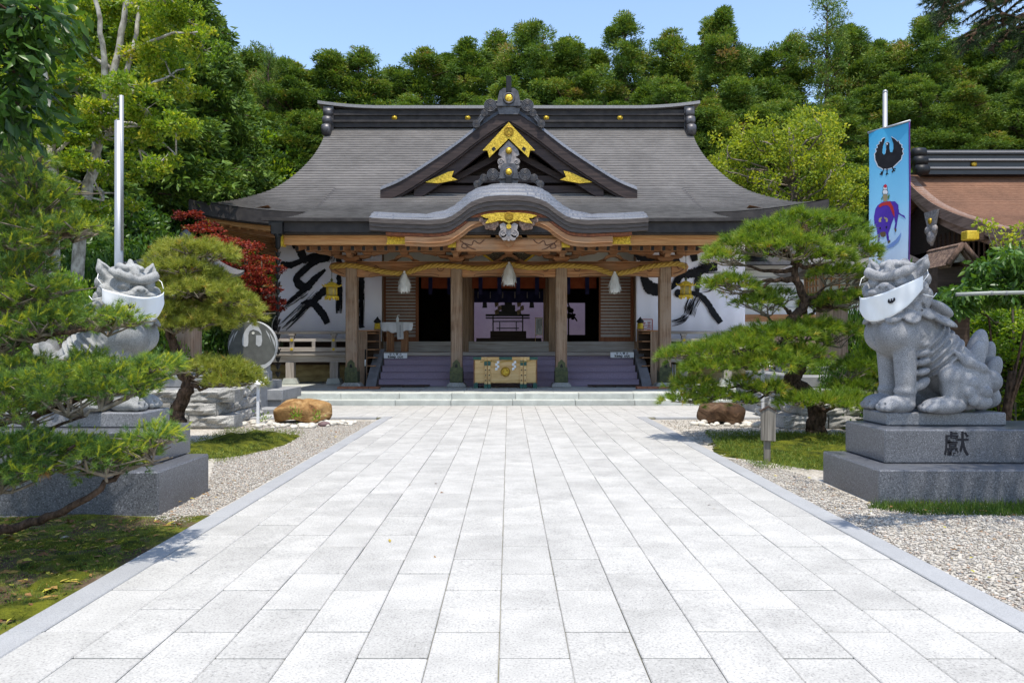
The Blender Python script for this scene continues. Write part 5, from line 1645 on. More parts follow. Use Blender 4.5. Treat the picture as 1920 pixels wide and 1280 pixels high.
def wooden_lantern(s, text):
    X, Y0 = s * 6.22, 14.9
    t = thing('wooden_lantern', text, 'wooden lantern', (X, Y0, .95), group='large wooden lanterns on stone plinths')
    MB().box(X - .23, X + .23, Y0 - .23, Y0 + .23, .95, 2.15, ch=.04).build('post', M['wood_redz'], t)
    MB().box(X - .42, X + .42, Y0 - .42, Y0 + .42, 2.15, 2.24).build('platform', M['wood_red'], t)
    f = MB()
    for a in (-1, 1):
        for b_ in (-1, 1): f.box(X + a * .36 - .03, X + a * .36 + .03, Y0 + b_ * .36 - .03, Y0 + b_ * .36 + .03, 2.24, 2.68)
    fo = f.build('lantern_frame', M['wood_redz'], t)
    MB().box(X - .33, X + .33, Y0 - .33, Y0 + .33, 2.26, 2.66).build('paper_panel', M['plaster'], t)
    bar = MB()
    for k in range(5): bar.box(X - .30 + k * .15 - .012, X - .30 + k * .15 + .012, Y0 - .36, Y0 - .335, 2.26, 2.66); bar.box(X - s * .36 - .012, X - s * .36 + .012, Y0 - .3 + k * .15 - .012, Y0 - .3 + k * .15 + .012, 2.26, 2.66)
    for k in range(3): bar.box(X - .33, X + .33, Y0 - .372, Y0 - .36, 2.33 + k * .12, 2.35 + k * .12); bar.box(X - s * .36 - .013, X - s * .36 + .013, Y0 - .33, Y0 + .33, 2.33 + k * .12, 2.35 + k * .12)
    bar.build('lattice', M['wood_red'], fo)['kind'] = 'stuff'
    rf = MB(); n = 17; rows = []
    for u in np.linspace(0, 1, 9):
        w = .84 * (1 - u) + .16 * u; z = 2.72 + .60 * u ** 1.35
        row = []
        for k in range(33):
            q = k / 32 * 4; e = int(q) % 4; f_ = q - int(q); c = [(-1, -1), (1, -1), (1, 1), (-1, 1), (-1, -1)]
            ax_, ay = c[e][0] + (c[e + 1][0] - c[e][0]) * f_, c[e][1] + (c[e + 1][1] - c[e][1]) * f_
            lift_ = .13 * (1 - u) ** 2 * abs(2 * f_ - 1) ** 3
            row.append((X + ax_ * w, Y0 + ay * w, z + lift_))
        rows.append(row)
    rf.grid(rows, smooth=False)
    ro_ = rf.build('lantern_roof', M['shingle'], t); s_ = ro_.modifiers.new('thick', 'SOLIDIFY'); s_.thickness = .07; s_.offset = -1
    MB().lathe([(.20, 0), (.17, .06), (.10, .09), (.12, .16), (.06, .22), (.01, .26)], 12, (X, Y0, 3.30)).build('finial', M['oni'], t)


wooden_lantern(-1, 'tall wooden lantern half hidden by the pale green pine behind the left statue')
wooden_lantern(1, 'tall wooden lantern on a thick post behind the big clipped pine')

# ---- round crow emblem on its post
EY = 15.9
ex, ez, er = (473.5 - 954) / 1450 * EY, EYE + (647 - 647.5) / 1450 * EY, .505
em = thing('crow_emblem', 'round grey stone disc with a carved three legged crow on a post by the platform', 'emblem', (ex, EY, .43))
disc(MB(), ex, ez, er, EY - .03, EY + .10, 48).build('disc', simple('pale_emblem_stone', (.42, .42, .41), (.32, .32, .31), 5, .8, .2), em, bevel=.015)
dkst = simple('dark_emblem_stone', (.115, .115, .10), (.075, .075, .065), 6, .6, .3, bmp=.15)
paler = simple('pale_emblem_relief', (.46, .46, .445), (.36, .36, .35), 6, .75, .2, bmp=.1)
# the crow fills the disc; the pale ground shows between wings, neck and feathers
disc(MB(), ex, ez, er * .972, EY - .038, EY - .031, 48).build('crow_relief', dkst, em)
def e5(x, y): return (ex + (x - 413) / 270 * er, ez - (y - 375) / 270 * er)
pr_ = MB()
for P in ([(388, 152), (350, 195), (318, 255), (305, 320), (310, 372), (338, 392), (368, 380), (375, 340), (374, 262), (388, 220), (428, 200), (466, 212), (462, 152), (425, 128)],
          [(466, 212), (490, 222), (524, 262), (462, 264), (458, 300), (458, 365), (488, 388), (516, 374), (526, 320), (520, 270), (524, 262), (512, 215), (470, 150), (462, 152)],
          [(262, 205), (225, 255), (205, 340), (222, 290), (250, 235)], [(218, 235), (190, 285), (172, 372), (190, 318), (210, 262)], [(185, 285), (164, 335), (154, 420), (166, 372), (182, 318)],
          [(566, 205), (602, 255), (622, 340), (604, 290), (576, 235)], [(610, 235), (638, 285), (655, 372), (638, 318), (618, 262)], [(642, 285), (664, 335), (672, 420), (660, 372), (646, 318)],
          [(500, 592), (560, 580), (620, 535), (668, 470), (660, 520), (620, 580), (575, 615), (540, 630)], [(405, 610), (440, 580), (462, 600), (430, 630)]):
    Q = [e5(*p) for p in P]
    if sum(a[0] * b[1] - b[0] * a[1] for a, b in zip(Q, Q[1:] + Q[:1])) < 0: Q = Q[::-1]
    pr_.prism(Q, EY - .043, EY - .036)
pr_.build('pale_relief', paler, em)
q = e5(428, 240); disc(MB(), q[0], q[1], er * .055, EY - .048, EY - .037, 14).build('eye', M['plaster'], em)
MB().prism([(ex - .11, .86), (ex - .02, .80), (ex + .05, .86), (ex - .06, .92)], EY - .05, EY - .03).build('talon', M['slab'], em)
MB().box(ex + .06, ex + .33, EY + .0, EY + .14, .43, .92).build('post', M['slab'], em, bevel=.01)
MB().box(-5.52, -4.56, 15.6, 17.0, .22, .43, ch=.01).box(-5.46, -4.62, 15.68, 16.9, -.05, .22).build('emblem_base', M['slab'], em)
MB().box(-4.95, -4.3, 14.9, 15.5, -.05, .10, ch=.01).build('kerb_block', M['slab'], em)
# ---- gilt post finial behind the emblem
t = thing('gilt_post', 'wooden railing post with a gilt onion finial behind the crow emblem', 'post', (-6.66, 19.0, .25))
gx = (446 - 954) / 1450 * 19
MB().box(gx - .09, gx + .09, 18.91, 19.09, .25, 1.62).build('shaft', M['wood_brownz'], t)
MB().lathe([(.10, 0), (.105, .06), (.09, .07), (.095, .14), (.07, .16), (.075, .18), (.085, .22), (.05, .27), (.01, .31)], 14, (gx, 19.0, 1.62)).build('finial', M['gold'], t)
MB().lathe([(.12, 0), (.12, .06), (.10, .08)], 14, (gx, 19.0, .95)).build('collar', M['gold_flat'], t)
# ---- dark round panel with pale rim left of the hanging
t = thing('round_panel', 'large dark round panel with a pale double rim behind the rain chain', 'panel', (-7.1, 23.6, 1.13))
gx, gz = (540 - 954) / 1450 * 23.6, EYE + (647 - 612) / 1450 * 23.6
o_ = MB(); disc(o_, gx, gz, .92, 23.6, 23.66, 48); o_.build('disc', simple('dark_glossy_green', (.10, .12, .055), (.04, .055, .03), 4, .25, .5), t)
ring(MB(), gx, gz, .92, .03, 23.6, 48).build('rim', M['patina'], t); ring(MB(), gx, gz, .48, .02, 23.59, 40).build('rim', M['plaster'], t)
disc(MB(), gx, gz, .46, 23.57, 23.6, 40).build('centre', M['black'], t)
MB().box(gx - .5, gx + .5, 23.55, 23.75, 1.13, 1.2).build('stand', M['wood_dark'], t)

# ---- boulders
def boulder(name, cx, cy, rx, ry, h, seed, mat, text):
    r_ = np.random.default_rng(seed); ph = r_.uniform(0, 6.3, 12); rows = []
    for i in range(25):
        v = i / 24; row = []
        for k in range(49):
            a = 2 * pi * k / 48
            n = 1 + .07 * sin(2 * a + ph[0]) + .06 * sin(3 * a + ph[1] + 2 * v) + .035 * sin(5 * a + 4 * v + ph[2]) + .02 * sin(9 * a + ph[3] + 7 * v)
            pr = (max(0, 1 - (1 - v) ** 3.2)) ** .42 if v < .99 else 1
            rr = sin(pi * min(1, (.06 + .70 * (1 - v)) * 1.0)) if False else None
            th = pi * (v * .62)                  # from the top down past the equator
            q = abs(sin(th)) ** .72
            zz_ = (.5 + .5 * np.sign(cos(th)) * abs(cos(th)) ** .75) * h * 1.05
            crease = .025 * sin(14 * v + 2 * sin(a + ph[4])) * (1 if v > .15 else 0)
            row.append((cx + rx * (q * n + crease), cy + 0, 0) if False else (cx + rx * (q * n + crease * q) * cos(a), cy + ry * (q * n + crease * q) * sin(a), -.12 + zz_ + .03 * sin(4 * a + ph[5]) * q))
        rows.append(row)
    o = MB().grid(rows).build(name, mat)
    return label(o, text, 'boulder')


def rock_mat(name, stops):
    m, nt, b = new_mat(name, .85, .2)
    v = coords(nt, (1, 1, 2.2)); n1 = noise(nt, v, 3.0, 8, .62, .8); n2 = noise(nt, coords(nt), 22, 5, .6)
    col = ramp(nt, n1, stops); col = mixc(nt, .6, col, ramp(nt, n2, [(.3, g3(.55)), (.65, g3(1.15))]), 'MULTIPLY')
    nt.links.new(col, b.inputs['Base Color']); bump(nt, b, n1, .9, .05)
    return m


M['rock_tan'] = rock_mat('tan_rock', [(.30, (.05, .022, .008)), (.42, (.20, .10, .034)), (.56, (.34, .20, .078)), (.74, (.46, .32, .17))])
M['rock_brown'] = rock_mat('brown_rock', [(.28, (.025, .016, .01)), (.45, (.07, .038, .02)), (.6, (.13, .078, .045)), (.75, (.24, .175, .12))])
boulder('boulder', -3.64, 13.75, .47, .38, .47, 3, M['rock_tan'], 'tan boulder ringed with white pebbles left of the path')
boulder('boulder', 3.72, 13.6, .385, .34, .42, 8, M['rock_brown'], 'dark brown boulder under the low branches of the big pine')
M['pebble'] = simple('white_pebble', (.60, .57, .50), (.44, .40, .34), 10, .75, .3, 0, .1, vary=.2)
pm = [MB().ellipsoid((0, 0, 0), (1, .72, .55), 10, 6).mesh('pebble', M['pebble']) for _ in range(1)]
def pebbles(cx, cy, r0, r1, a0, a1, n, text, grp):
    k = 0; placed = []
    while k < n:
        a = random.uniform(a0, a1); r = random.uniform(r0, r1); x, y = cx + r * cos(a) * 1.25, cy + r * sin(a); s = random.uniform(.04, .095)
        if any((x - p) ** 2 + (y - q) ** 2 < (s + t_) ** 2 * .55 for p, q, t_ in placed): s *= .7
        placed.append((x, y, s))
        o = link_mesh('pebble', pm[0], None, loc=(x, y, s * .3 - .03)); o.scale = (s, s, s); o.rotation_euler = (random.uniform(-.2, .2), random.uniform(-.2, .2), random.uniform(0, 6.3))
        label(o, text, 'pebble', grp); k += 1
pebbles(-3.62, 13.45, .40, .82, pi * .93, pi * 2.07, 95, 'smooth white pebble in the ring round the tan boulder', 'white pebbles round the tan boulder')
pebbles(3.85, 13.5, .42, .66, pi * 1.05, pi * 2.1, 48, 'smooth pale pebble beside the dark brown boulder', 'pale pebbles by the brown boulder')
o = link_mesh('pebble', MB().ellipsoid((0, 0, 0), (.11, .08, .055), 12, 8).mesh('pebble', simple('purple_brown_pebble', (.17, .11, .11), (.11, .07, .07), 9)), None, loc=(-3.10, 12.98, .0)); label(o, 'single purple brown pebble among the white ones by the tan boulder', 'pebble')

# ---- small wooden plaque on a stake, white label stakes
sx_, sy_ = 2.96, 8.85
t = thing('wooden_plaque', 'weathered pointed wooden plaque on a stake in the moss right of the path', 'plaque', (sx_, sy_, -.03))
wgr = wood('weathered_plaque', (.06, .053, .045), (.19, .172, .145), (.33, .30, .26), 'z', grain=26)
MB().prism([(sx_ - .082, .245), (sx_ + .082, .235), (sx_ + .085, .58), (sx_, .628), (sx_ - .085, .58)], sy_ - .035, sy_ - .005).build('board', wgr, t, bevel=.003)
MB().prism([(sx_ - .095, .572), (sx_, .625), (sx_ + .095, .572), (sx_ + .09, .585), (sx_, .640), (sx_ - .09, .585)][::-1], sy_ - .045, sy_ + .005).build('cap_board', M['wood_dark'], t)
MB().box(sx_ - .035, sx_ + .035, sy_ - .004, sy_ + .03, -.06, .57).build('stake', wgr, t)
for X, Y0, zt, tx in ((-4.215, 13.0, .70, 'white label stake with a slanted plate by the tan boulder'), (4.27, 13.0, 1.0, 'white label stake standing behind the pointed wooden plaque')):
    t = thing('label_stake', tx, 'label stake', (X, Y0, -.03))
    MB().box(X - .022, X + .022, Y0 - .015, Y0 + .015, -.05, zt).build('stake', simple('white_metal', (.72, .73, .75), (.64, .65, .68), 4, .5), t)
    MB().box(-.13, .13, -.09, .09, -.006, .006, M=Matrix.Translation((X, Y0 - .03, zt + .03)) @ Matrix.Rotation(radians(40), 4, 'X')).build('plate', M['white_paper'], t)

# ---- flagpoles and flag
t = thing('flagpole', 'tall brushed steel flagpole rising behind the left guardian statue', 'flagpole', (-5.55, 11.0, 0))
fx = lambda px: (px - 954) / 1450 * 11.0
fz = lambda py: EYE + (647 - py) / 1450 * 11.0
MB().tube([(fx(223), 11.0, -.05), (fx(223.2), 11.0, fz(228))], .058, 20).build('lower_tube', M['steel'], t)
MB().tube([(fx(228.2), 10.99, fz(470)), (fx(228.5), 10.99, fz(180))], .030, 14).build('upper_tube', M['steel'], t)
MB().prism([(fx(216), fz(228)), (fx(222), fz(228)), (fx(222), fz(224))], 10.97, 11.03).build('bevelled_top', M['steel'], t)
MB().box(-.16, .16, -.16, .16, -.05, .03, M=Matrix.Translation((fx(223), 11, 0))).build('base_plate', M['slab'], t)
FY = 12.6
gx_ = lambda px, Y=FY: (px - 954) / 1450 * Y
gz_ = lambda py, Y=FY: EYE + (647 - py) / 1450 * Y
t = thing('flagpole', 'slim grey flagpole carrying the blue crow banner', 'flagpole', (gx_(1664), FY + .08, 0))
MB().tube([(gx_(1664), FY + .08, -.05), (gx_(1664), FY + .08, gz_(172))], .036, 14).build('tube', M['steel'], t)
MB().lathe([(.036, 0), (.04, .02), (.025, .05), (.005, .055)], 12, (gx_(1664), FY + .08, gz_(172))).build('cap', M['steel'], t)
A = Vector((gx_(1629), FY, gz_(249))); B = Vector((gx_(1705, 12.0), 12.0, gz_(227, 12.0)))
MB().tube([A - (B - A) * .02, B + (B - A) * .02], .018, 10).build('cross_bar', M['steel'], t)


def flag_mat():
    m, nt, b = new_mat('banner_cloth', .85, .1)
    tc = N(nt, 'ShaderNodeTexCoord'); sp = N(nt, 'ShaderNodeSeparateXYZ'); nt.links.new(tc.outputs['UV'], sp.inputs[0])
    col = ramp(nt, sp.outputs[1], [(0, (.62, .70, .84)), (.35, (.56, .68, .86)), (.62, (.22, .52, .76)), (1, (.06, .36, .62))])
    nt.links.new(col, b.inputs['Base Color'])
    return m


flag = thing('banner', 'tall blue banner printed with a black crow and a purple ox beside the right statue', 'banner', tuple(A))
W_, H_ = (B - A).length, gz_(249) - gz_(606)
ud = (B - A).normalized()
def fpt(u, v, off=0.0):
    """u across 0..1, v down in metres."""
    p = A + (B - A) * u + Vector((0, 0, -v))
    w = .020 * sin(7 * u + 1.3 * v) + .012 * sin(3 * v + 4 * u)
    return p + Vector((-.2, -1, 0)) * (w + off)
g = MB(); nu, nv = 24, 60
g.grid([[tuple(fpt(i / nu, H_ * j / nv)) for i in range(nu + 1)] for j in range(nv + 1)])
fo = g.build('cloth', flag_mat(), flag)
uv = fo.data.uv_layers.new(name='UVMap')
for lp in fo.data.loops:
    vi = lp.vertex_index; uv.data[lp.index].uv = ((vi % (nu + 1)) / nu, 1 - (vi // (nu + 1)) / nv)
ed = MB(); ed.tube([tuple(fpt(1.0, v)) for v in np.linspace(0, H_, 30)], .012, 5); ed.build('purple_hem', simple('purple_hem', (.10, .03, .22), None, 9), flag)
FZ = gz_(249) - gz_(250)
def f7(x, y):
    """Crop pixel (scale 4.413, origin 1610,210) -> u, v on the banner."""
    px, py = 1610 + x / 4.413, 210 + y / 4.413
    u = (px - 1629) / (1704 - 1629); ytop = 249 + (227 - 249) * u
    Yd = FY + (12.0 - FY) * u
    return u, (py - ytop) / 1450 * Yd
def decal(name, polys, mat, lay):
    """Flat print: small cells that follow the ripples of the cloth."""
    m = MB(); h = 2.6
    for P in polys:
        P = np.array(P, float); lo, hi = P.min(0), P.max(0)
        gx, gy = np.meshgrid(np.arange(lo[0], hi[0], h), np.arange(lo[1], hi[1], h)); q = np.stack([gx.ravel() + h / 2, gy.ravel() + h / 2], 1)
        ins = np.zeros(len(q), bool); j = len(P) - 1
        for i in range(len(P)):
            ins ^= ((P[i, 1] > q[:, 1]) != (P[j, 1] > q[:, 1])) & (q[:, 0] < (P[j, 0] - P[i, 0]) * (q[:, 1] - P[i, 1]) / (P[j, 1] - P[i, 1] + 1e-12) + P[i, 0]); j = i
        idx = {}; vs = []; fs = []
        for cx_, cy_ in q[ins]:
            f = []
            for dx, dy in ((-1, -1), (1, -1), (1, 1), (-1, 1)):
                k = (round((cx_ + dx * h / 2 - lo[0]) / h), round((cy_ + dy * h / 2 - lo[1]) / h))
                if k not in idx:
                    idx[k] = len(vs); u, v = f7(lo[0] + k[0] * h, lo[1] + k[1] * h); vs.append(tuple(fpt(u, v, .003 + .0025 * lay)))
                f.append(idx[k])
            fs.append(tuple(f))
        m.add(vs, fs)
    return m.build(name, mat, flag)


ftmat = lambda n, c: simple(n, c, tuple(x * .85 for x in c), 9, .85, .1, 0, 0)
crow_p = [(205, 470), (160, 450), (135, 400), (130, 350), (145, 330), (138, 310), (155, 300), (150, 280), (170, 270), (170, 250), (188, 248), (192, 228), (220, 215), (212, 245), (197, 290), (195, 340), (208, 355), (222, 345), (230, 300), (228, 270), (218, 268), (230, 255), (245, 248), (258, 258), (258, 300), (265, 330), (282, 330), (292, 300), (290, 260), (272, 205), (300, 220), (325, 245), (330, 235), (342, 265), (355, 270), (352, 292), (366, 305), (358, 322), (366, 345), (355, 360), (350, 390), (330, 410), (300, 440), (285, 455), (245, 466)]
cxm = sum(p[0] for p in crow_p) / len(crow_p); cym = sum(p[1] for p in crow_p) / len(crow_p)
decal('crow_outline', [[(cxm + (x - cxm) * 1.06, cym + (y - cym) * 1.05) for x, y in crow_p]], ftmat('print_white', (.72, .74, .80)), 0)
decal('crow_print', [crow_p, [(208, 465), (216, 462), (204, 500), (198, 496)], [(234, 462), (244, 462), (243, 500), (236, 500)], [(275, 452), (285, 448), (296, 470), (288, 476)],
      [(180, 496), (200, 490), (206, 500), (186, 505)], [(172, 515), (196, 496), (202, 502), (182, 524)], [(194, 500), (204, 500), (198, 524), (190, 524)],
      [(225, 515), (238, 496), (244, 502), (234, 522)], [(240, 496), (252, 510), (248, 518), (238, 504)], [(276, 495), (290, 468), (298, 474), (284, 500)], [(288, 466), (306, 462), (312, 470), (292, 476)], [(292, 470), (306, 484), (300, 490), (288, 478)]], M['ink'], 1)
decal('crow_eye', [[(236 + 7 * cos(t), 265 + 7 * sin(t)) for t in np.linspace(0, 6, 10)]], ftmat('print_white', (.72, .74, .80)), 2)
pur = ftmat('print_purple', (.085, .04, .36))
decal('ox_print', [[(160, 770), (200, 742), (250, 735), (300, 738), (325, 770), (328, 830), (320, 880), (312, 930), (306, 968), (292, 965), (300, 920), (292, 870), (270, 930), (262, 960), (248, 1000), (250, 1050), (262, 1070), (245, 1085), (232, 1040), (230, 1000), (180, 1010), (178, 1050), (170, 1095), (155, 1090), (162, 1040), (150, 960), (130, 920), (128, 860), (140, 800)], [(325, 830), (345, 850), (370, 860), (382, 895), (372, 880), (345, 862), (322, 845)]], pur, 1)
decal('ox_saddle', [[(165, 780), (185, 755), (230, 740), (262, 736), (285, 780), (296, 830), (294, 868), (280, 840), (262, 790), (245, 770), (205, 772), (180, 788)]], ftmat('print_red', (.45, .04, .04)), 2)
gl = ftmat('print_gold', (.42, .34, .16))
decal('ox_horn', [[(168, 905), (172, 880), (192, 866), (198, 872), (188, 890), (192, 905), (180, 910)], [(215, 866), (240, 876), (246, 895), (238, 910), (226, 905), (230, 890), (214, 876)]], gl, 2)
decal('ox_muzzle', [[(180, 1000), (190, 990), (220, 988), (228, 1000), (224, 1026), (205, 1034), (186, 1026)], [(292, 965), (306, 965), (308, 985), (298, 998)], [(240, 1068), (260, 1060), (262, 1076), (246, 1086)]], ftmat('print_brown', (.14, .09, .05)), 2)
decal('ox_eye', [[(181 + 7 * cos(t), 960 + 10 * sin(t)) for t in np.linspace(0, 6, 9)], [(232 + 7 * cos(t), 952 + 10 * sin(t)) for t in np.linspace(0, 6, 9)]], M['ink'], 3)
decal('ox_shadow', [[(195, 1118), (250, 1100), (300, 1060), (330, 1020), (342, 1000), (343, 1030), (325, 1075), (280, 1115), (235, 1132)], [(100, 960), (108, 925), (116, 960), (110, 990)]], ftmat('print_blue', (.20, .32, .66)), 1)
wh = ftmat('print_white', (.75, .75, .80))
decal('rice_cake_outline', [[(199, 660), (206, 638), (205, 620), (212, 602), (236, 602), (244, 622), (242, 638), (250, 660), (246, 676), (203, 676)]], M['ink'], 1)
decal('rice_cake', [[(203, 660), (210, 643), (239, 643), (246, 660), (242, 673), (207, 673)], [(208, 632), (210, 615), (238, 615), (240, 632), (236, 639), (212, 639)]], wh, 2)
decal('orange_fruit', [[(226 + 13 * cos(t), 610 + 15 * sin(t)) for t in np.linspace(0, 6, 12)]], ftmat('print_cherry', (.55, .03, .06)), 3)
decal('stand_print', [[(206, 678), (246, 678), (242, 735), (210, 738)]], ftmat('print_tan', (.32, .26, .15)), 1)
decal('fern_leaf', [[(186, 722), (204, 690), (202, 725)], [(250, 725), (262, 690), (256, 672), (244, 700)]], ftmat('print_green', (.10, .20, .08)), 2)

# ================================================================== RIGHT-HAND BUILDING
sh = thing('bark_roofed_hall', 'shrine building with brown cypress bark roof and black ridge at the far right', 'shrine building', (20, 27, 0))
VX = 13.75; RYr = 27.0
VY = [20.4, 21.4, 22.7, 24.0, 25.3, 26.4, 27.0]
VZ = [4.36, 4.52, 4.95, 5.42, 6.02, 6.75, 7.25]
vz = lambda y: interp_s(y, VY, VZ)
rows = []; nc = 46
for k in range(nc):
    for yy, dz in ((20.4 + 6.6 * k / nc, .012), (20.4 + 6.6 * (k + 1) / nc, .0)):
        rows.append([(x, yy, vz(yy) + dz + .03 * max(0, (VX + 1.2 - x) / 1.2) ** 2) for x in np.linspace(VX, 30, 40)])
m = MB(); m.grid(rows, smooth=False); m.build('roof_slope', M['bark_roof'], sh)
m = MB(); m.grid([[(x, 2 * RYr - y, z) for x, y, z in r[::-1]] for r in rows], smooth=False); m.build('roof_slope', M['bark_roof'], sh)
m = MB()
yy = np.linspace(20.4, 33.6, 50); zf = lambda y: vz(y if y <= RYr else 2 * RYr - y) + .03
for (o0, o1, d0, d1) in ((.0, -.34, -.02, .35), (-.36, -.62, .12, .3)):
    vs = []; fs = []
    for y in yy: vs += [(VX + d0, y, zf(y) + o0), (VX + d0, y, zf(y) + o1), (VX + d1, y, zf(y) + o1), (VX + d1, y, zf(y) + o0)]
    for i in range(len(yy) - 1):
        for k in range(4): fs.append((i * 4 + k, i * 4 + (k + 1) % 4, i * 4 + 4 + (k + 1) % 4, i * 4 + 4 + k))
    m.add(vs, fs)
m.build('verge_edge', wood('dark_bark_edge', (.10, .065, .05), (.18, .12, .095), (.26, .18, .14), 'y'), sh)
MB().box(VX, 30, 20.38, 20.8, 4.02, 4.35).build('eave_edge', M['wood_dark'], sh)
MB().box(VX + 1.0, 30, 21.6, 32.4, 0, 4.6).build('wall', M['wood_dark'], sh)
MB().prism([(20.9, 3.9)] + [(y, vz(y if y <= 27 else 54 - y) - .25) for y in (21.5, 22.7, 24, 25.3, 26.4, 27, 27.6, 28.7, 30, 31.3, 32.5)] + [(33.1, 3.9)], VX + 1.0, VX + 1.1, 'x').build('gable_wall', M['wood_gable'], sh)
slat = MB().box(-.02, .02, -.03, .03, 0, 1.2).mesh('gable_slat', M['wood_dark'])
for k in range(14):
    o = link_mesh('gable_slat', slat, sh); o.location = Vector((VX + .97, 23.4 + k * .27, 3.9)) - origin_of(sh)
rg = MB()
for z0, z1, d in ((7.2, 7.36, .42), (7.36, 7.44, .5), (7.44, 7.64, .38), (7.64, 7.72, .46), (7.72, 7.88, .38), (7.88, 8.02, .5)): rg.box(VX + .55, 30, RYr - d, RYr + d, z0, z1)
ro_ = rg.build('ridge', simple('black_lacquer_ridge', (.028, .028, .034), (.018, .018, .022), 3, .35, .5), sh)
for z in (7.40, 7.68, 7.95): MB().box(VX + .54, 30, RYr - .53, RYr - .48, z - .03, z + .03).build('ridge_moulding', M['ridge_cap'], ro_)
q = MB().lathe([(.10, 0), (.11, .02), (.06, .06), (.005, .08)], 14)
X = (1826 - 954) / 1450 * 26.6
MB().add([(v[0] + X, RYr - .39 - v[2], v[1] + 7.55) for v in q.v], q.f, True).build('ridge_medallion', M['gold'], ro_)
for k, z in enumerate((7.30, 7.62, 7.92)):
    qq = MB().lathe([(.02, 0), (.17, .02), (.19, .22), (.17, .42), (.02, .44)], 14)
    MB().add([(VX + .1 + v[2], RYr - .45 - .1 * (2 - k) + v[1], z + v[0]) for v in qq.v], qq.f, True).build('ridge_end_tile', M['black'], ro_)
m = MB(); a = at(1815, 441, 22.4)
MB().box(a.x - .06, a.x + .30, 22.34, 22.66, a.z - .13, a.z + .13, ch=.02).build('beam_end_cap', M['gold_flat'], sh)
MB().box(a.x + .3, a.x + 1.2, 22.34, 22.66, a.z - .14, a.z + .14).build('purlin_end', M['wood_dark'], sh)
a = at(1744, 425, 25.0)
m = MB(); m.prism([(24.6, a.z + .5), (25.4, a.z + .5), (25.2, a.z), (25.28, a.z - .2), (25.0, a.z - .62), (24.72, a.z - .2), (24.8, a.z)], VX - .12, VX - .04, 'x')
m.ellipsoid((VX - .1, 25.0, a.z - .35), (.10, .22, .22), 10, 8); m.ellipsoid((VX - .1, 25.2, a.z - .1), (.08, .14, .14), 8, 6); m.ellipsoid((VX - .1, 24.8, a.z - .1), (.08, .14, .14), 8, 6)
m.build('gable_pendant', M['carved_grey'], sh)
disc_ = MB().ellipsoid((VX - .14, 25.0, a.z + .18), (.05, .1, .1), 10, 8); disc_.build('gilt_boss', M['gold'], sh)
# white-walled storehouse between the halls
wh_ = thing('white_storehouse', 'white walled storehouse with grey tiled roof seen through the big pine', 'storehouse', (10.4, 27.5, 0))
MB().box(7.6, 13.4, 26.0, 30, 0, 4.0).build('wall', M['white_wall'], wh_)
for z in (2.6, 2.85, 3.1, 3.35, 3.6, 3.85): MB().box(7.58, 13.42, 25.965, 26.0, z - .012, z + .012).build('wall_line', M['slab'], wh_)
MB().box(7.58, 13.42, 25.95, 26.0, .3, 1.75).build('lower_boarding', simple('pinkish_board', (.36, .25, .20), (.28, .19, .15), 4), wh_)
MB().box(7.58, 13.42, 25.93, 26.0, 2.12, 2.36).build('wall_beam', M['wood_red'], wh_)
m = MB(); m.prism([(25.2, 3.95), (25.2, 4.05), (28, 5.0), (30.8, 4.05), (30.8, 3.95), (28, 4.85)], 7.2, 13.6, 'x'); m.build('roof', M['oni'], wh_)
# little shingled roof behind the right statue
Yh = 9.6; t = thing('small_shrine', 'small weathered gabled roof peeping over the dark shrub behind the right statue', 'small shrine', (at(1785, 480, Yh).x, Yh, 0))
ap = at(1788, 458, Yh); l_ = at(1757, 500, Yh); r_2 = at(1813, 496, Yh)
m = MB()
for s, e in ((-1, l_), (1, r_2)):
    m.add([(ap.x, Yh - .18, ap.z), (ap.x, Yh + .55, ap.z), (e.x, Yh + .55, e.z), (e.x, Yh - .22, e.z)], [(0, 1, 2, 3) if s < 0 else (3, 2, 1, 0)])
o_ = m.build('roof', simple('mossy_thatch', (.22, .15, .11), (.09, .06, .05), 22, .95, .1, 0, .8, 50, .02), t); s_ = o_.modifiers.new('thick', 'SOLIDIFY'); s_.thickness = .05
m = MB(); m.prism([(l_.x + .06, l_.z + .03), (r_2.x - .05, r_2.z + .03), (ap.x, ap.z - .06)], Yh - .12, Yh - .08); m.build('gable_board', granite('lichen_board', (.40, .37, .33), (.14, .12, .10), (.62, .60, .56), .9, .1, 24, .4, .4), t)
m = MB(); 
for s, e in ((-1, l_), (1, r_2)): m.tube([(ap.x, Yh - .2, ap.z - .02), (e.x, Yh - .24, e.z)], .035, 6)
m.build('verge', M['bark_brown'], t)
MB().box(ap.x - .2, ap.x + .2, Yh, Yh + .4, 0, l_.z).build('body', M['wood_dark'], t)

# bamboo support pole beside the right statue
t = thing('bamboo_pole', 'grey bamboo support pole running level before the dark shrub at the far right', 'pole', (5.6, 9.0, 0))
Yb = 8.6
m = MB(); m.tube([tuple(at(1793, 552, Yb)), tuple(at(1860, 549.5, Yb)), tuple(at(1990, 547, Yb))], .022, 12); m.build('culm', simple('grey_bamboo', (.33, .34, .31), (.22, .23, .21), 3, .5, .35, stretch=(.5, 8, 8)), t)
m = MB()
for px in (1858, 1886, 1940): a = at(px, 549.5, Yb); m.tube([(a.x - .012, Yb, a.z), (a.x + .012, Yb, a.z)], .026, 12)
m.build('node_rings', M['slab'], t)
MB().tube([tuple(at(1960, 547, Yb)), tuple(Vector((at(1960, 547, Yb).x, Yb, -.05)))], .02, 8).build('upright', M['bark'], t)
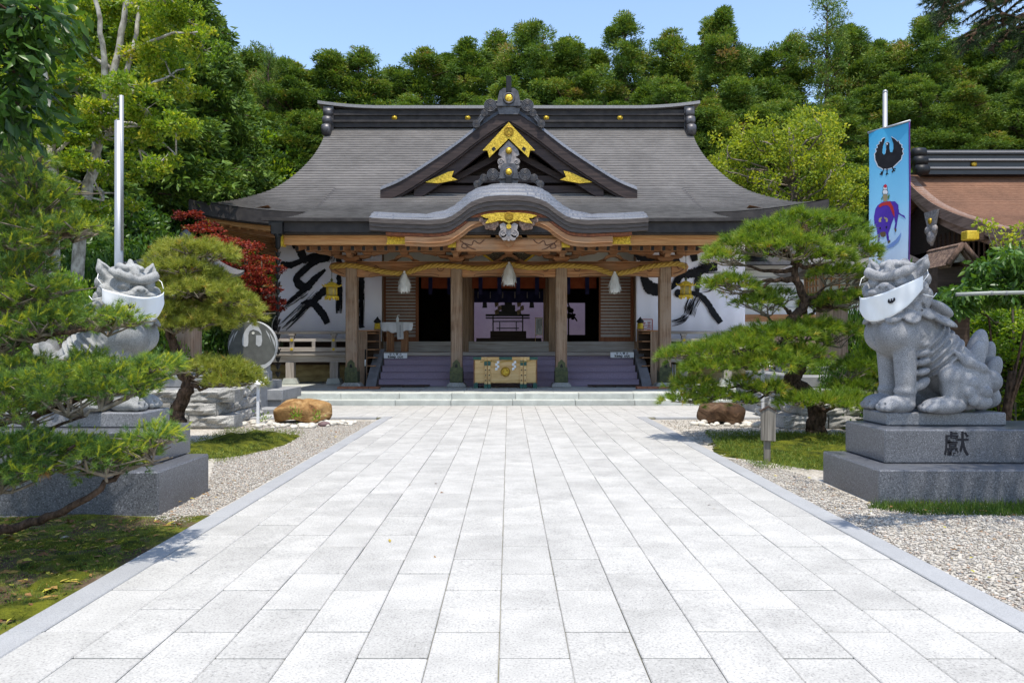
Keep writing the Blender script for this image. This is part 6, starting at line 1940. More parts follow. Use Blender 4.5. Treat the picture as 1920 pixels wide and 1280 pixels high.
# ================================================================== GUARDIAN STATUES
class Field:
    """Signed-distance sculpting on a voxel grid; the body comes out as one continuous surface."""
    def __init__(s, lo, hi, h):
        s.lo = np.array(lo, float); s.h = h
        s.n = np.ceil((np.array(hi) - s.lo) / h).astype(int) + 1
        s.D = np.full(s.n, .12, np.float32)

    def region(s, lo, hi):
        a = np.clip(np.floor((np.array(lo) - s.lo) / s.h).astype(int), 0, s.n - 1)
        b = np.clip(np.ceil((np.array(hi) - s.lo) / s.h).astype(int) + 1, 1, s.n)
        ax = [s.lo[i] + s.h * np.arange(a[i], b[i]) for i in range(3)]
        X = np.stack(np.meshgrid(*ax, indexing='ij'), -1)
        return tuple(slice(a[i], b[i]) for i in range(3)), X

    def put(s, sl, d, k, cut=False):
        A = s.D[sl]
        if cut:
            d = -d
            hh = np.clip(.5 - .5 * (A - d) / k, 0, 1)
            s.D[sl] = A + (d - A) * hh + k * hh * (1 - hh)
        else:
            hh = np.clip(.5 + .5 * (A - d) / k, 0, 1)
            s.D[sl] = A + (d - A) * hh - k * hh * (1 - hh)

    def ell(s, c, r, R=None, k=.025, cut=False):
        c = np.array(c, float); r = np.array(r, float); m = r.max() + .1
        sl, X = s.region(c - m, c + m)
        if X.size == 0: return
        Q = X - c
        if R is not None: Q = Q @ R            # columns of R are the ellipsoid's axes
        k0 = np.linalg.norm(Q / r, axis=-1); k1 = np.linalg.norm(Q / (r * r), axis=-1)
        d = k0 * (k0 - 1) / np.maximum(k1, 1e-6)
        s.put(sl, d, k, cut)

    def cap(s, a, b, ra, rb, k=.025, cut=False):
        a, b = np.array(a, float), np.array(b, float); m = max(ra, rb) + .1
        sl, X = s.region(np.minimum(a, b) - m, np.maximum(a, b) + m)
        if X.size == 0: return
        ab = b - a; t = np.clip(((X - a) @ ab) / (ab @ ab), 0, 1)
        d = np.linalg.norm(X - a - t[..., None] * ab, axis=-1) - (ra + (rb - ra) * t)
        s.put(sl, d, k, cut)

    def path(s, pts, rads, k=.012, cut=False):
        for i in range(len(pts) - 1): s.cap(pts[i], pts[i + 1], rads[i], rads[i + 1], k, cut)

    def mesh(s):
        """Naive surface nets."""
        D = s.D; S = D < 0
        c = [S[i:S.shape[0] - 1 + i, j:S.shape[1] - 1 + j, k:S.shape[2] - 1 + k] for i in (0, 1) for j in (0, 1) for k in (0, 1)]
        cnt = sum(x.astype(np.int8) for x in c); act = (cnt > 0) & (cnt < 8)
        I = np.argwhere(act); idx = np.full(act.shape, -1, np.int64); idx[act] = np.arange(len(I))
        acc = np.zeros((len(I), 3)); num = np.zeros(len(I))
        co = [(i, j, k) for i in (0, 1) for j in (0, 1) for k in (0, 1)]
        for a in range(8):
            for b in range(a + 1, 8):
                df = np.abs(np.array(co[a]) - np.array(co[b]))
                if df.sum() != 1: continue
                da = D[tuple((I + co[a]).T)]; db = D[tuple((I + co[b]).T)]
                m = (da < 0) != (db < 0); t = np.where(m, da / np.where(m, da - db, 1), 0)
                p = np.array(co[a]) + t[:, None] * (np.array(co[b]) - np.array(co[a]))
                acc += np.where(m[:, None], p, 0); num += m
        V = s.lo + s.h * (I + acc / num[:, None])
        F = []
        for ax in range(3):
            o1, o2 = [(1, 2), (2, 0), (0, 1)][ax]
            A = S; sh = [slice(None)] * 3; sh2 = [slice(None)] * 3
            sh[ax] = slice(0, -1); sh2[ax] = slice(1, None)
            ch = A[tuple(sh)] != A[tuple(sh2)]
            E = np.argwhere(ch); E = E[(E[:, o1] > 0) & (E[:, o2] > 0) & (E[:, o1] < D.shape[o1] - 1) & (E[:, o2] < D.shape[o2] - 1)]
            u = np.zeros(3, int); u[o1] = 1; w = np.zeros(3, int); w[o2] = 1
            q = np.stack([idx[tuple((E - u - w).T)], idx[tuple((E - w).T)], idx[tuple(E.T)], idx[tuple((E - u).T)]], 1)
            ins = A[tuple(E.T)]
            q = np.where(ins[:, None], q, q[:, ::-1])
            F.append(q)
        F = np.concatenate(F); F = F[(F >= 0).all(1)]
        return V, F


def rotz(a): c, s_ = cos(a), sin(a); return np.array([[c, -s_, 0], [s_, c, 0], [0, 0, 1.0]])
def roty(a): c, s_ = cos(a), sin(a); return np.array([[c, 0, s_], [0, 1, 0], [-s_, 0, c]])
def rotx(a): c, s_ = cos(a), sin(a); return np.array([[1, 0, 0], [0, c, -s_], [0, s_, c]])


HYAW = radians(-42)
HC = np.array([.06, -.03, 1.15])


def guardian(horn):
    """Seated stone guardian facing +x, head turned to the viewer (-y). Origin at the base plate under the chest."""
    f = Field((-.98, -.52, -.02), (.48, .52, 1.56), .0100)
    # torso and chest
    f.ell((.0, 0, .70), (.25, .285, .215), k=.04)
    f.ell((.10, -.13, .72), (.16, .16, .17), k=.03); f.ell((.10, .13, .72), (.16, .16, .17), k=.03)
    f.cap((-.10, 0, .74), (-.50, 0, .36), .235, .235, k=.06)
    ax = np.array([-.40, 0, -.38]); ax /= np.linalg.norm(ax)
    Rt = np.stack([ax, [0, 1, 0], np.cross(ax, [0, 1, 0])], 1)
    for t in (.24, .35, .46, .57, .68):
        c = np.array([-.10, 0, .74]) + (np.array([-.50, 0, .36]) - np.array([-.10, 0, .74])) * t
        f.ell(c, (.042, .268, .264), Rt, k=.006)
    # front legs
    for s in (-1, 1):
        y = s * .155
        f.cap((.03, y, .62), (.02, y, .13), .104, .080, k=.022)
        f.cap((.085, y, .56), (.065, y, .20), .050, .038, k=.02)
        f.ell((.03, y, .19), (.096, .094, .055), k=.02)
        f.ell((.105, y, .065), (.165, .118, .085), k=.02)
        for q in (-1.5, -.5, .5, 1.5):
            f.cap((.17, y + q * .05, .065), (.245 - .014 * abs(q), y + q * .056, .04), .045, .036, k=.008)
        for q in (-1, 0, 1): f.cap((.20, y + q * .053, .10), (.29, y + q * .056, .03), .008, .008, k=.012, cut=True)
        # curls behind the front legs
        for k_, z in enumerate((.62, .54, .46, .37)):
            f.ell((-.11, s * .20, z), (.075 - .004 * k_, .065, .036), roty(.35), k=.008)
        f.ell((-.06, s * .235, .655), (.05, .04, .055), k=.01)
        f.path([(-.10 + .028 * cos(a), s * .275, .655 + .028 * sin(a)) for a in np.linspace(0, 5, 9)], [.012] * 9, k=.006, cut=True)
        f.ell((-.11, s * .19, .26), (.085, .05, .045), roty(.7), k=.01)
    # haunches and hind feet
    for s in (-1, 1):
        f.ell((-.50, s * .19, .25), (.225, .14, .235), roty(-.2), k=.03)
        f.ell((-.355, s * .235, .335), (.115, .095, .105), k=.02)
        f.cap((-.33, s * .25, .30), (-.34, s * .25, .13), .075, .065, k=.02)
        f.ell((-.27, s * .26, .065), (.20, .105, .08), k=.02)
        for q in (-1.4, -.45, .45, 1.4):
            f.cap((-.16, s * .26 + q * .046, .06), (-.085 - .012 * abs(q), s * .26 + q * .05, .04), .042, .034, k=.008)
        for q in (-1, 0, 1): f.cap((-.13, s * .26 + q * .048, .10), (-.04, s * .26 + q * .05, .03), .008, .008, k=.012, cut=True)
        # knuckle curls down the shank
        for z, x in ((.27, -.50), (.19, -.47), (.12, -.50)):
            f.ell((x, s * .325, z), (.05, .035, .06), k=.01)
        f.ell((-.60, s * .26, .10), (.10, .08, .07), k=.015); f.ell((-.62, s * .30, .19), (.06, .05, .06), k=.01)
        # leaf along the flank
        f.path([(-.36, s * .265, .56), (-.47, s * .285, .46), (-.60, s * .27, .40), (-.72, s * .2, .36)], [.012, .05, .05, .02], k=.012)
        f.ell((-.74, s * .17, .28), (.11, .085, .105), k=.012)
        f.path([(-.74 + .06 * (1 - a / 14) * cos(a), s * .262, .28 + .06 * (1 - a / 14) * sin(a)) for a in np.linspace(0, 9, 16)], [.012] * 16, k=.006, cut=True)
    # tail: flames and a sweep to the base
    f.ell((-.72, 0, .55), (.085, .10, .22), roty(-.25), k=.015)
    f.ell((-.83, .05, .47), (.07, .085, .19), roty(-.35), k=.012)
    f.ell((-.66, -.10, .48), (.075, .06, .17), roty(-.2), k=.012)
    f.ell((-.82, -.09, .38), (.07, .06, .14), roty(-.4), k=.012)
    f.path([(-.60, 0, .30), (-.78, 0, .24), (-.84, 0, .12), (-.76, 0, .05)], [.14, .12, .09, .06], k=.03)
    f.cap((-.75, 0, .40), (-.79, 0, .74), .012, .006, k=.012, cut=True)
    # neck
    f.cap((-.04, 0, .82), tuple(HC - [.05, 0, .06]), .235, .22, k=.05)
    # collar of leaves, bell on the chest
    for a in (-150, -118, -84, -50, -18, 18, 50, 84, 118, 150):
        t = radians(a); R = rotz(t) @ roty(.75)
        c = np.array([.0, 0, .90]) + np.array([.235 * cos(t), .255 * sin(t), -.015 if abs(a) < 90 else .02])
        f.ell(c, (.11, .085, .035), R, k=.010)
    for a in (-165, -130, 130, 165):
        t = radians(a); f.ell(np.array([-.05 + .31 * cos(t), .27 * sin(t), .86]), (.16, .085, .035), rotz(t) @ roty(.55), k=.010)
    f.ell((-.30, -.13, .95), (.15, .09, .05), rotz(2.9) @ roty(.5), k=.012); f.ell((-.30, .13, .95), (.15, .09, .05), rotz(-2.9) @ roty(.5), k=.012)
    for a in (-134, -101, -67, -34, 0, 34, 67, 101, 134):
        t = radians(a); f.cap((.215 * cos(t), .235 * sin(t), .955), (.36 * cos(t), .375 * sin(t), .86), .010, .012, k=.01, cut=True)
    f.cap((.27, 0, .80), (.20, 0, .56), .012, .010, k=.02, cut=True)
    bl = np.array([.235, -.10, .885]); f.ell(bl, (.07, .07, .068), k=.008)
    f.cap(bl + [.05, -.07, -.025], bl + [.09, .04, -.025], .009, .009, k=.006, cut=True)
    # head
    Rh = rotz(HYAW)
    H = lambda x, y, z: HC + Rh @ np.array([x, y, z])
    f.ell(H(-.02, 0, .03), (.205, .215, .20), Rh, k=.03)
    f.ell(H(.11, 0, -.07), (.15, .175, .12), Rh, k=.03)          # muzzle
    f.ell(H(.10, 0, -.155), (.13, .15, .06), Rh, k=.02)
    f.ell(H(.225, 0, -.005), (.055, .062, .042), Rh, k=.012)      # nose
    for s in (-1, 1):
        f.ell(H(.235, s * .048, -.02), (.04, .034, .032), Rh, k=.008)
        f.ell(H(.20, s * .085, -.055), (.08, .075, .035), Rh @ rotz(s * .4), k=.012)
        f.ell(H(.265, s * .030, -.018), (.014, .013, .012), Rh, k=.006, cut=True)
        f.ell(H(.155, s * .112, .035), (.06, .058, .048), Rh, k=.006)     # eye
        ec = H(.155, s * .112, .035)
        f.path([H(.205 - .02 * abs(cos(q)), s * (.115 + .058 * cos(q)), .032 + .047 * sin(q)) for q in np.linspace(0, 2 * pi, 13)], [.008] * 13, k=.008, cut=True)
        f.path([H(.20, s * .02, .085), H(.20, s * .09, .105), H(.165, s * .165, .135), H(.10, s * .205, .17)], [.036, .046, .046, .028], k=.012)   # brow
        f.ell(H(.19, s * .045, .088), (.045, .04, .036), Rh, k=.008); f.ell(H(.175, s * .115, .098), (.045, .04, .036), Rh, k=.008)
        f.ell(H(.11, s * .17, -.06), (.075, .06, .055), Rh, k=.012)       # cheek
        f.path([H(.20, s * .10, -.085), H(.15, s * .165, -.09), H(.08, s * .20, -.05)], [.02, .024, .02], k=.01)
        # ear
        f.path([H(-.04, s * .16, .12), H(-.06, s * .225, .20), H(-.075, s * .255, .285)], [.075, .055, .012], k=.018)
        f.path([H(.015, s * .185, .15), H(-.01, s * .225, .205), H(-.04, s * .25, .255)], [.028, .022, .006], k=.01, cut=True)
        # curls of the mane
        for (x, y, z, r) in ((.0, .235, -.02, .075), (-.02, .24, -.14, .085), (.05, .205, -.20, .065), (-.10, .225, .07, .07), (-.14, .215, -.08, .085), (-.13, .19, -.20, .085), (-.19, .13, .05, .09), (-.21, .10, -.10, .10), (-.19, .08, -.22, .10), (-.16, .08, .16, .08)):
            c = H(x, s * y, z); f.ell(c, (r, r * .8, r), Rh @ rotz(s * .3), k=.008)
            if x > -.17:
                o = Rh @ np.array([.10, s * .95, 0]); o /= np.linalg.norm(o); e1 = Rh @ np.array([1.0, -.1 * s, 0]); e2 = np.array([0, 0, 1.0])
                f.path([c + o * r * .86 + (e1 * cos(a) + e2 * sin(a)) * r * .62 * (1 - a / 15) for a in np.linspace(0, 9, 15)], [.009] * 15, k=.005, cut=True)
    f.path([H(.0, 0, .225), H(.10, 0, .20), H(.17, 0, .14)], [.04, .045, .03], k=.02)
    for y in (-.07, .07): f.path([H(.10, y, .205), H(-.05, y, .235), H(-.15, y, .2)], [.03, .035, .03], k=.012)
    if horn:
        f.path([H(.03, 0, .23), H(.02, 0, .285)], [.05, .022], k=.015)
    else:
        f.ell(H(-.03, 0, .205), (.13, .14, .045), Rh, k=.02)
    for y in (-.045, -.015, .015, .045): f.cap(H(.245, y, -.06), H(.245, y, -.10), .012, .010, k=.006)   # teeth
    return f.mesh()


def mirror_mesh(V, F): V = V.copy(); V[:, 0] *= -1; return V, F[:, ::-1]


def statue(s, base, horn, mat, text, mask_text):
    V, F = guardian(horn)
    if s > 0: V, F = mirror_mesh(V, F)
    sc = 1.03 if s > 0 else .94
    t = thing('guardian_statue', text, 'statue', tuple(base), group=None)
    o = link_mesh('body', np_mesh('body', V * sc, F, mat, smooth=True), t)
    mod = o.modifiers.new('soft', 'SMOOTH'); mod.factor = .5; mod.iterations = 1
    # cloth mask over the muzzle: thing of its own, worn by the statue
    m = MB(); rows = []
    Rh = rotz(HYAW)
    def W(p):
        q = HC + Rh @ np.array(p); q = q * sc
        if s > 0: q[0] *= -1
        return tuple(q + np.array(base))
    side_hi = .075 if not horn else .03
    for j in range(13):
        v = j / 12; row = []
        for i in range(33):
            a = -1 + 2 * i / 32
            yy = a * .285; xx_ = .325 - .225 * abs(a) ** 2.1 + .004 * sin(9 * a + 5 * v) + .003 * sin(17 * a - 3 * v)
            top = -.075 + (.075 * (abs(a)) ** 2 if not (s > 0 and a < 0) else .075 * abs(a) ** 2)
            bot = -.305 + .19 * abs(a) ** 2.6
            z = top + (bot - top) * v - (.085 * a if s > 0 else 0)
            row.append(W((xx_ - .09 * v * (1 - abs(a)), yy, z)))
        rows.append(row)
    m.grid(rows)
    mo = m.build('face_mask', M['mask']); sm = mo.modifiers.new('thick', 'SOLIDIFY'); sm.thickness = .004
    label(mo, mask_text, 'face mask')
    em = MB(); R = .026
    def surf(a, z, off=.006):
        return W((.325 - .225 * abs(a) ** 2.1 - .045 * (1 - abs(a)) + off + .012, a * .285, z - (.085 * a if s > 0 else 0)))
    a0 = -.36 if s < 0 else -.40
    if s > 0: a0 = -.30
    cz = -.16
    def dec(pts):
        vs = [surf(a0 + x * R / .285, cz + z * R) for x, z in pts]; em.add(vs, [tuple(range(len(vs)))])
    dec([(cos(t) * 1.15, sin(t) * .9 - .1) for t in np.linspace(pi, 2 * pi, 12)])
    for q in (-1, 1): dec([(q * .45, -.15), (q * 1.15, -.15), (q * 1.1, .4), (q * .75, .85), (q * .55, .4)])
    dec([(-.2, -.15), (.2, -.15), (.18, .6), (-.18, .6)])
    for q in (-.4, 0, .4): dec([(q - .06, -1.4), (q + .06, -1.4), (q + .06, -.9), (q - .06, -.9)])
    em.build('crow_print', M['ink'], mo)
    for q in (-1, 1):
        MB().tube([W((.10, q * .283, .03)), W((.02, q * .30, .10)), W((-.06, q * .26, .16))], .004, 5).tube([W((.10, q * .283, -.08)), W((-.03, q * .325, -.10)), W((-.15, q * .31, -.06))], .004, 5).build('cord', M['white_paper'], mo)
    return t


# ---- pedestals
def slab_tier(name, x0, x1, y0, y1, z0, z1, mat, par): return MB().box(x0, x1, y0, y1, z0, z1, ch=.012).build(name, mat, par)
pr = thing('statue_pedestal', 'three stepped granite pedestal with a carved character under the right guardian statue', 'pedestal', (4.3, 7.1, -.04))
slab_tier('bottom_step', 3.15, 6.2, 6.58, 7.76, -.06, .27, M['pedestal'], pr)
mid = slab_tier('middle_step', 3.37, 5.9, 6.93, 7.75, .272, .575, M['pedestal'], pr)
slab_tier('top_step', 3.54, 4.66, 7.24, 7.74, .577, .70, M['pedestal_mid'], pr)
cz = EYE + (647 - 835) / 1450 * 6.93
text_on('carved_character', '獻', .235, M['ink'], mid, ((1793 - 954) / 1450 * 6.93, 6.928, cz), ext=.0015, bold=.002)
text_on('carved_character', '奉', .235, M['ink'], mid, ((1793 - 954) / 1450 * 6.93 + 1.1, 6.928, cz), ext=.0015, bold=.002) if False else None
pl = thing('statue_pedestal', 'three stepped granite pedestal half hidden by pine branches under the left guardian statue', 'pedestal', (-4, 6.8, -.04))
slab_tier('bottom_step', -5.9, -2.80, 6.18, 7.22, -.06, .32, M['pedestal'], pl)
slab_tier('middle_step', -5.6, -2.985, 6.45, 7.26, .322, .606, M['pedestal'], pl)
slab_tier('top_step', -4.55, -3.21, 6.77, 7.33, .608, .742, M['pedestal_mid'], pl)
statue(1, (3.78, 7.48, .70), False, M['statue'], 'seated stone lion dog on the right pedestal with closed jaw and flame shaped tail', 'white cloth mask tilted over the muzzle of the right guardian statue')
statue(-1, (-3.50, 7.05, .742), True, M['statue_pale'], 'seated stone lion dog with a small horn on the left pedestal behind pine branches', 'white cloth mask hung straight over the muzzle of the left guardian statue')
# ================================================================== VEGETATION
def unit(a): return a / (np.linalg.norm(a, axis=-1, keepdims=True) + 1e-9)


class Foliage:
    """Collects leaf / needle faces as arrays and makes one mesh."""
    def __init__(s): s.V = []; s.F = []; s.T = []; s.n = 0

    def quads(s, V, tone):
        """V (n,4,3)"""
        n = len(V); s.V.append(V.reshape(-1, 3)); o = s.n + np.arange(n)[:, None] * 4
        s.F.append(o + np.array([0, 1, 2])); s.F.append(o + np.array([0, 2, 3])); s.T += [tone, tone]; s.n += 4 * n

    def tris(s, V, tone):
        n = len(V); s.V.append(V.reshape(-1, 3)); s.F.append(s.n + np.arange(3 * n).reshape(-1, 3)); s.T.append(tone); s.n += 3 * n

    def mesh(s, name, mat): return np_mesh(name, np.concatenate(s.V), np.concatenate(s.F), mat, np.clip(np.concatenate(s.T), 0, 1))

    def build(s, name, mat, parent):
        """Vertices are in world space."""
        off = np.array(origin_of(parent)); s.V = [v - off for v in s.V]
        return link_mesh(name, s.mesh(name, mat), parent)


def leaves(fo, C_, d, L, W, r_, tone, droop=0.0):
    """Pointed leaves at points C_ with growth directions d."""
    n = len(C_); d = unit(d + np.array([0, 0, -droop])); s_ = unit(np.cross(d, r_.normal(0, 1, (n, 3))))
    L = L * r_.uniform(.7, 1.25, (n, 1)); W = W * r_.uniform(.75, 1.2, (n, 1)); nr = np.cross(s_, d)
    fold = nr * W * .25
    V = np.stack([C_, C_ + d * L * .5 + s_ * W * .5 + fold, C_ + d * L, C_ + d * L * .5 - s_ * W * .5 + fold], 1)
    fo.quads(V, tone)


def clump(fo, c, r, n, L, W, r_, mu, sd=.16, shell=.45, up=.35, flat=False, droop=0.0):
    c = np.array(c, float); r = np.array(r if hasattr(r, '__len__') else (r, r, r), float)
    o = unit(r_.normal(0, 1, (n, 3)))
    q = o * (r_.random((n, 1)) ** shell)
    P = c + q * r
    d = unit(o * .8 + r_.normal(0, .7, (n, 3)) + np.array([0, 0, up]))
    if flat: d[:, 2] *= .25
    leaves(fo, P, d, L, W, r_, mu + r_.normal(0, sd, n), droop)


def needles(fo, B, D, per, L, lo, hi, w, r_, mu, sd=.12, stem=.0):
    """Bundles of needles: bases B, shoot axes D."""
    n = len(B); D = unit(D); B = np.repeat(B, per, 0); Dd = np.repeat(D, per, 0); m = n * per
    a = r_.uniform(lo, hi, (m, 1)); p = unit(np.cross(Dd, r_.normal(0, 1, (m, 3))))
    nd = Dd * np.cos(a) + p * np.sin(a); u = r_.uniform(0, 1, (m, 1)) * stem
    LL = L * r_.uniform(.7, 1.15, (m, 1)); s_ = unit(np.cross(nd, r_.normal(0, 1, (m, 3)))) * w * .5
    P = B + Dd * u
    V = np.stack([P - s_, P + s_, P + nd * LL + np.array([0, 0, -.04]) * LL], 1)
    t = np.repeat(mu if hasattr(mu, '__len__') else np.full(n, mu), per) + r_.normal(0, sd, m)
    fo.tris(V, t)


G = {}
G['cedar'] = leafmat('cedar_foliage', [(0, (.028, .062, .014)), (.35, (.075, .145, .022)), (.65, (.15, .235, .03)), (.92, (.25, .28, .045)), (1, (.26, .17, .06))], .24)
G['oak'] = leafmat('broad_leaves', [(0, (.05, .115, .014)), (.4, (.14, .25, .018)), (.75, (.29, .37, .025)), (1, (.46, .44, .05))], .48, .45, .35)
G['ginkgo'] = leafmat('yellow_green_leaves', [(0, (.07, .13, .015)), (.4, (.19, .265, .02)), (.8, (.35, .40, .03)), (1, (.48, .46, .07))], .42)
G['dark'] = leafmat('dark_leaves', [(0, (.016, .046, .010)), (.4, (.044, .11, .016)), (.8, (.105, .205, .026)), (1, (.21, .30, .045))], .36, .38, .4)
G['bright'] = leafmat('bright_clipped_leaves', [(0, (.05, .12, .012)), (.5, (.15, .27, .02)), (1, (.33, .40, .05))], .35, .4, .4)
G['maple'] = leafmat('red_maple_leaves', [(0, (.05, .012, .012)), (.45, (.15, .022, .02)), (.8, (.36, .045, .028)), (1, (.22, .15, .05))], .4)
G['pine'] = leafmat('black_pine_needles', [(0, (.05, .11, .014)), (.4, (.135, .235, .024)), (.7, (.26, .34, .035)), (.9, (.42, .41, .055)), (1, (.46, .24, .05))], .36, .45, .35)
G['pine_pale'] = leafmat('pale_pine_needles', [(0, (.09, .13, .022)), (.4, (.22, .265, .04)), (.7, (.36, .38, .07)), (.92, (.48, .45, .13)), (1, (.50, .18, .03))], .36, .5, .3)
G['white_pine'] = leafmat('white_pine_needles', [(0, (.045, .105, .035)), (.3, (.11, .215, .05)), (.55, (.23, .335, .04)), (.8, (.42, .48, .045)), (1, (.60, .58, .08))], .36, .42, .4)
G['fir'] = leafmat('dark_fir_needles', [(0, (.012, .028, .012)), (.6, (.03, .06, .02)), (1, (.06, .09, .03))], .2, .5, .3)

# ---- cedars of the forest ------------------------------------------------
def cedar_mesh(seed, H=20.0, R=2.0, base=.28, puffs=150, per=150, lean=.0, sparse=0.0):
    r_ = np.random.default_rng(seed); fo = Foliage(); tips = []; ph = r_.uniform(0, 6.3, 4)
    for k in range(puffs):
        t = r_.random() ** .8; z = H * (base + (1 - base) * t)
        if r_.random() < sparse: continue
        a0 = r_.uniform(0, 2 * pi)
        env = R * 1.12 * (1 - t ** 4.2) ** .62 * (.55 + .45 * min(1, (t + .12) * 3)) * (.78 + .42 * sin(2 * a0 + ph[0] + 7 * t) * sin(11 * t + ph[1]) + .2 * sin(23 * t + ph[2] + a0)) * (.55 + .6 * r_.random())
        for b in range(3):
            a = a0 + r_.normal(0, .35); rad = env * r_.uniform(.5, 1.05) if b else env * .45
            c = np.array([rad * cos(a), rad * sin(a), z + .30 * rad * .4 + r_.normal(0, .22)]); s_ = r_.uniform(.30, .72) * (1 - .25 * t)
            tips.append((c, s_))
            n = per // 3
            o = unit(r_.normal(0, 1, (n, 3)) + np.array([.35 * cos(a), .35 * sin(a), .35]))
            P = c + o * np.array([s_, s_, s_ * .8]) * (r_.random((n, 1)) ** .4) * .95
            d = unit(o * .8 + r_.normal(0, .6, (n, 3)) + np.array([.2 * cos(a), .2 * sin(a), .25]))
            mu = .44 + r_.normal(0, .17) + .06 * t
            leaves(fo, P, d, .185, .048, r_, mu + r_.normal(0, .14, n) + (o[:, 2] * .08))
    m = fo.mesh('crown', G['cedar'])
    tr = MB(); tr.tube([(0, 0, -.3), (.05, 0, H * .3), (-.04, .03, H * .65), (0, 0, H * .97)], [.34, .27, .17, .03], 8)
    for c, s_ in tips:
        if r_.random() < .4:
            z0 = max(.5, c[2] - .25 * np.hypot(c[0], c[1]) - .2)
            tr.tube([(0, 0, z0), tuple(c * [.5, .5, 0] + np.array([0, 0, (z0 + c[2]) / 2 + .05])), tuple(c)], [.05, .035, .008], 4, cap=False)
    return m, tr.mesh('trunk', M['bark_brown'])


cedars = [cedar_mesh(101 + k, R=(1.9, 2.2, 1.7, 2.4, 2.0)[k], puffs=(95, 110, 80, 120, 100)[k], per=560, base=(.25, .2, .3, .18, .25)[k]) for k in range(5)]
cedar_open = cedar_mesh(120, R=2.6, puffs=95, per=190, base=.45, sparse=.15)


def put_tree(name, pair, loc, rot, sc, text, cat, group=None):
    t = thing(name, text, cat, loc, rot, group); t.scale = sc
    link_mesh('crown', pair[0], t); link_mesh('trunk', pair[1], t)
    return t


FG = 'cedars of the forest behind the hall'
SKL = ['cedar top left of the open twisted one, above the left eave', 'cedar at the left end of the forest skyline', 'broad flat topped cedar left of the hall ridge', 'cedar just left of the left ridge end', 'cedar straight above the left ridge end', 'slender cedar right of the left ridge end, standing clear against the sky',
       'cedar right of the sky gap over the left half of the ridge', 'cedar above the left ridge medallion', 'low topped cedar between the two left ridge medallions', 'cedar above the second ridge medallion', 'cedar just left of the tall one behind the gable peak', 'tall cedar behind the gable peak of the hall', 'low cedar right of the gable peak', 'cedar above the third ridge medallion', 'low cedar above the right half of the hall ridge',
       'tall rounded cedar above the right ridge medallion', 'low cedar beside the tall rounded one', 'cedar left of the right ridge end', 'low cedar above the right ridge end', 'tall cedar just right of the right ridge end', 'low cedar above the bright yellow green tree', 'cedar above the middle of the yellow green tree', 'cedar left of the tallest open topped cedar', 'cedar right of the tallest open topped cedar', 'low cedar left of the banner pole', 'cedar behind the banner pole tip',
       'tall cedar above the left part of the bark roof', 'low cedar above the black ridge of the bark roof', 'tall cedar above the middle of the bark roof', 'cedar behind the dark fir bough', 'cedar at the right edge of the forest skyline']
def skyline(px, py, Y, k, wide=1.0, text=None, open_=False):
    z = EYE + (647 - py) / 1450 * Y; sc = z / 20.0
    put_tree('cedar_tree', cedar_open if open_ else cedars[k % 5], ((px - 954) / 1450 * Y, Y, 0), random.uniform(0, 6.3), (wide, wide, sc), text or 'tall green cedar in the forest wall behind the shrine hall', 'tree', FG)


SK = [(455, 175, 41), (500, 104, 46), (545, 126, 44), (592, 140, 47), (622, 112, 45), (672, 101, 45), (738, 128, 48), (790, 104, 46), (842, 112, 49), (880, 92, 47), (925, 72, 50), (986, 40, 47), (1030, 100, 52), (1065, 82, 47), (1118, 108, 50), (1172, 36, 48), (1215, 95, 53), (1263, 70, 49),
      (1305, 95, 53), (1352, 34, 47), (1400, 100, 52), (1443, 84, 48), (1490, 80, 50), (1595, 56, 49), (1640, 92, 52), (1690, 90, 47), (1735, 26, 46), (1792, 88, 49), (1840, 50, 47), (1893, 70, 46), (1945, 60, 49)]
for k, (px, py, Y) in enumerate(SK):
    skyline(px, py, Y, k, 1.3 if py < 60 else 1.42, SKL[k])
skyline(1551, 2, 46, 0, 1.0, 'tallest cedar with an open ragged top rising above the forest on the right', True)
skyline(503, 98, 43, 0, .55, 'thin cedar with an open twisted top left of the hall ridge', True)
# nearer, lower row that closes the wall behind the hall
for k in range(34):
    px = 400 + k * 47 + random.uniform(-14, 14)
    if px < 470: continue
    skyline(px, random.uniform(150, 215) + (35 if px < 900 else 0), random.uniform(37, 41), k + 2, 1.1)
for k in range(22):
    skyline(-240 + k * 34 if k < 22 else 0, random.uniform(60, 160), random.uniform(36, 46), k, 1.15)
for k in range(6):
    skyline(1930 + k * 55, random.uniform(40, 120), random.uniform(40, 46), k, 1.1)


# ---- branching helper
def limb(m, pts, r0, r1, n=7, seed=0, wob=.0):
    r_ = np.random.default_rng(seed); P = catmull([tuple(p) for p in pts], 5); L = len(P)
    P = [tuple(np.array(p) + (r_.normal(0, wob, 3) if 0 < i < L - 1 else 0)) for i, p in enumerate(P)]
    m.tube(P, [r0 + (r1 - r0) * (i / (L - 1)) ** .8 for i in range(L)], n, jit=.08)
    return P


def near(P, q):
    A = np.array(P); return tuple(A[np.argmin(np.linalg.norm(A - np.array(q), axis=1))])


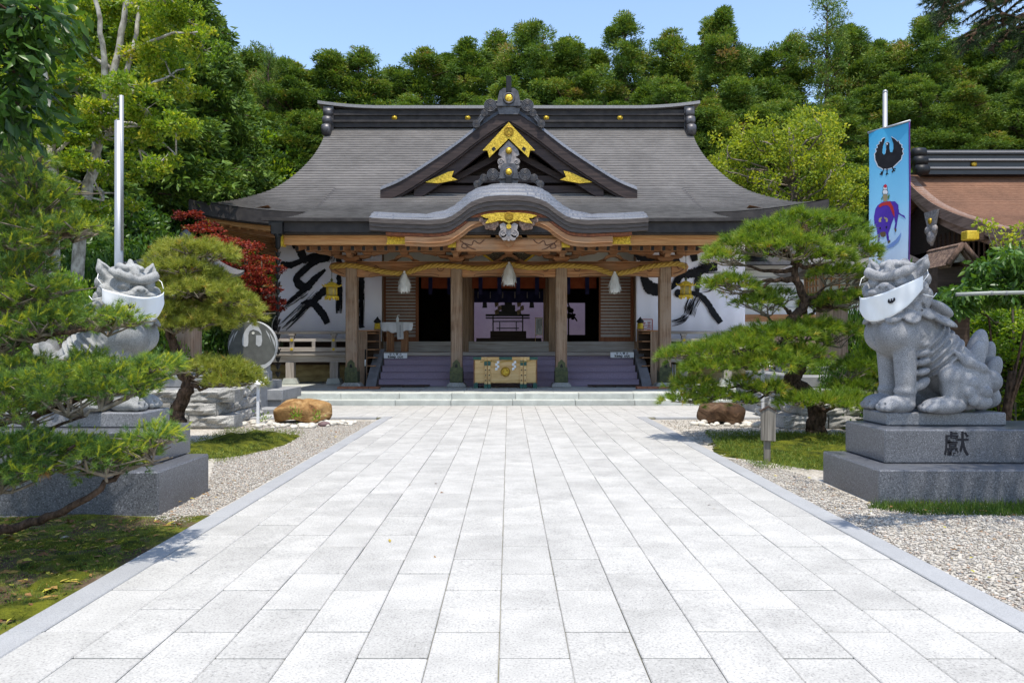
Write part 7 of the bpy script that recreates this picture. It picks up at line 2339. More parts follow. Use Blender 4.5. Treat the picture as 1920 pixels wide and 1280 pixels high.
# ---- pale-barked broadleaf tree on the left -------------------------------
r_ = np.random.default_rng(11)
YA = 13.4
bt = thing('broadleaf_tree', 'tall broadleaf tree with pale leaning trunk and airy yellow green leaves', 'tree', tuple(at(128, 640, YA)[:2]) + (0,))
tm = MB()
T1 = limb(tm, [Vector((at(128, 640, YA).x, YA, -.1)), at(150, 450, YA), at(172, 330, YA), at(186, 262, YA), at(205, 175, YA), at(228, 60, YA), at(246, -60, YA)], .125, .04, 10, 1, .012)
T2 = limb(tm, [T1[10], at(196, 180, YA - .1), at(190, 60, YA - .3), at(170, -40, YA - .4)], .08, .03, 8, 2, .01)
T3 = limb(tm, [T1[14], at(236, 140, YA), at(262, 20, YA + .2), at(275, -60, YA + .3)], .06, .025, 7, 3, .01)
wood1 = T1 + T2 + T3
for a, b_, c in (((186, 262), (232, 240), (300, 235)), ((190, 250), (160, 190), (110, 150)), ((200, 200), (280, 160), (345, 130)), ((222, 100), (300, 70), (370, 60)), ((215, 130), (150, 90), (90, 80)), ((175, 320), (190, 305), (205, 302)), ((165, 350), (190, 358), (194, 376)), ((240, 20), (300, 0), (340, -30)), ((232, 240), (262, 236), (330, 290)), ((186, 262), (240, 262), (300, 310))):
    wood1 += limb(tm, [near(T1, at(*a, YA)), at(*b_, YA + r_.uniform(-.4, .3)), at(*c, YA + r_.uniform(-.8, .6))], .038, .012, 6, int(a[0]), .012)
CL = [(250, 40, 60), (330, 45, 62), (385, 95, 45), (300, 110, 55), (235, 160, 50), (165, 70, 60), (110, 50, 60), (95, 130, 55), (275, 205, 45), (325, 150, 50), (200, 120, 45), (105, 200, 48), (60, 265, 45), (300, 305, 32), (360, 45, 40), (140, 5, 60), (210, 0, 60), (300, -5, 70), (150, 150, 42), (205, 245, 34), (250, 265, 30), (330, 235, 38), (45, 180, 50), (130, 250, 36), (360, 175, 36), (70, 60, 55), (240, 90, 45), (120, 300, 34), (270, 335, 24), (290, 250, 34), (180, 205, 34), (150, 300, 34), (200, 330, 30), (130, 380, 34), (185, 395, 30), (110, 340, 36), (230, 300, 30), (160, 240, 30), (70, 330, 40), (250, 380, 26), (90, 400, 34)]
fo = Foliage(); tw = MB()
for px, py, R in CL:
    c = np.array(at(px, py, YA + r_.uniform(-1.0, .9))); R_ = R / 1450 * YA
    b0 = near(wood1, c)
    tw.tube([b0, tuple((np.array(b0) + c) / 2 + [0, 0, .08]), tuple(c)], [.018, .012, .006], 5, cap=False)
    for _ in range(9):
        o = unit(r_.normal(0, 1, 3)) * R_ * r_.uniform(.5, 1.0) * [1, 1, .6]
        tw.tube([tuple(c), tuple(c + o * .55 + [0, 0, .03]), tuple(c + o)], [.007, .005, .003], 4, cap=False)
        clump(fo, c + o * .95, (R_ * .42, R_ * .42, R_ * .24), int(120 * (R / 50) ** 1.4), .075, .042, r_, .55 + r_.normal(0, .12), .17, .6, .35)
tk = tm.build('trunk', M['bark_pale'], bt); tw.build('twigs', M['bark_pale'], bt)['kind'] = 'stuff'
fo.build('crown', G['oak'], bt)
# second slim trunk of the same kind
bt2 = thing('broadleaf_tree', 'slimmer broadleaf tree with straight pale trunk left of the leaning one', 'tree', (at(96, 640, 12.6).x, 12.6, 0))
tm = MB(); T = limb(tm, [Vector((at(98, 640, 12.6).x, 12.6, -.1)), at(97, 420, 12.6), at(98, 300, 12.6), at(92, 200, 12.6), at(80, 100, 12.6)], .13, .04, 9, 5, .012)
limb(tm, [near(T, at(97, 300, 12.6)), at(125, 268, 12.6), at(170, 262, 12.7)], .04, .015, 6, 6, .01); limb(tm, [near(T, at(96, 290, 12.6)), at(70, 262, 12.6), at(40, 250, 12.5)], .04, .015, 6, 7, .01)
fo = Foliage()
for px, py, R in ((70, 240, 40), (40, 150, 50), (60, 90, 50), (20, 210, 45), (120, 265, 30), (0, 120, 60), (30, 300, 40), (150, 250, 26)):
    c = at(px, py, 12.6 + r_.uniform(-.6, .6)); R_ = R / 1450 * 12.6
    for _ in range(8): clump(fo, np.array(c) + unit(r_.normal(0, 1, 3)) * R_ * .7, (R_ * .45, R_ * .45, R_ * .28), 120, .075, .042, r_, .45 + r_.normal(0, .12), .17, .6)
tm.build('trunk', M['bark_pale'], bt2); fo.build('crown', G['oak'], bt2)

# ---- dark conifers left of the hall ----------------------------------------
def fir_mesh(seed, H, R, levels=26, mat='cedar', dens=1.0, mu=.42, base=.42):
    """Conifer with layered, slightly drooping branches carrying short sprays."""
    r_ = np.random.default_rng(seed); fo = Foliage(); tr = MB()
    tr.tube([(0, 0, -.3), (0, 0, H * .5), (0, 0, H)], [.30, .2, .03], 8)
    for l in range(levels):
        t = l / levels; z = H * (base + (.98 - base) * t); nb = 7 if t < .8 else 5
        for k in range(nb):
            a = 2 * pi * k / nb + l * .9 + r_.normal(0, .2); L = R * (1 - t) ** .75 * r_.uniform(.65, 1.1) + .25
            pts = [np.array([cos(a) * L * u, sin(a) * L * u, z + L * (.12 * u - .30 * u * u) + .1 * u ** 3 * L]) for u in np.linspace(0, 1, 6)]
            tr.tube([tuple(p) for p in pts], [.05 * (1 - .8 * u) for u in np.linspace(0, 1, 6)], 4, cap=False)
            n = int(60 * L * dens); u = r_.uniform(.18, 1.03, n); q = np.stack([np.interp(u, np.linspace(0, 1, 6), [p[i] for p in pts]) for i in range(3)], 1)
            sidev = np.array([-sin(a), cos(a), 0]); off = r_.normal(0, 1, n) * .20 * L * (1.05 - u) + r_.normal(0, .08, n)
            P = q + sidev * off[:, None] + np.array([0, 0, 1.0]) * (r_.normal(-.02, .07, n) - .25 * np.abs(off))[:, None]
            d = np.array([cos(a), sin(a), .05]) * .7 + sidev * np.sign(off)[:, None] * .7 + r_.normal(0, .3, (n, 3))
            for rep in range(2):
                leaves(fo, P + r_.normal(0, .05, (n, 3)), d + r_.normal(0, .3, (n, 3)), .26, .085, r_, mu + r_.normal(0, .15, n), .15)
    return fo.mesh('crown', G[mat]), tr.mesh('trunk', M['bark_brown'])


firs = [fir_mesh(201, 14, 3.6, 26), fir_mesh(202, 12, 3.0, 24)]
for px, py, Y, k, w, tx in ((318, -150, 25, 0, .95, 'dark layered conifer rising behind the pale barked tree'), (395, 0, 26, 1, .72, 'dark conifer with a long branch reaching toward the hall roof'), (190, -160, 21, 1, 1.1, 'dark conifer filling the gap behind the leaning trunk'), (-50, -200, 18, 0, 1.0, 'dark conifer behind the slim pale trunk at the far left'), (455, 160, 36, 1, .8, 'shorter dark conifer beside the left end of the hall roof')):
    z = EYE + (647 - py) / 1450 * Y; H = 14 if k == 0 else 12
    put_tree('conifer_tree', firs[k], ((px - 954) / 1450 * Y, Y, 0), random.uniform(0, 6), (w, w, z / H), tx, 'tree', 'dark conifers left of the hall')

# ---- shrubs: shared meshes, each placed as a thing ---------------------------
def shrub_mesh(seed, mat, n=56, per=120, L=.075, W=.045, mu=.45, flat=1.0):
    r_ = np.random.default_rng(seed); fo = Foliage(); st = MB()
    for k in range(n):
        o = unit(r_.normal(0, 1, 3)); o[2] = abs(o[2]) * .9 + .05; c = o * r_.uniform(.55, .88) * [1, 1, flat]
        st.tube([(r_.normal(0, .06), r_.normal(0, .06), -.1), tuple(c * .5 + [0, 0, .05]), tuple(c)], [.03, .018, .008], 4, cap=False)
        clump(fo, c, (.27, .27, .19), per, L, W, r_, mu + r_.normal(0, .1), .16, .5, .4)
    return fo.mesh('foliage', G[mat]), st.mesh('stems', M['bark_twig'])


SH = {'dark': [shrub_mesh(301, 'dark'), shrub_mesh(302, 'dark', 40, 120)], 'oak': [shrub_mesh(303, 'oak', 60, 120, mu=.4)], 'bright': [shrub_mesh(304, 'bright', 60, 150, .06, .04, .5)], 'lush': [shrub_mesh(305, 'dark', 36, 130, .11, .06, .7)]}


def shrub(kind, px, py, Y, r, h, text, group=None, k=0):
    """Centre top at pixel (px,py), radius r, height h."""
    z = EYE + (647 - py) / 1450 * Y
    t = thing('shrub', text, 'shrub', ((px - 954) / 1450 * Y, Y, z - h), random.uniform(0, 6.3), group); t.scale = (r, r, h)
    p = SH[kind][k % len(SH[kind])]
    link_mesh('foliage', p[0], t); link_mesh('stems', p[1], t)
    return t


SH['tall_dark'] = [None]; SH['tall_oak'] = [None]
def tall_mesh(seed, mat, mu):
    """Bushy small tree, three times as tall as its radius."""
    r_ = np.random.default_rng(seed); fo = Foliage(); st = MB(); st.tube([(0, 0, -2.5), (.05, 0, .8), (0, .04, 2.4)], [.10, .07, .02], 7)
    for k in range(110):
        o = unit(r_.normal(0, 1, 3)) * r_.uniform(.5, .95); c = np.array([o[0], o[1], 1.5 + 1.5 * o[2]])
        st.tube([(0, 0, max(0, c[2] - .4)), tuple(c)], [.02, .006], 4, cap=False)
        clump(fo, c, (.30, .30, .22), 95, .10, .055, r_, mu + r_.normal(0, .13), .16, .5, .3)
    return fo.mesh('foliage', G[mat]), st.mesh('stems', M['bark_twig'])


SH['tall_dark'] = [tall_mesh(311, 'dark', .45), tall_mesh(312, 'dark', .6)]; SH['tall_oak'] = [tall_mesh(313, 'oak', .4)]
def tall(kind, px, py, Y, r, h, text, k=0, name='small_tree', cat='tree', group='small trees of the thicket left of the hall'):
    z = EYE + (647 - py) / 1450 * Y
    t = thing(name, text, cat, ((px - 954) / 1450 * Y, Y, z - h), random.uniform(0, 6.3), group); t.scale = (r, r, h / 3)
    p = SH[kind][k % len(SH[kind])]; link_mesh('foliage', p[0], t); link_mesh('stems', p[1], t)


for k, (px, py, Y, r, h, kind, tx) in enumerate([
    (20, 270, 16, 1.6, 4.8, 'tall_dark', 'dark small tree at the left edge behind the slim pale trunk'), (110, 320, 17.5, 1.6, 4.8, 'tall_dark', 'dark small tree between the two pale trunks'), (225, 345, 18.5, 1.5, 4.6, 'tall_dark', 'dark small tree right behind the left flagpole'),
    (300, 270, 23, 1.7, 5.6, 'tall_dark', 'dark small tree right of the flagpole under the conifer'), (366, 320, 23.5, 1.4, 4.6, 'tall_dark', 'glossy small tree above the red maple'), (405, 240, 36, 2.3, 7, 'tall_dark', 'dark small tree left of the hall roof corner'),
    (462, 225, 36, 2.4, 7.2, 'tall_oak', 'yellow green small tree rising behind the left eave of the hall'), (515, 255, 37, 2.4, 7, 'tall_oak', 'yellow green small tree in the dip of the left roof slope'), (560, 225, 38, 2.2, 7, 'tall_dark', 'dark small tree touching the left ridge end of the hall'),
    (440, 300, 34.5, 2.0, 5.5, 'tall_oak', 'sunlit small tree just above the left eave of the hall'), (500, 330, 35, 1.8, 5, 'tall_oak', 'low sunlit small tree just above the left eave curve'), (270, 420, 17, 1.2, 3.9, 'tall_dark', 'dark small tree behind the head of the left guardian statue'), (318, 400, 21.5, 1.0, 4.2, 'tall_dark', 'dark small tree behind the red maple')]):
    tall(kind, px, py, Y, r, h, tx, k)
US = 'dark understorey shrubs left of the hall'
for k, (px, py, Y, r, h, kind, tx) in enumerate([(230, 440, 15.5, 1.0, 2.2, 'dark', 'dark shrub at the foot of the left flagpole'), (60, 430, 13.6, 1.0, 2.2, 'dark', 'dark shrub under the slim pale trunk'), (160, 455, 14.5, 1.0, 2.2, 'dark', 'dark shrub at the foot of the leaning pale trunk'), (20, 500, 12, .9, 2.0, 'dark', 'dark shrub at the left edge behind the pine boughs'), (290, 480, 16.5, 1.0, 2.3, 'dark', 'dark shrub behind the ear of the left guardian statue'), (375, 500, 19, 1.0, 2.2, 'dark', 'dark shrub behind the pale green pine'), (425, 520, 19.2, .75, 2.2, 'dark', 'dark shrub under the red maple'), (40, 590, 10, .8, 1.6, 'dark', 'dark shrub behind the lowest pine boughs at the left edge'), (130, 600, 11, .8, 1.6, 'dark', 'dark shrub behind the back of the left guardian statue'), (290, 600, 14.5, .7, 1.6, 'oak', 'sunlit shrub right of the chest of the left guardian statue')]):
    shrub(kind, px, py, Y, r, h, tx, US, k)
shrub('bright', 118, 487, 9.6, .62, 1.15, 'clipped bright green bush glowing in sun behind the left guardian statue')
shrub('bright', 1512, 635, 14.2, .5, 1.0, 'small bright green bush seen under the big pine beside the lantern post')
shrub('oak', 1640, 590, 13, .5, 1.6, 'sunlit green bush between the lantern post and the right guardian statue')
for px, py, Y, r, h, kind, tx in ((1870, 560, 11.0, .9, 1.7, 'oak', 'sunlit yellow green shrub behind the tail of the right guardian statue'), (1800, 620, 11.8, .6, 1.6, 'oak', 'smaller sunlit shrub left of the tail of the right guardian statue'), (1935, 565, 11.2, .8, 1.7, 'oak', 'sunlit shrub at the right edge beyond the guardian statue'),
                                  (1690, 470, 15.5, .9, 3.2, 'dark', 'dark shrub behind the banner beside the right guardian statue'), (1640, 520, 17, 1.0, 2.9, 'dark', 'dark shrub between the storehouse and the banner'), (1840, 470, 14.5, 1.2, 3.2, 'dark', 'dark shrub under the eave of the bark roofed building'), (1700, 585, 13.4, .7, 1.9, 'dark', 'low dark shrub just behind the right guardian statue'), (1585, 655, 13.0, .5, 1.25, 'dark', 'low dark shrub right of the lantern post'), (1600, 395, 30, 2.2, 4.0, 'lush', 'dense green shrub between the hall roof and the banner')):
    if kind == 'oak': tall('tall_oak', px, py, Y, r, h, tx, 0, 'shrub', 'shrub', None)
    else: shrub(kind, px, py, Y, r, h, tx)
# drooping dark evergreen on the right
r_ = np.random.default_rng(31)
t = thing('evergreen_shrub', 'broad dark evergreen with drooping glossy leaves at the far right', 'shrub', (6.3, 9.4, 0)); fo = Foliage(); st = MB()
for k in range(130):
    u = r_.random(); a = r_.uniform(0, 2 * pi); px = 1775 + 240 * r_.random(); dome_ = 1 - ((px - 1905) / 145) ** 2
    py = 585 - max(0, dome_) * 112 * (r_.random() ** .5); Y = 9.4 + r_.uniform(-.55, .7)
    c = at(px, py, Y)
    clump(fo, c, (.17, .17, .10), 60, .115, .045, r_, .50 + r_.normal(0, .12), .14, .6, -.1, droop=.75)
    if k % 26 == 0: st.tube([(6.3, 9.9, .2), tuple((np.array([6.3, 9.4, 1.4]) + np.array(c)) / 2), tuple(c)], [.02, .012, .005], 4, cap=False)
fo.build('foliage', G['dark'], t); st.tube([(6.3, 9.9, -.1), (6.32, 9.7, 1.0)], [.07, .05], 7); st.build('stems', M['bark'], t)
# low pine like bush behind it and thin branch over the eave
fo = Foliage(); t = thing('leafy_sapling', 'thin sapling with sparse yellow green leaves before the bark roofed eave', 'sapling', (6.9, 10.6, 0)); st = MB()
for px, py in ((1860, 430), (1890, 440), (1905, 455), (1875, 455), (1915, 430), (1845, 420), (1900, 470)):
    c = at(px, py, 10.6); st.tube([(6.95, 10.6, -.1), (6.9, 10.6, 2.0), tuple(c)], [.02, .014, .005], 4, cap=False); clump(fo, c, (.14, .12, .08), 36, .06, .035, r_, .8, .15)
fo.build('foliage', G['oak'], t); st.build('stems', M['bark_twig'], t)

# ---- yellow-green tree right of the hall ------------------------------------
YG = 29.0; r_ = np.random.default_rng(41)
t = thing('yellow_green_tree', 'spreading tree with bright yellow green spring leaves right of the hall roof', 'tree', ((1480 - 954) / 1450 * YG, YG, 0))
tm = MB(); fo = Foliage()
T = limb(tm, [Vector((at(1490, 640, YG).x, YG, -.2)), at(1490, 420, YG), at(1485, 330, YG), at(1480, 240, YG)], .22, .06, 8, 1, .02)
for k in range(46):
    a = r_.uniform(-1, 1); px = 1478 + a * 125; top = 215 + 95 * a * a + 25 * sin(9 * a)
    py = r_.uniform(top, 395); Y = YG + r_.uniform(-2.2, 2.2); c = np.array(at(px, py, Y)); b0 = near(T, c - [0, 0, 1.0])
    L_ = limb(tm, [b0, tuple((np.array(b0) + c) / 2 + [0, 0, .2]), tuple(c), tuple(c + [r_.normal(0, .2), 0, .5])], .05, .012, 5, k, .03)
    for j in range(7):
        q = c + r_.normal(0, .38, 3) * [1, 1, .8] + [0, 0, .12 * j - .2]
        clump(fo, q, (.30, .30, .24), 46, .115, .085, r_, .52 + r_.normal(0, .17), .18, .6)
tm.build('trunk', M['bark_twig'], t); fo.build('crown', G['ginkgo'], t)

# ---- red maple beside the hall ----------------------------------------------
YM = 18.2; r_ = np.random.default_rng(51)
t = thing('maple_tree', 'red leaved maple in layered sprays left of the hall', 'tree', (at(468, 640, YM).x, YM, 0)); tm = MB(); fo = Foliage()
for k, (px, r0) in enumerate(((452, .05), (470, .045), (484, .035), (440, .035))):
    limb(tm, [Vector((at(px, 640, YM).x, YM, -.1)), at(px - 4, 620, YM), at(px + 6 * (k - 1), 560, YM), at(px + 14 * (k - 1.5), 480, YM)], r0, .015, 6, k, .01)
lay = [(352, 402, 20), (378, 428, 28), (400, 448, 32), (424, 452, 36), (448, 466, 34), (470, 484, 32), (495, 505, 26), (430, 482, 34), (455, 502, 32), (478, 520, 30), (442, 522, 34), (465, 540, 34), (490, 552, 30), (505, 535, 22), (512, 562, 18), (480, 570, 30), (300, 462, 18), (452, 552, 28), (515, 505, 14), (505, 580, 20), (405, 470, 26)]
for px, py, R in lay:
    R_ = R / 1450 * YM * 1.1
    for j in range(8):
        c = np.array(at(px, py, YM + r_.uniform(-.7, .7))) + [r_.uniform(-1, 1) * R_, 0, r_.normal(0, .05)]
        clump(fo, c, (R_ * .55, R_ * .6, R_ * .16), 70, .065, .05, r_, (.60 if py > 415 else .5) + r_.normal(0, .14), .17, .6, .1, flat=True)
tm.build('trunk', M['bark_twig'], t); fo.build('crown', G['maple'], t)


# ---- garden pines --------------------------------------------------------------
def pad(fo, tw, c, rx, ry, rz, n, r_, L, w, per, mu, hub=None, spread=(.15, 1.05), stem=.05, candles=0.0):
    """A clipped pine pad: shoots standing on a shallow dome, twigs beneath."""
    c = np.array(c, float)
    a = r_.uniform(0, 2 * pi, n); q = np.sqrt(r_.random(n)) * (1 + .14 * np.sin(3 * a + c[0] * 7) + .10 * np.sin(5 * a + c[2] * 9))
    z = rz * np.sqrt(np.clip(1 - np.clip(q, 0, 1) ** 2, 0, 1)) * r_.uniform(.35, 1.0, n) - rz * .25 + .03 * r_.normal(0, 1, n)
    B = c + np.stack([rx * q * np.cos(a), ry * q * np.sin(a), z], 1)
    D = np.stack([np.cos(a) * q * .95, np.sin(a) * q * .95, .62 + .35 * r_.random(n)], 1) + r_.normal(0, .28, (n, 3))
    D[:, 2] -= .5 * (q > .85)
    tone = mu + r_.normal(0, .15, n)
    needles(fo, B, D, per, L, spread[0], spread[1], w, r_, tone, .10, stem)
    if tw is not None:
        hub = c - [0, 0, rz * .5] if hub is None else np.array(hub)
        for k in range(max(7, int(10 * rx))):
            b = 2 * pi * k / max(7, int(10 * rx)) + r_.normal(0, .2); u = r_.uniform(.6, .92)
            e = c + [rx * u * cos(b), ry * u * sin(b), -rz * .1]
            mdp = (hub + e) / 2 + r_.normal(0, .03, 3) - [0, 0, rz * .15]
            tw.tube([tuple(hub), tuple(mdp), tuple(e)], [.016, .011, .005], 5, cap=False)
            for j in range(2):
                e2 = mdp + (e - mdp) * r_.uniform(.2, .9) + np.append(r_.normal(0, .11, 2), r_.uniform(.02, rz * .5)); tw.tube([tuple(mdp), tuple(e2)], [.008, .004], 4, cap=False)


# big pine on the right
r_ = np.random.default_rng(61); YP = 11.3
t = thing('garden_pine', 'big clipped pine with layered needle pads right of the path before the hall', 'tree', (at(1530, 800, 11.6).x, 11.6, 0))
fo = Foliage(); tw = MB(); tm = MB()
T = limb(tm, [Vector((at(1529, 800, 11.6).x, 11.6, -.1)), at(1529, 800, 11.6), at(1530, 765, 11.6), at(1512, 735, 11.6), at(1482, 715, 11.5), at(1498, 690, 11.5), at(1496, 660, 11.5), at(1475, 640, 11.4), at(1480, 605, 11.4), at(1508, 572, 11.4), at(1500, 540, 11.3), at(1490, 505, 11.3), at(1500, 460, 11.3), at(1510, 425, 11.3)], .155, .035, 10, 3, .012)
PADS = [(1500, 408, 62, 26, .2), (1440, 432, 62, 30, 0), (1555, 420, 62, 32, .3), (1395, 452, 55, 24, -.1), (1350, 475, 34, 16, -.2), (1480, 455, 70, 30, -.3), (1590, 455, 52, 34, .1), (1550, 475, 50, 20, -.2), (1625, 470, 26, 18, .1),
        (1372, 528, 46, 26, -.2), (1340, 525, 22, 16, -.2), (1420, 560, 44, 18, 0), (1455, 545, 30, 14, .4), (1570, 503, 50, 18, .0), (1625, 510, 24, 14, .2), (1590, 555, 58, 20, .1), (1540, 562, 40, 16, .3), (1640, 545, 22, 16, .3),
        (1450, 622, 90, 26, -.1), (1380, 645, 80, 28, -.3), (1310, 655, 58, 22, -.4), (1265, 660, 30, 14, -.4), (1520, 608, 60, 20, .1), (1570, 615, 40, 16, .2), (1340, 680, 70, 16, -.5), (1440, 675, 80, 24, -.5), (1500, 655, 50, 20, -.2),
        (1300, 715, 44, 18, -.4), (1280, 742, 34, 16, -.5), (1340, 735, 40, 16, -.5), (1390, 712, 26, 14, -.5), (1440, 722, 32, 14, -.7), (1395, 745, 20, 18, -.7),
        (1525, 745, 64, 20, -.75), (1585, 742, 46, 18, -.6), (1610, 680, 44, 24, .1), (1640, 700, 26, 18, .1), (1600, 720, 40, 16, 0)]
for px, py, hw, hh, dy in PADS:
    Y = YP + dy; c = at(px, py + 9, Y); rx = hw / 1450 * Y * .97; rz = hh / 1450 * Y * .95; ry = rx * .8 + .08
    hub = near(T, np.array(c) - [0, 0, .12]); hubm = (np.array(hub) * .35 + np.array(c) * .65) - [0, 0, rz * .45]
    limb(tm, [hub, tuple((np.array(hub) + hubm) / 2 + [0, 0, -.04 + r_.normal(0, .04)]), tuple(hubm)], .042, .016, 6, int(px), .012)
    n = int(150 * rx * ry / .16 + 34 * rx / .4)
    shade = -.06 if px > 1560 else 0
    pad(fo, tw, c, rx, ry, rz, n, r_, .112, .0072, 24, .50 + shade + r_.normal(0, .05), hubm, spread=(.15, .95))
tm.build('trunk', M['bark'], t); tw.build('twigs', M['bark_twig'], t)['kind'] = 'stuff'; fo.build('needle_pads', G['pine'], t)

# round pine behind the left statue
r_ = np.random.default_rng(71); YP = 10.5
t = thing('garden_pine', 'pale green pine with crooked trunk between the left guardian statue and the crow emblem', 'tree', (at(338, 800, YP).x, YP, 0))
fo = Foliage(); tw = MB(); tm = MB()
T = limb(tm, [Vector((at(335, 800, YP).x, YP, -.1)), at(335, 800, YP), at(332, 770, YP), at(346, 740, YP), at(352, 715, YP), at(340, 695, YP), at(338, 672, YP), at(322, 640, YP), at(318, 610, YP), at(338, 570, YP), at(352, 530, YP), at(350, 490, YP)], .125, .03, 9, 4, .012)
for px, py, hw, hh, dy in [(362, 470, 58, 22, 0), (320, 480, 36, 18, .1), (405, 478, 40, 20, .1), (300, 510, 34, 22, 0), (338, 505, 50, 20, -.2), (380, 520, 48, 20, .1), (312, 545, 42, 24, -.1), (400, 548, 55, 24, 0), (370, 545, 48, 18, -.3), (440, 570, 46, 20, 0), (350, 580, 50, 20, .2), (425, 600, 50, 18, .1), (320, 590, 42, 22, -.2), (375, 605, 55, 18, -.1), (465, 592, 28, 14, 0), (300, 580, 24, 18, 0), (330, 612, 40, 12, -.2), (290, 545, 22, 20, .1),
                           (410, 690, 46, 20, -.3), (440, 700, 40, 22, -.3), (385, 685, 24, 14, -.2), (465, 715, 26, 16, -.3), (425, 715, 40, 12, -.4)]:
    Y = YP + dy; c = at(px, py, Y); rx = hw / 1450 * Y; rz = hh / 1450 * Y * 1.0; ry = rx * .85 + .08
    hub = near(T, np.array(c) - [0, 0, .1]) if py < 660 else tuple(at(352, 715, YP)); hubm = (np.array(hub) * .35 + np.array(c) * .65) - [0, 0, rz * .4]
    limb(tm, [hub, tuple((np.array(hub) + hubm) / 2 + [0, 0, -.04 + r_.normal(0, .03)]), tuple(hubm)], .032, .012, 6, int(px), .01)
    pad(fo, tw, c, rx, ry, rz, int(135 * rx * ry / .12 + 28 * rx / .3), r_, .10, .0066, 22, .50 + r_.normal(0, .04), hubm, spread=(.2, 1.2))
tm.build('trunk', M['bark'], t); tw.build('twigs', M['bark_twig'], t)['kind'] = 'stuff'; fo.build('needle_pads', G['pine_pale'], t)

# white pine in the left foreground: long boughs reaching in from outside the frame
r_ = np.random.default_rng(81); YF = 4.9
t = thing('white_pine', 'blue green pine with long low boughs crossing the left foreground before the statue', 'tree', (-3.9, 4.6, 0))
fo = Foliage(); tw = MB(); tm = MB()
TR = limb(tm, [(-3.95, 4.6, -.1), (-3.9, 4.6, .5), (-3.75, 4.7, 1.2), (-3.85, 4.7, 2.0), (-3.7, 4.75, 2.7), (-3.75, 4.8, 3.4)], .13, .04, 9, 1, .012)
BO = [([(-180, 1010), (-60, 1005), (40, 985), (120, 957), (190, 915), (250, 868), (310, 822)], 4.75, .050),
      ([(-160, 930), (-40, 930), (20, 905), (80, 865), (140, 835)], 4.65, .034),
      ([(-180, 820), (-40, 800), (60, 780), (140, 750), (220, 725), (300, 695)], 5.05, .042),
      ([(-160, 850), (20, 830), (100, 800), (160, 780)], 4.9, .022),
      ([(-180, 700), (-40, 668), (50, 640), (130, 622), (200, 612), (250, 600)], 5.15, .036),
      ([(-180, 600), (-60, 585), (20, 570), (90, 540)], 5.2, .028),
      ([(-160, 480), (-40, 470), (40, 450), (120, 438), (170, 425)], 5.3, .030),
      ([(-160, 420), (-50, 400), (20, 370), (80, 340)], 5.4, .030)]
boughs = []
for pts, Y, r0 in BO:
    P = [at(px, py, Y + .12 * sin(px * .03)) for px, py in pts]; s0 = near(TR, P[0])
    boughs += limb(tm, [s0] + P, r0, .008, 8, int(pts[1][1]), .006)
FP = [(300, 815, 34, 14, 4.7), (255, 838, 44, 18, 4.7), (200, 850, 48, 20, 4.65), (150, 840, 40, 18, 4.75), (95, 845, 48, 22, 4.6), (40, 835, 48, 24, 4.6), (-10, 850, 50, 24, 4.6), (230, 868, 34, 12, 4.75), (70, 880, 44, 16, 4.5), (10, 890, 40, 18, 4.5), (180, 880, 26, 10, 4.85),
      (300, 688, 42, 16, 5.0), (255, 700, 46, 20, 5.0), (200, 710, 52, 22, 5.0), (150, 705, 46, 24, 5.05), (95, 715, 52, 26, 4.95), (40, 728, 50, 24, 4.9), (-10, 730, 50, 26, 4.9), (120, 745, 50, 18, 4.8), (225, 735, 40, 14, 4.9), (60, 690, 44, 20, 5.2), (20, 770, 40, 16, 4.8), (170, 680, 34, 14, 5.2), (270, 722, 30, 10, 4.95),
      (235, 600, 30, 12, 5.1), (190, 603, 40, 16, 5.15), (140, 598, 40, 18, 5.2), (95, 602, 40, 20, 5.15), (40, 620, 46, 20, 5.1), (-5, 640, 40, 20, 5.1),
      (90, 545, 40, 18, 5.2), (50, 555, 46, 20, 5.2), (10, 530, 46, 24, 5.3), (20, 575, 36, 16, 5.2), (60, 500, 40, 16, 5.4),
      (160, 432, 30, 10, 5.3), (120, 430, 36, 14, 5.3), (80, 435, 44, 18, 5.3), (30, 445, 48, 20, 5.25), (-10, 430, 40, 24, 5.3), (50, 465, 46, 14, 5.2),
      (75, 345, 38, 18, 5.4), (35, 330, 44, 24, 5.45), (90, 385, 40, 18, 5.4), (40, 390, 48, 22, 5.35), (0, 380, 46, 30, 5.4), (60, 300, 30, 14, 5.5), (10, 290, 40, 22, 5.5), (110, 365, 24, 12, 5.45), (20, 420, 40, 14, 5.3)]
for px, py, hw, hh, Y in FP:
    c = np.array(at(px, py, Y)); rx = hw / 1450 * Y; rz = hh / 1450 * Y * 1.2; ry = rx * .9 + .06
    hub = near(boughs, c - [0, 0, .05]); hubm = (np.array(hub) * .55 + c * .45) - [0, 0, rz * .5]
    tw.tube([hub, tuple((np.array(hub) + hubm) / 2 + r_.normal(0, .015, 3)), tuple(hubm)], [.012, .010, .008], 6, cap=False)
    n = int(120 * rx * ry / .022 * .55 + 30)
    pad(fo, tw, c, rx, ry, rz, n, r_, .052, .0032, 26, .38 + r_.normal(0, .05), hubm, spread=(.25, 1.25), stem=.03)
    # new shoots: slender pale candles leaning up and out to the right
    m_ = int(16 * rx / .15) + 2
    a = r_.uniform(0, 2 * pi, m_); q = np.sqrt(r_.random(m_))
    B = c + np.stack([rx * q * np.cos(a), ry * q * np.sin(a), rz * .5 * np.sqrt(np.clip(1 - q ** 2, 0, 1))], 1)
    D = unit(np.array([.62, -.1, .55]) + r_.normal(0, .38, (m_, 3)) + np.stack([np.cos(a), np.sin(a), 0 * a], 1) * .35)
    for u in np.linspace(0, 1, 5):
        needles(fo, B + D * u * .075 * r_.uniform(.6, 1.2, (m_, 1)), D, 12, .030, .10, .55, .0028, r_, .82 + r_.normal(0, .06, m_), .07, .02)
dead = Foliage(); cdead = np.array(at(85, 878, 4.5))
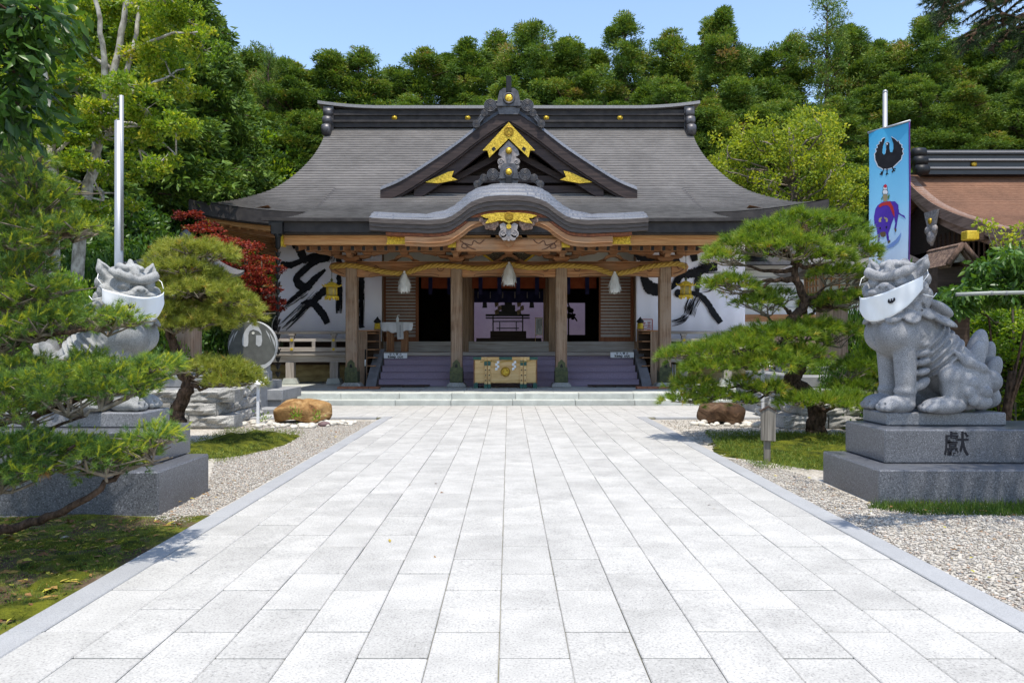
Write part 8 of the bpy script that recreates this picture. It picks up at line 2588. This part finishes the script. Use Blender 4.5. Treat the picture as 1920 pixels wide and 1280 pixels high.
needles(dead, cdead + r_.normal(0, .02, (6, 3)), np.array([[.3, -.2, -.9]] * 6) + r_.normal(0, .3, (6, 3)), 24, .06, .1, .9, .003, r_, .5)
dead.build('dead_tuft', tone_mat('dead_needles', [(0, (.30, .15, .04)), (1, (.48, .27, .08))]), t)
tm.build('trunk', M['bark'], t); tw.build('twigs', M['bark_twig'], t)['kind'] = 'stuff'; fo.build('needle_pads', G['white_pine'], t)

# ---- dark overhanging trees at both upper corners, which also shade the corners
r_ = np.random.default_rng(91)
t = thing('evergreen_tree', 'dark broadleaf evergreen hanging in at the upper left corner', 'tree', (-4.6, 3.2, 0)); fo = Foliage(); tm = MB()
T = limb(tm, [(-4.6, 3.2, -.1), (-4.5, 3.2, 1.5), (-4.2, 3.3, 3.0), (-3.6, 3.4, 4.2), (-3.0, 3.5, 5.0)], .14, .04, 9, 1, .01)
cl = [at(x, y, 4.0) for x, y in ((10, 40), (45, 30), (75, 20), (20, 100), (55, 90), (10, 160), (45, 150), (15, 215), (40, 200), (-20, 100), (-20, 200), (70, 55), (-30, 30), (5, 245))]
cl += [Vector((r_.uniform(-5.4, -2.62), yy_, 1.75 + .46 * yy_ + r_.uniform(0, 1.5))) for yy_ in r_.uniform(1.9, 4.9, 64)]
for c in cl:
    limb(tm, [near(T, np.array(c)), tuple((np.array(near(T, np.array(c))) + np.array(c)) / 2 + [0, 0, .1]), tuple(c)], .02, .006, 5, 3, .01)
    clump(fo, c, (.24, .24, .17), 75, .10, .042, r_, .35, .18, .7, -.1, droop=.6)
tm.build('trunk', M['bark'], t); fo.build('crown', G['dark'], t)

r_ = np.random.default_rng(95)
t = thing('fir_tree', 'dark fir bough hanging in at the upper right corner', 'tree', (6.2, 5.2, 0)); fo = Foliage(); tm = MB()
T = limb(tm, [(6.2, 5.2, -.1), (6.15, 5.2, 2.0), (6.1, 5.2, 4.5), (6.0, 5.2, 6.5)], .16, .06, 9, 1, .01)
def bough(P, r0, wid, seed):
    """Flat fir bough: a stem with side twigs clothed in short needles."""
    Q = limb(tm, P, r0, .006, 6, seed, .008); n = len(Q)
    for i in range(3, n):
        u = i / (n - 1); d = np.array(Q[i]) - np.array(Q[i - 1]); d /= np.linalg.norm(d) + 1e-9; sd_ = np.cross(d, [0, 0, 1.0]); sd_ /= np.linalg.norm(sd_) + 1e-9
        for s in (-1, 1):
            L = wid * (1.15 - u) * r_.uniform(.7, 1.1); e = np.array(Q[i]) + (sd_ * s * .75 + d * .65) * L + [0, 0, -.12 * L + r_.normal(0, .02)]
            tm.tube([Q[i], tuple((np.array(Q[i]) + e) / 2 + [0, 0, .01]), tuple(e)], [.008, .006, .003], 4, cap=False)
            k = int(L / .028) + 2; B = np.array(Q[i]) + (e - np.array(Q[i])) * np.linspace(0, 1, k)[:, None]
            needles(fo, B, np.repeat((e - np.array(Q[i]))[None], k, 0) + r_.normal(0, .02, (k, 3)), 20, .038, .35, 1.15, .0055, r_, .45, .16, .02)
for P, w in (([T[11], at(1960, 10, 5.1), at(1880, 30, 5.0), at(1830, 62, 4.95), at(1812, 90, 4.9)], .28), ([T[11], at(1960, 30, 5.3), at(1900, 60, 5.2), at(1860, 95, 5.1)], .22), ([T[12], at(1940, -30, 5.0), at(1850, -10, 5.0), at(1790, 18, 5.0), at(1765, 45, 5.0)], .30), ([T[12], at(1980, 60, 5.2), at(1930, 80, 5.1), at(1900, 105, 5.1)], .2),
             ([T[13], at(1900, -60, 4.8), at(1820, -40, 4.7), at(1770, -10, 4.7), at(1772, 5, 4.7)], .26)):
    bough(P, .03, w, int(P[1][0]))
for k in range(34):
    a = r_.uniform(-2.6, -.5) if k % 3 else r_.uniform(0, 6.3); L = r_.uniform(1.2, 2.6); z = r_.uniform(3.6, 6.2); o = np.array([6.1, 5.2, z])
    if k % 2: a = r_.uniform(1.9, 4.4)
    e = o + np.array([cos(a) * L, sin(a) * L, -.25 * L]); 
    if e[2] < 3.2: e[2] = 3.4
    bough([tuple(o), tuple((o + e) / 2 + [0, 0, .12]), tuple(e)], .022, .42, k + 7)
for k in range(66):
    a = pi + r_.uniform(-.75, .95); L = r_.uniform(1.5, 3.0); z = r_.uniform(5.3, 7.2); o = np.array([6.0, 5.6, z])
    e = o + np.array([cos(a) * L, -sin(a) * L * .8, -.22 * L])
    e[2] = max(e[2], 1.33 + .46 * e[1] + .35)
    bough([tuple(o), tuple((o + e) / 2 + [0, 0, .12]), tuple(e)], .022, .50, k + 70)
tm.build('trunk', M['bark'], t); fo.build('crown', G['fir'], t)

# fern tuft by the tan boulder
r_ = np.random.default_rng(99)
for px, py, Y, n, tx in ((555, 782, 13.25, 70, 'small green fern growing at the foot of the tan boulder'), (595, 785, 13.25, 40, 'low leafy weed at the right foot of the tan boulder'), (497, 787, 13.4, 40, 'low leafy weed left of the tan boulder')):
    t = thing('small_plant', tx, 'plant', tuple(at(px, py, Y))); fo = Foliage()
    B = np.array(at(px, py, Y)) + r_.normal(0, .03, (n, 3)); D = r_.normal(0, .6, (n, 3)) + [0, -.2, .8]
    leaves(fo, B + D * r_.uniform(0, .08, (n, 1)), D, .06, .022, r_, .6 + r_.normal(0, .15, n)); fo.build('leaves', G['bright'], t)
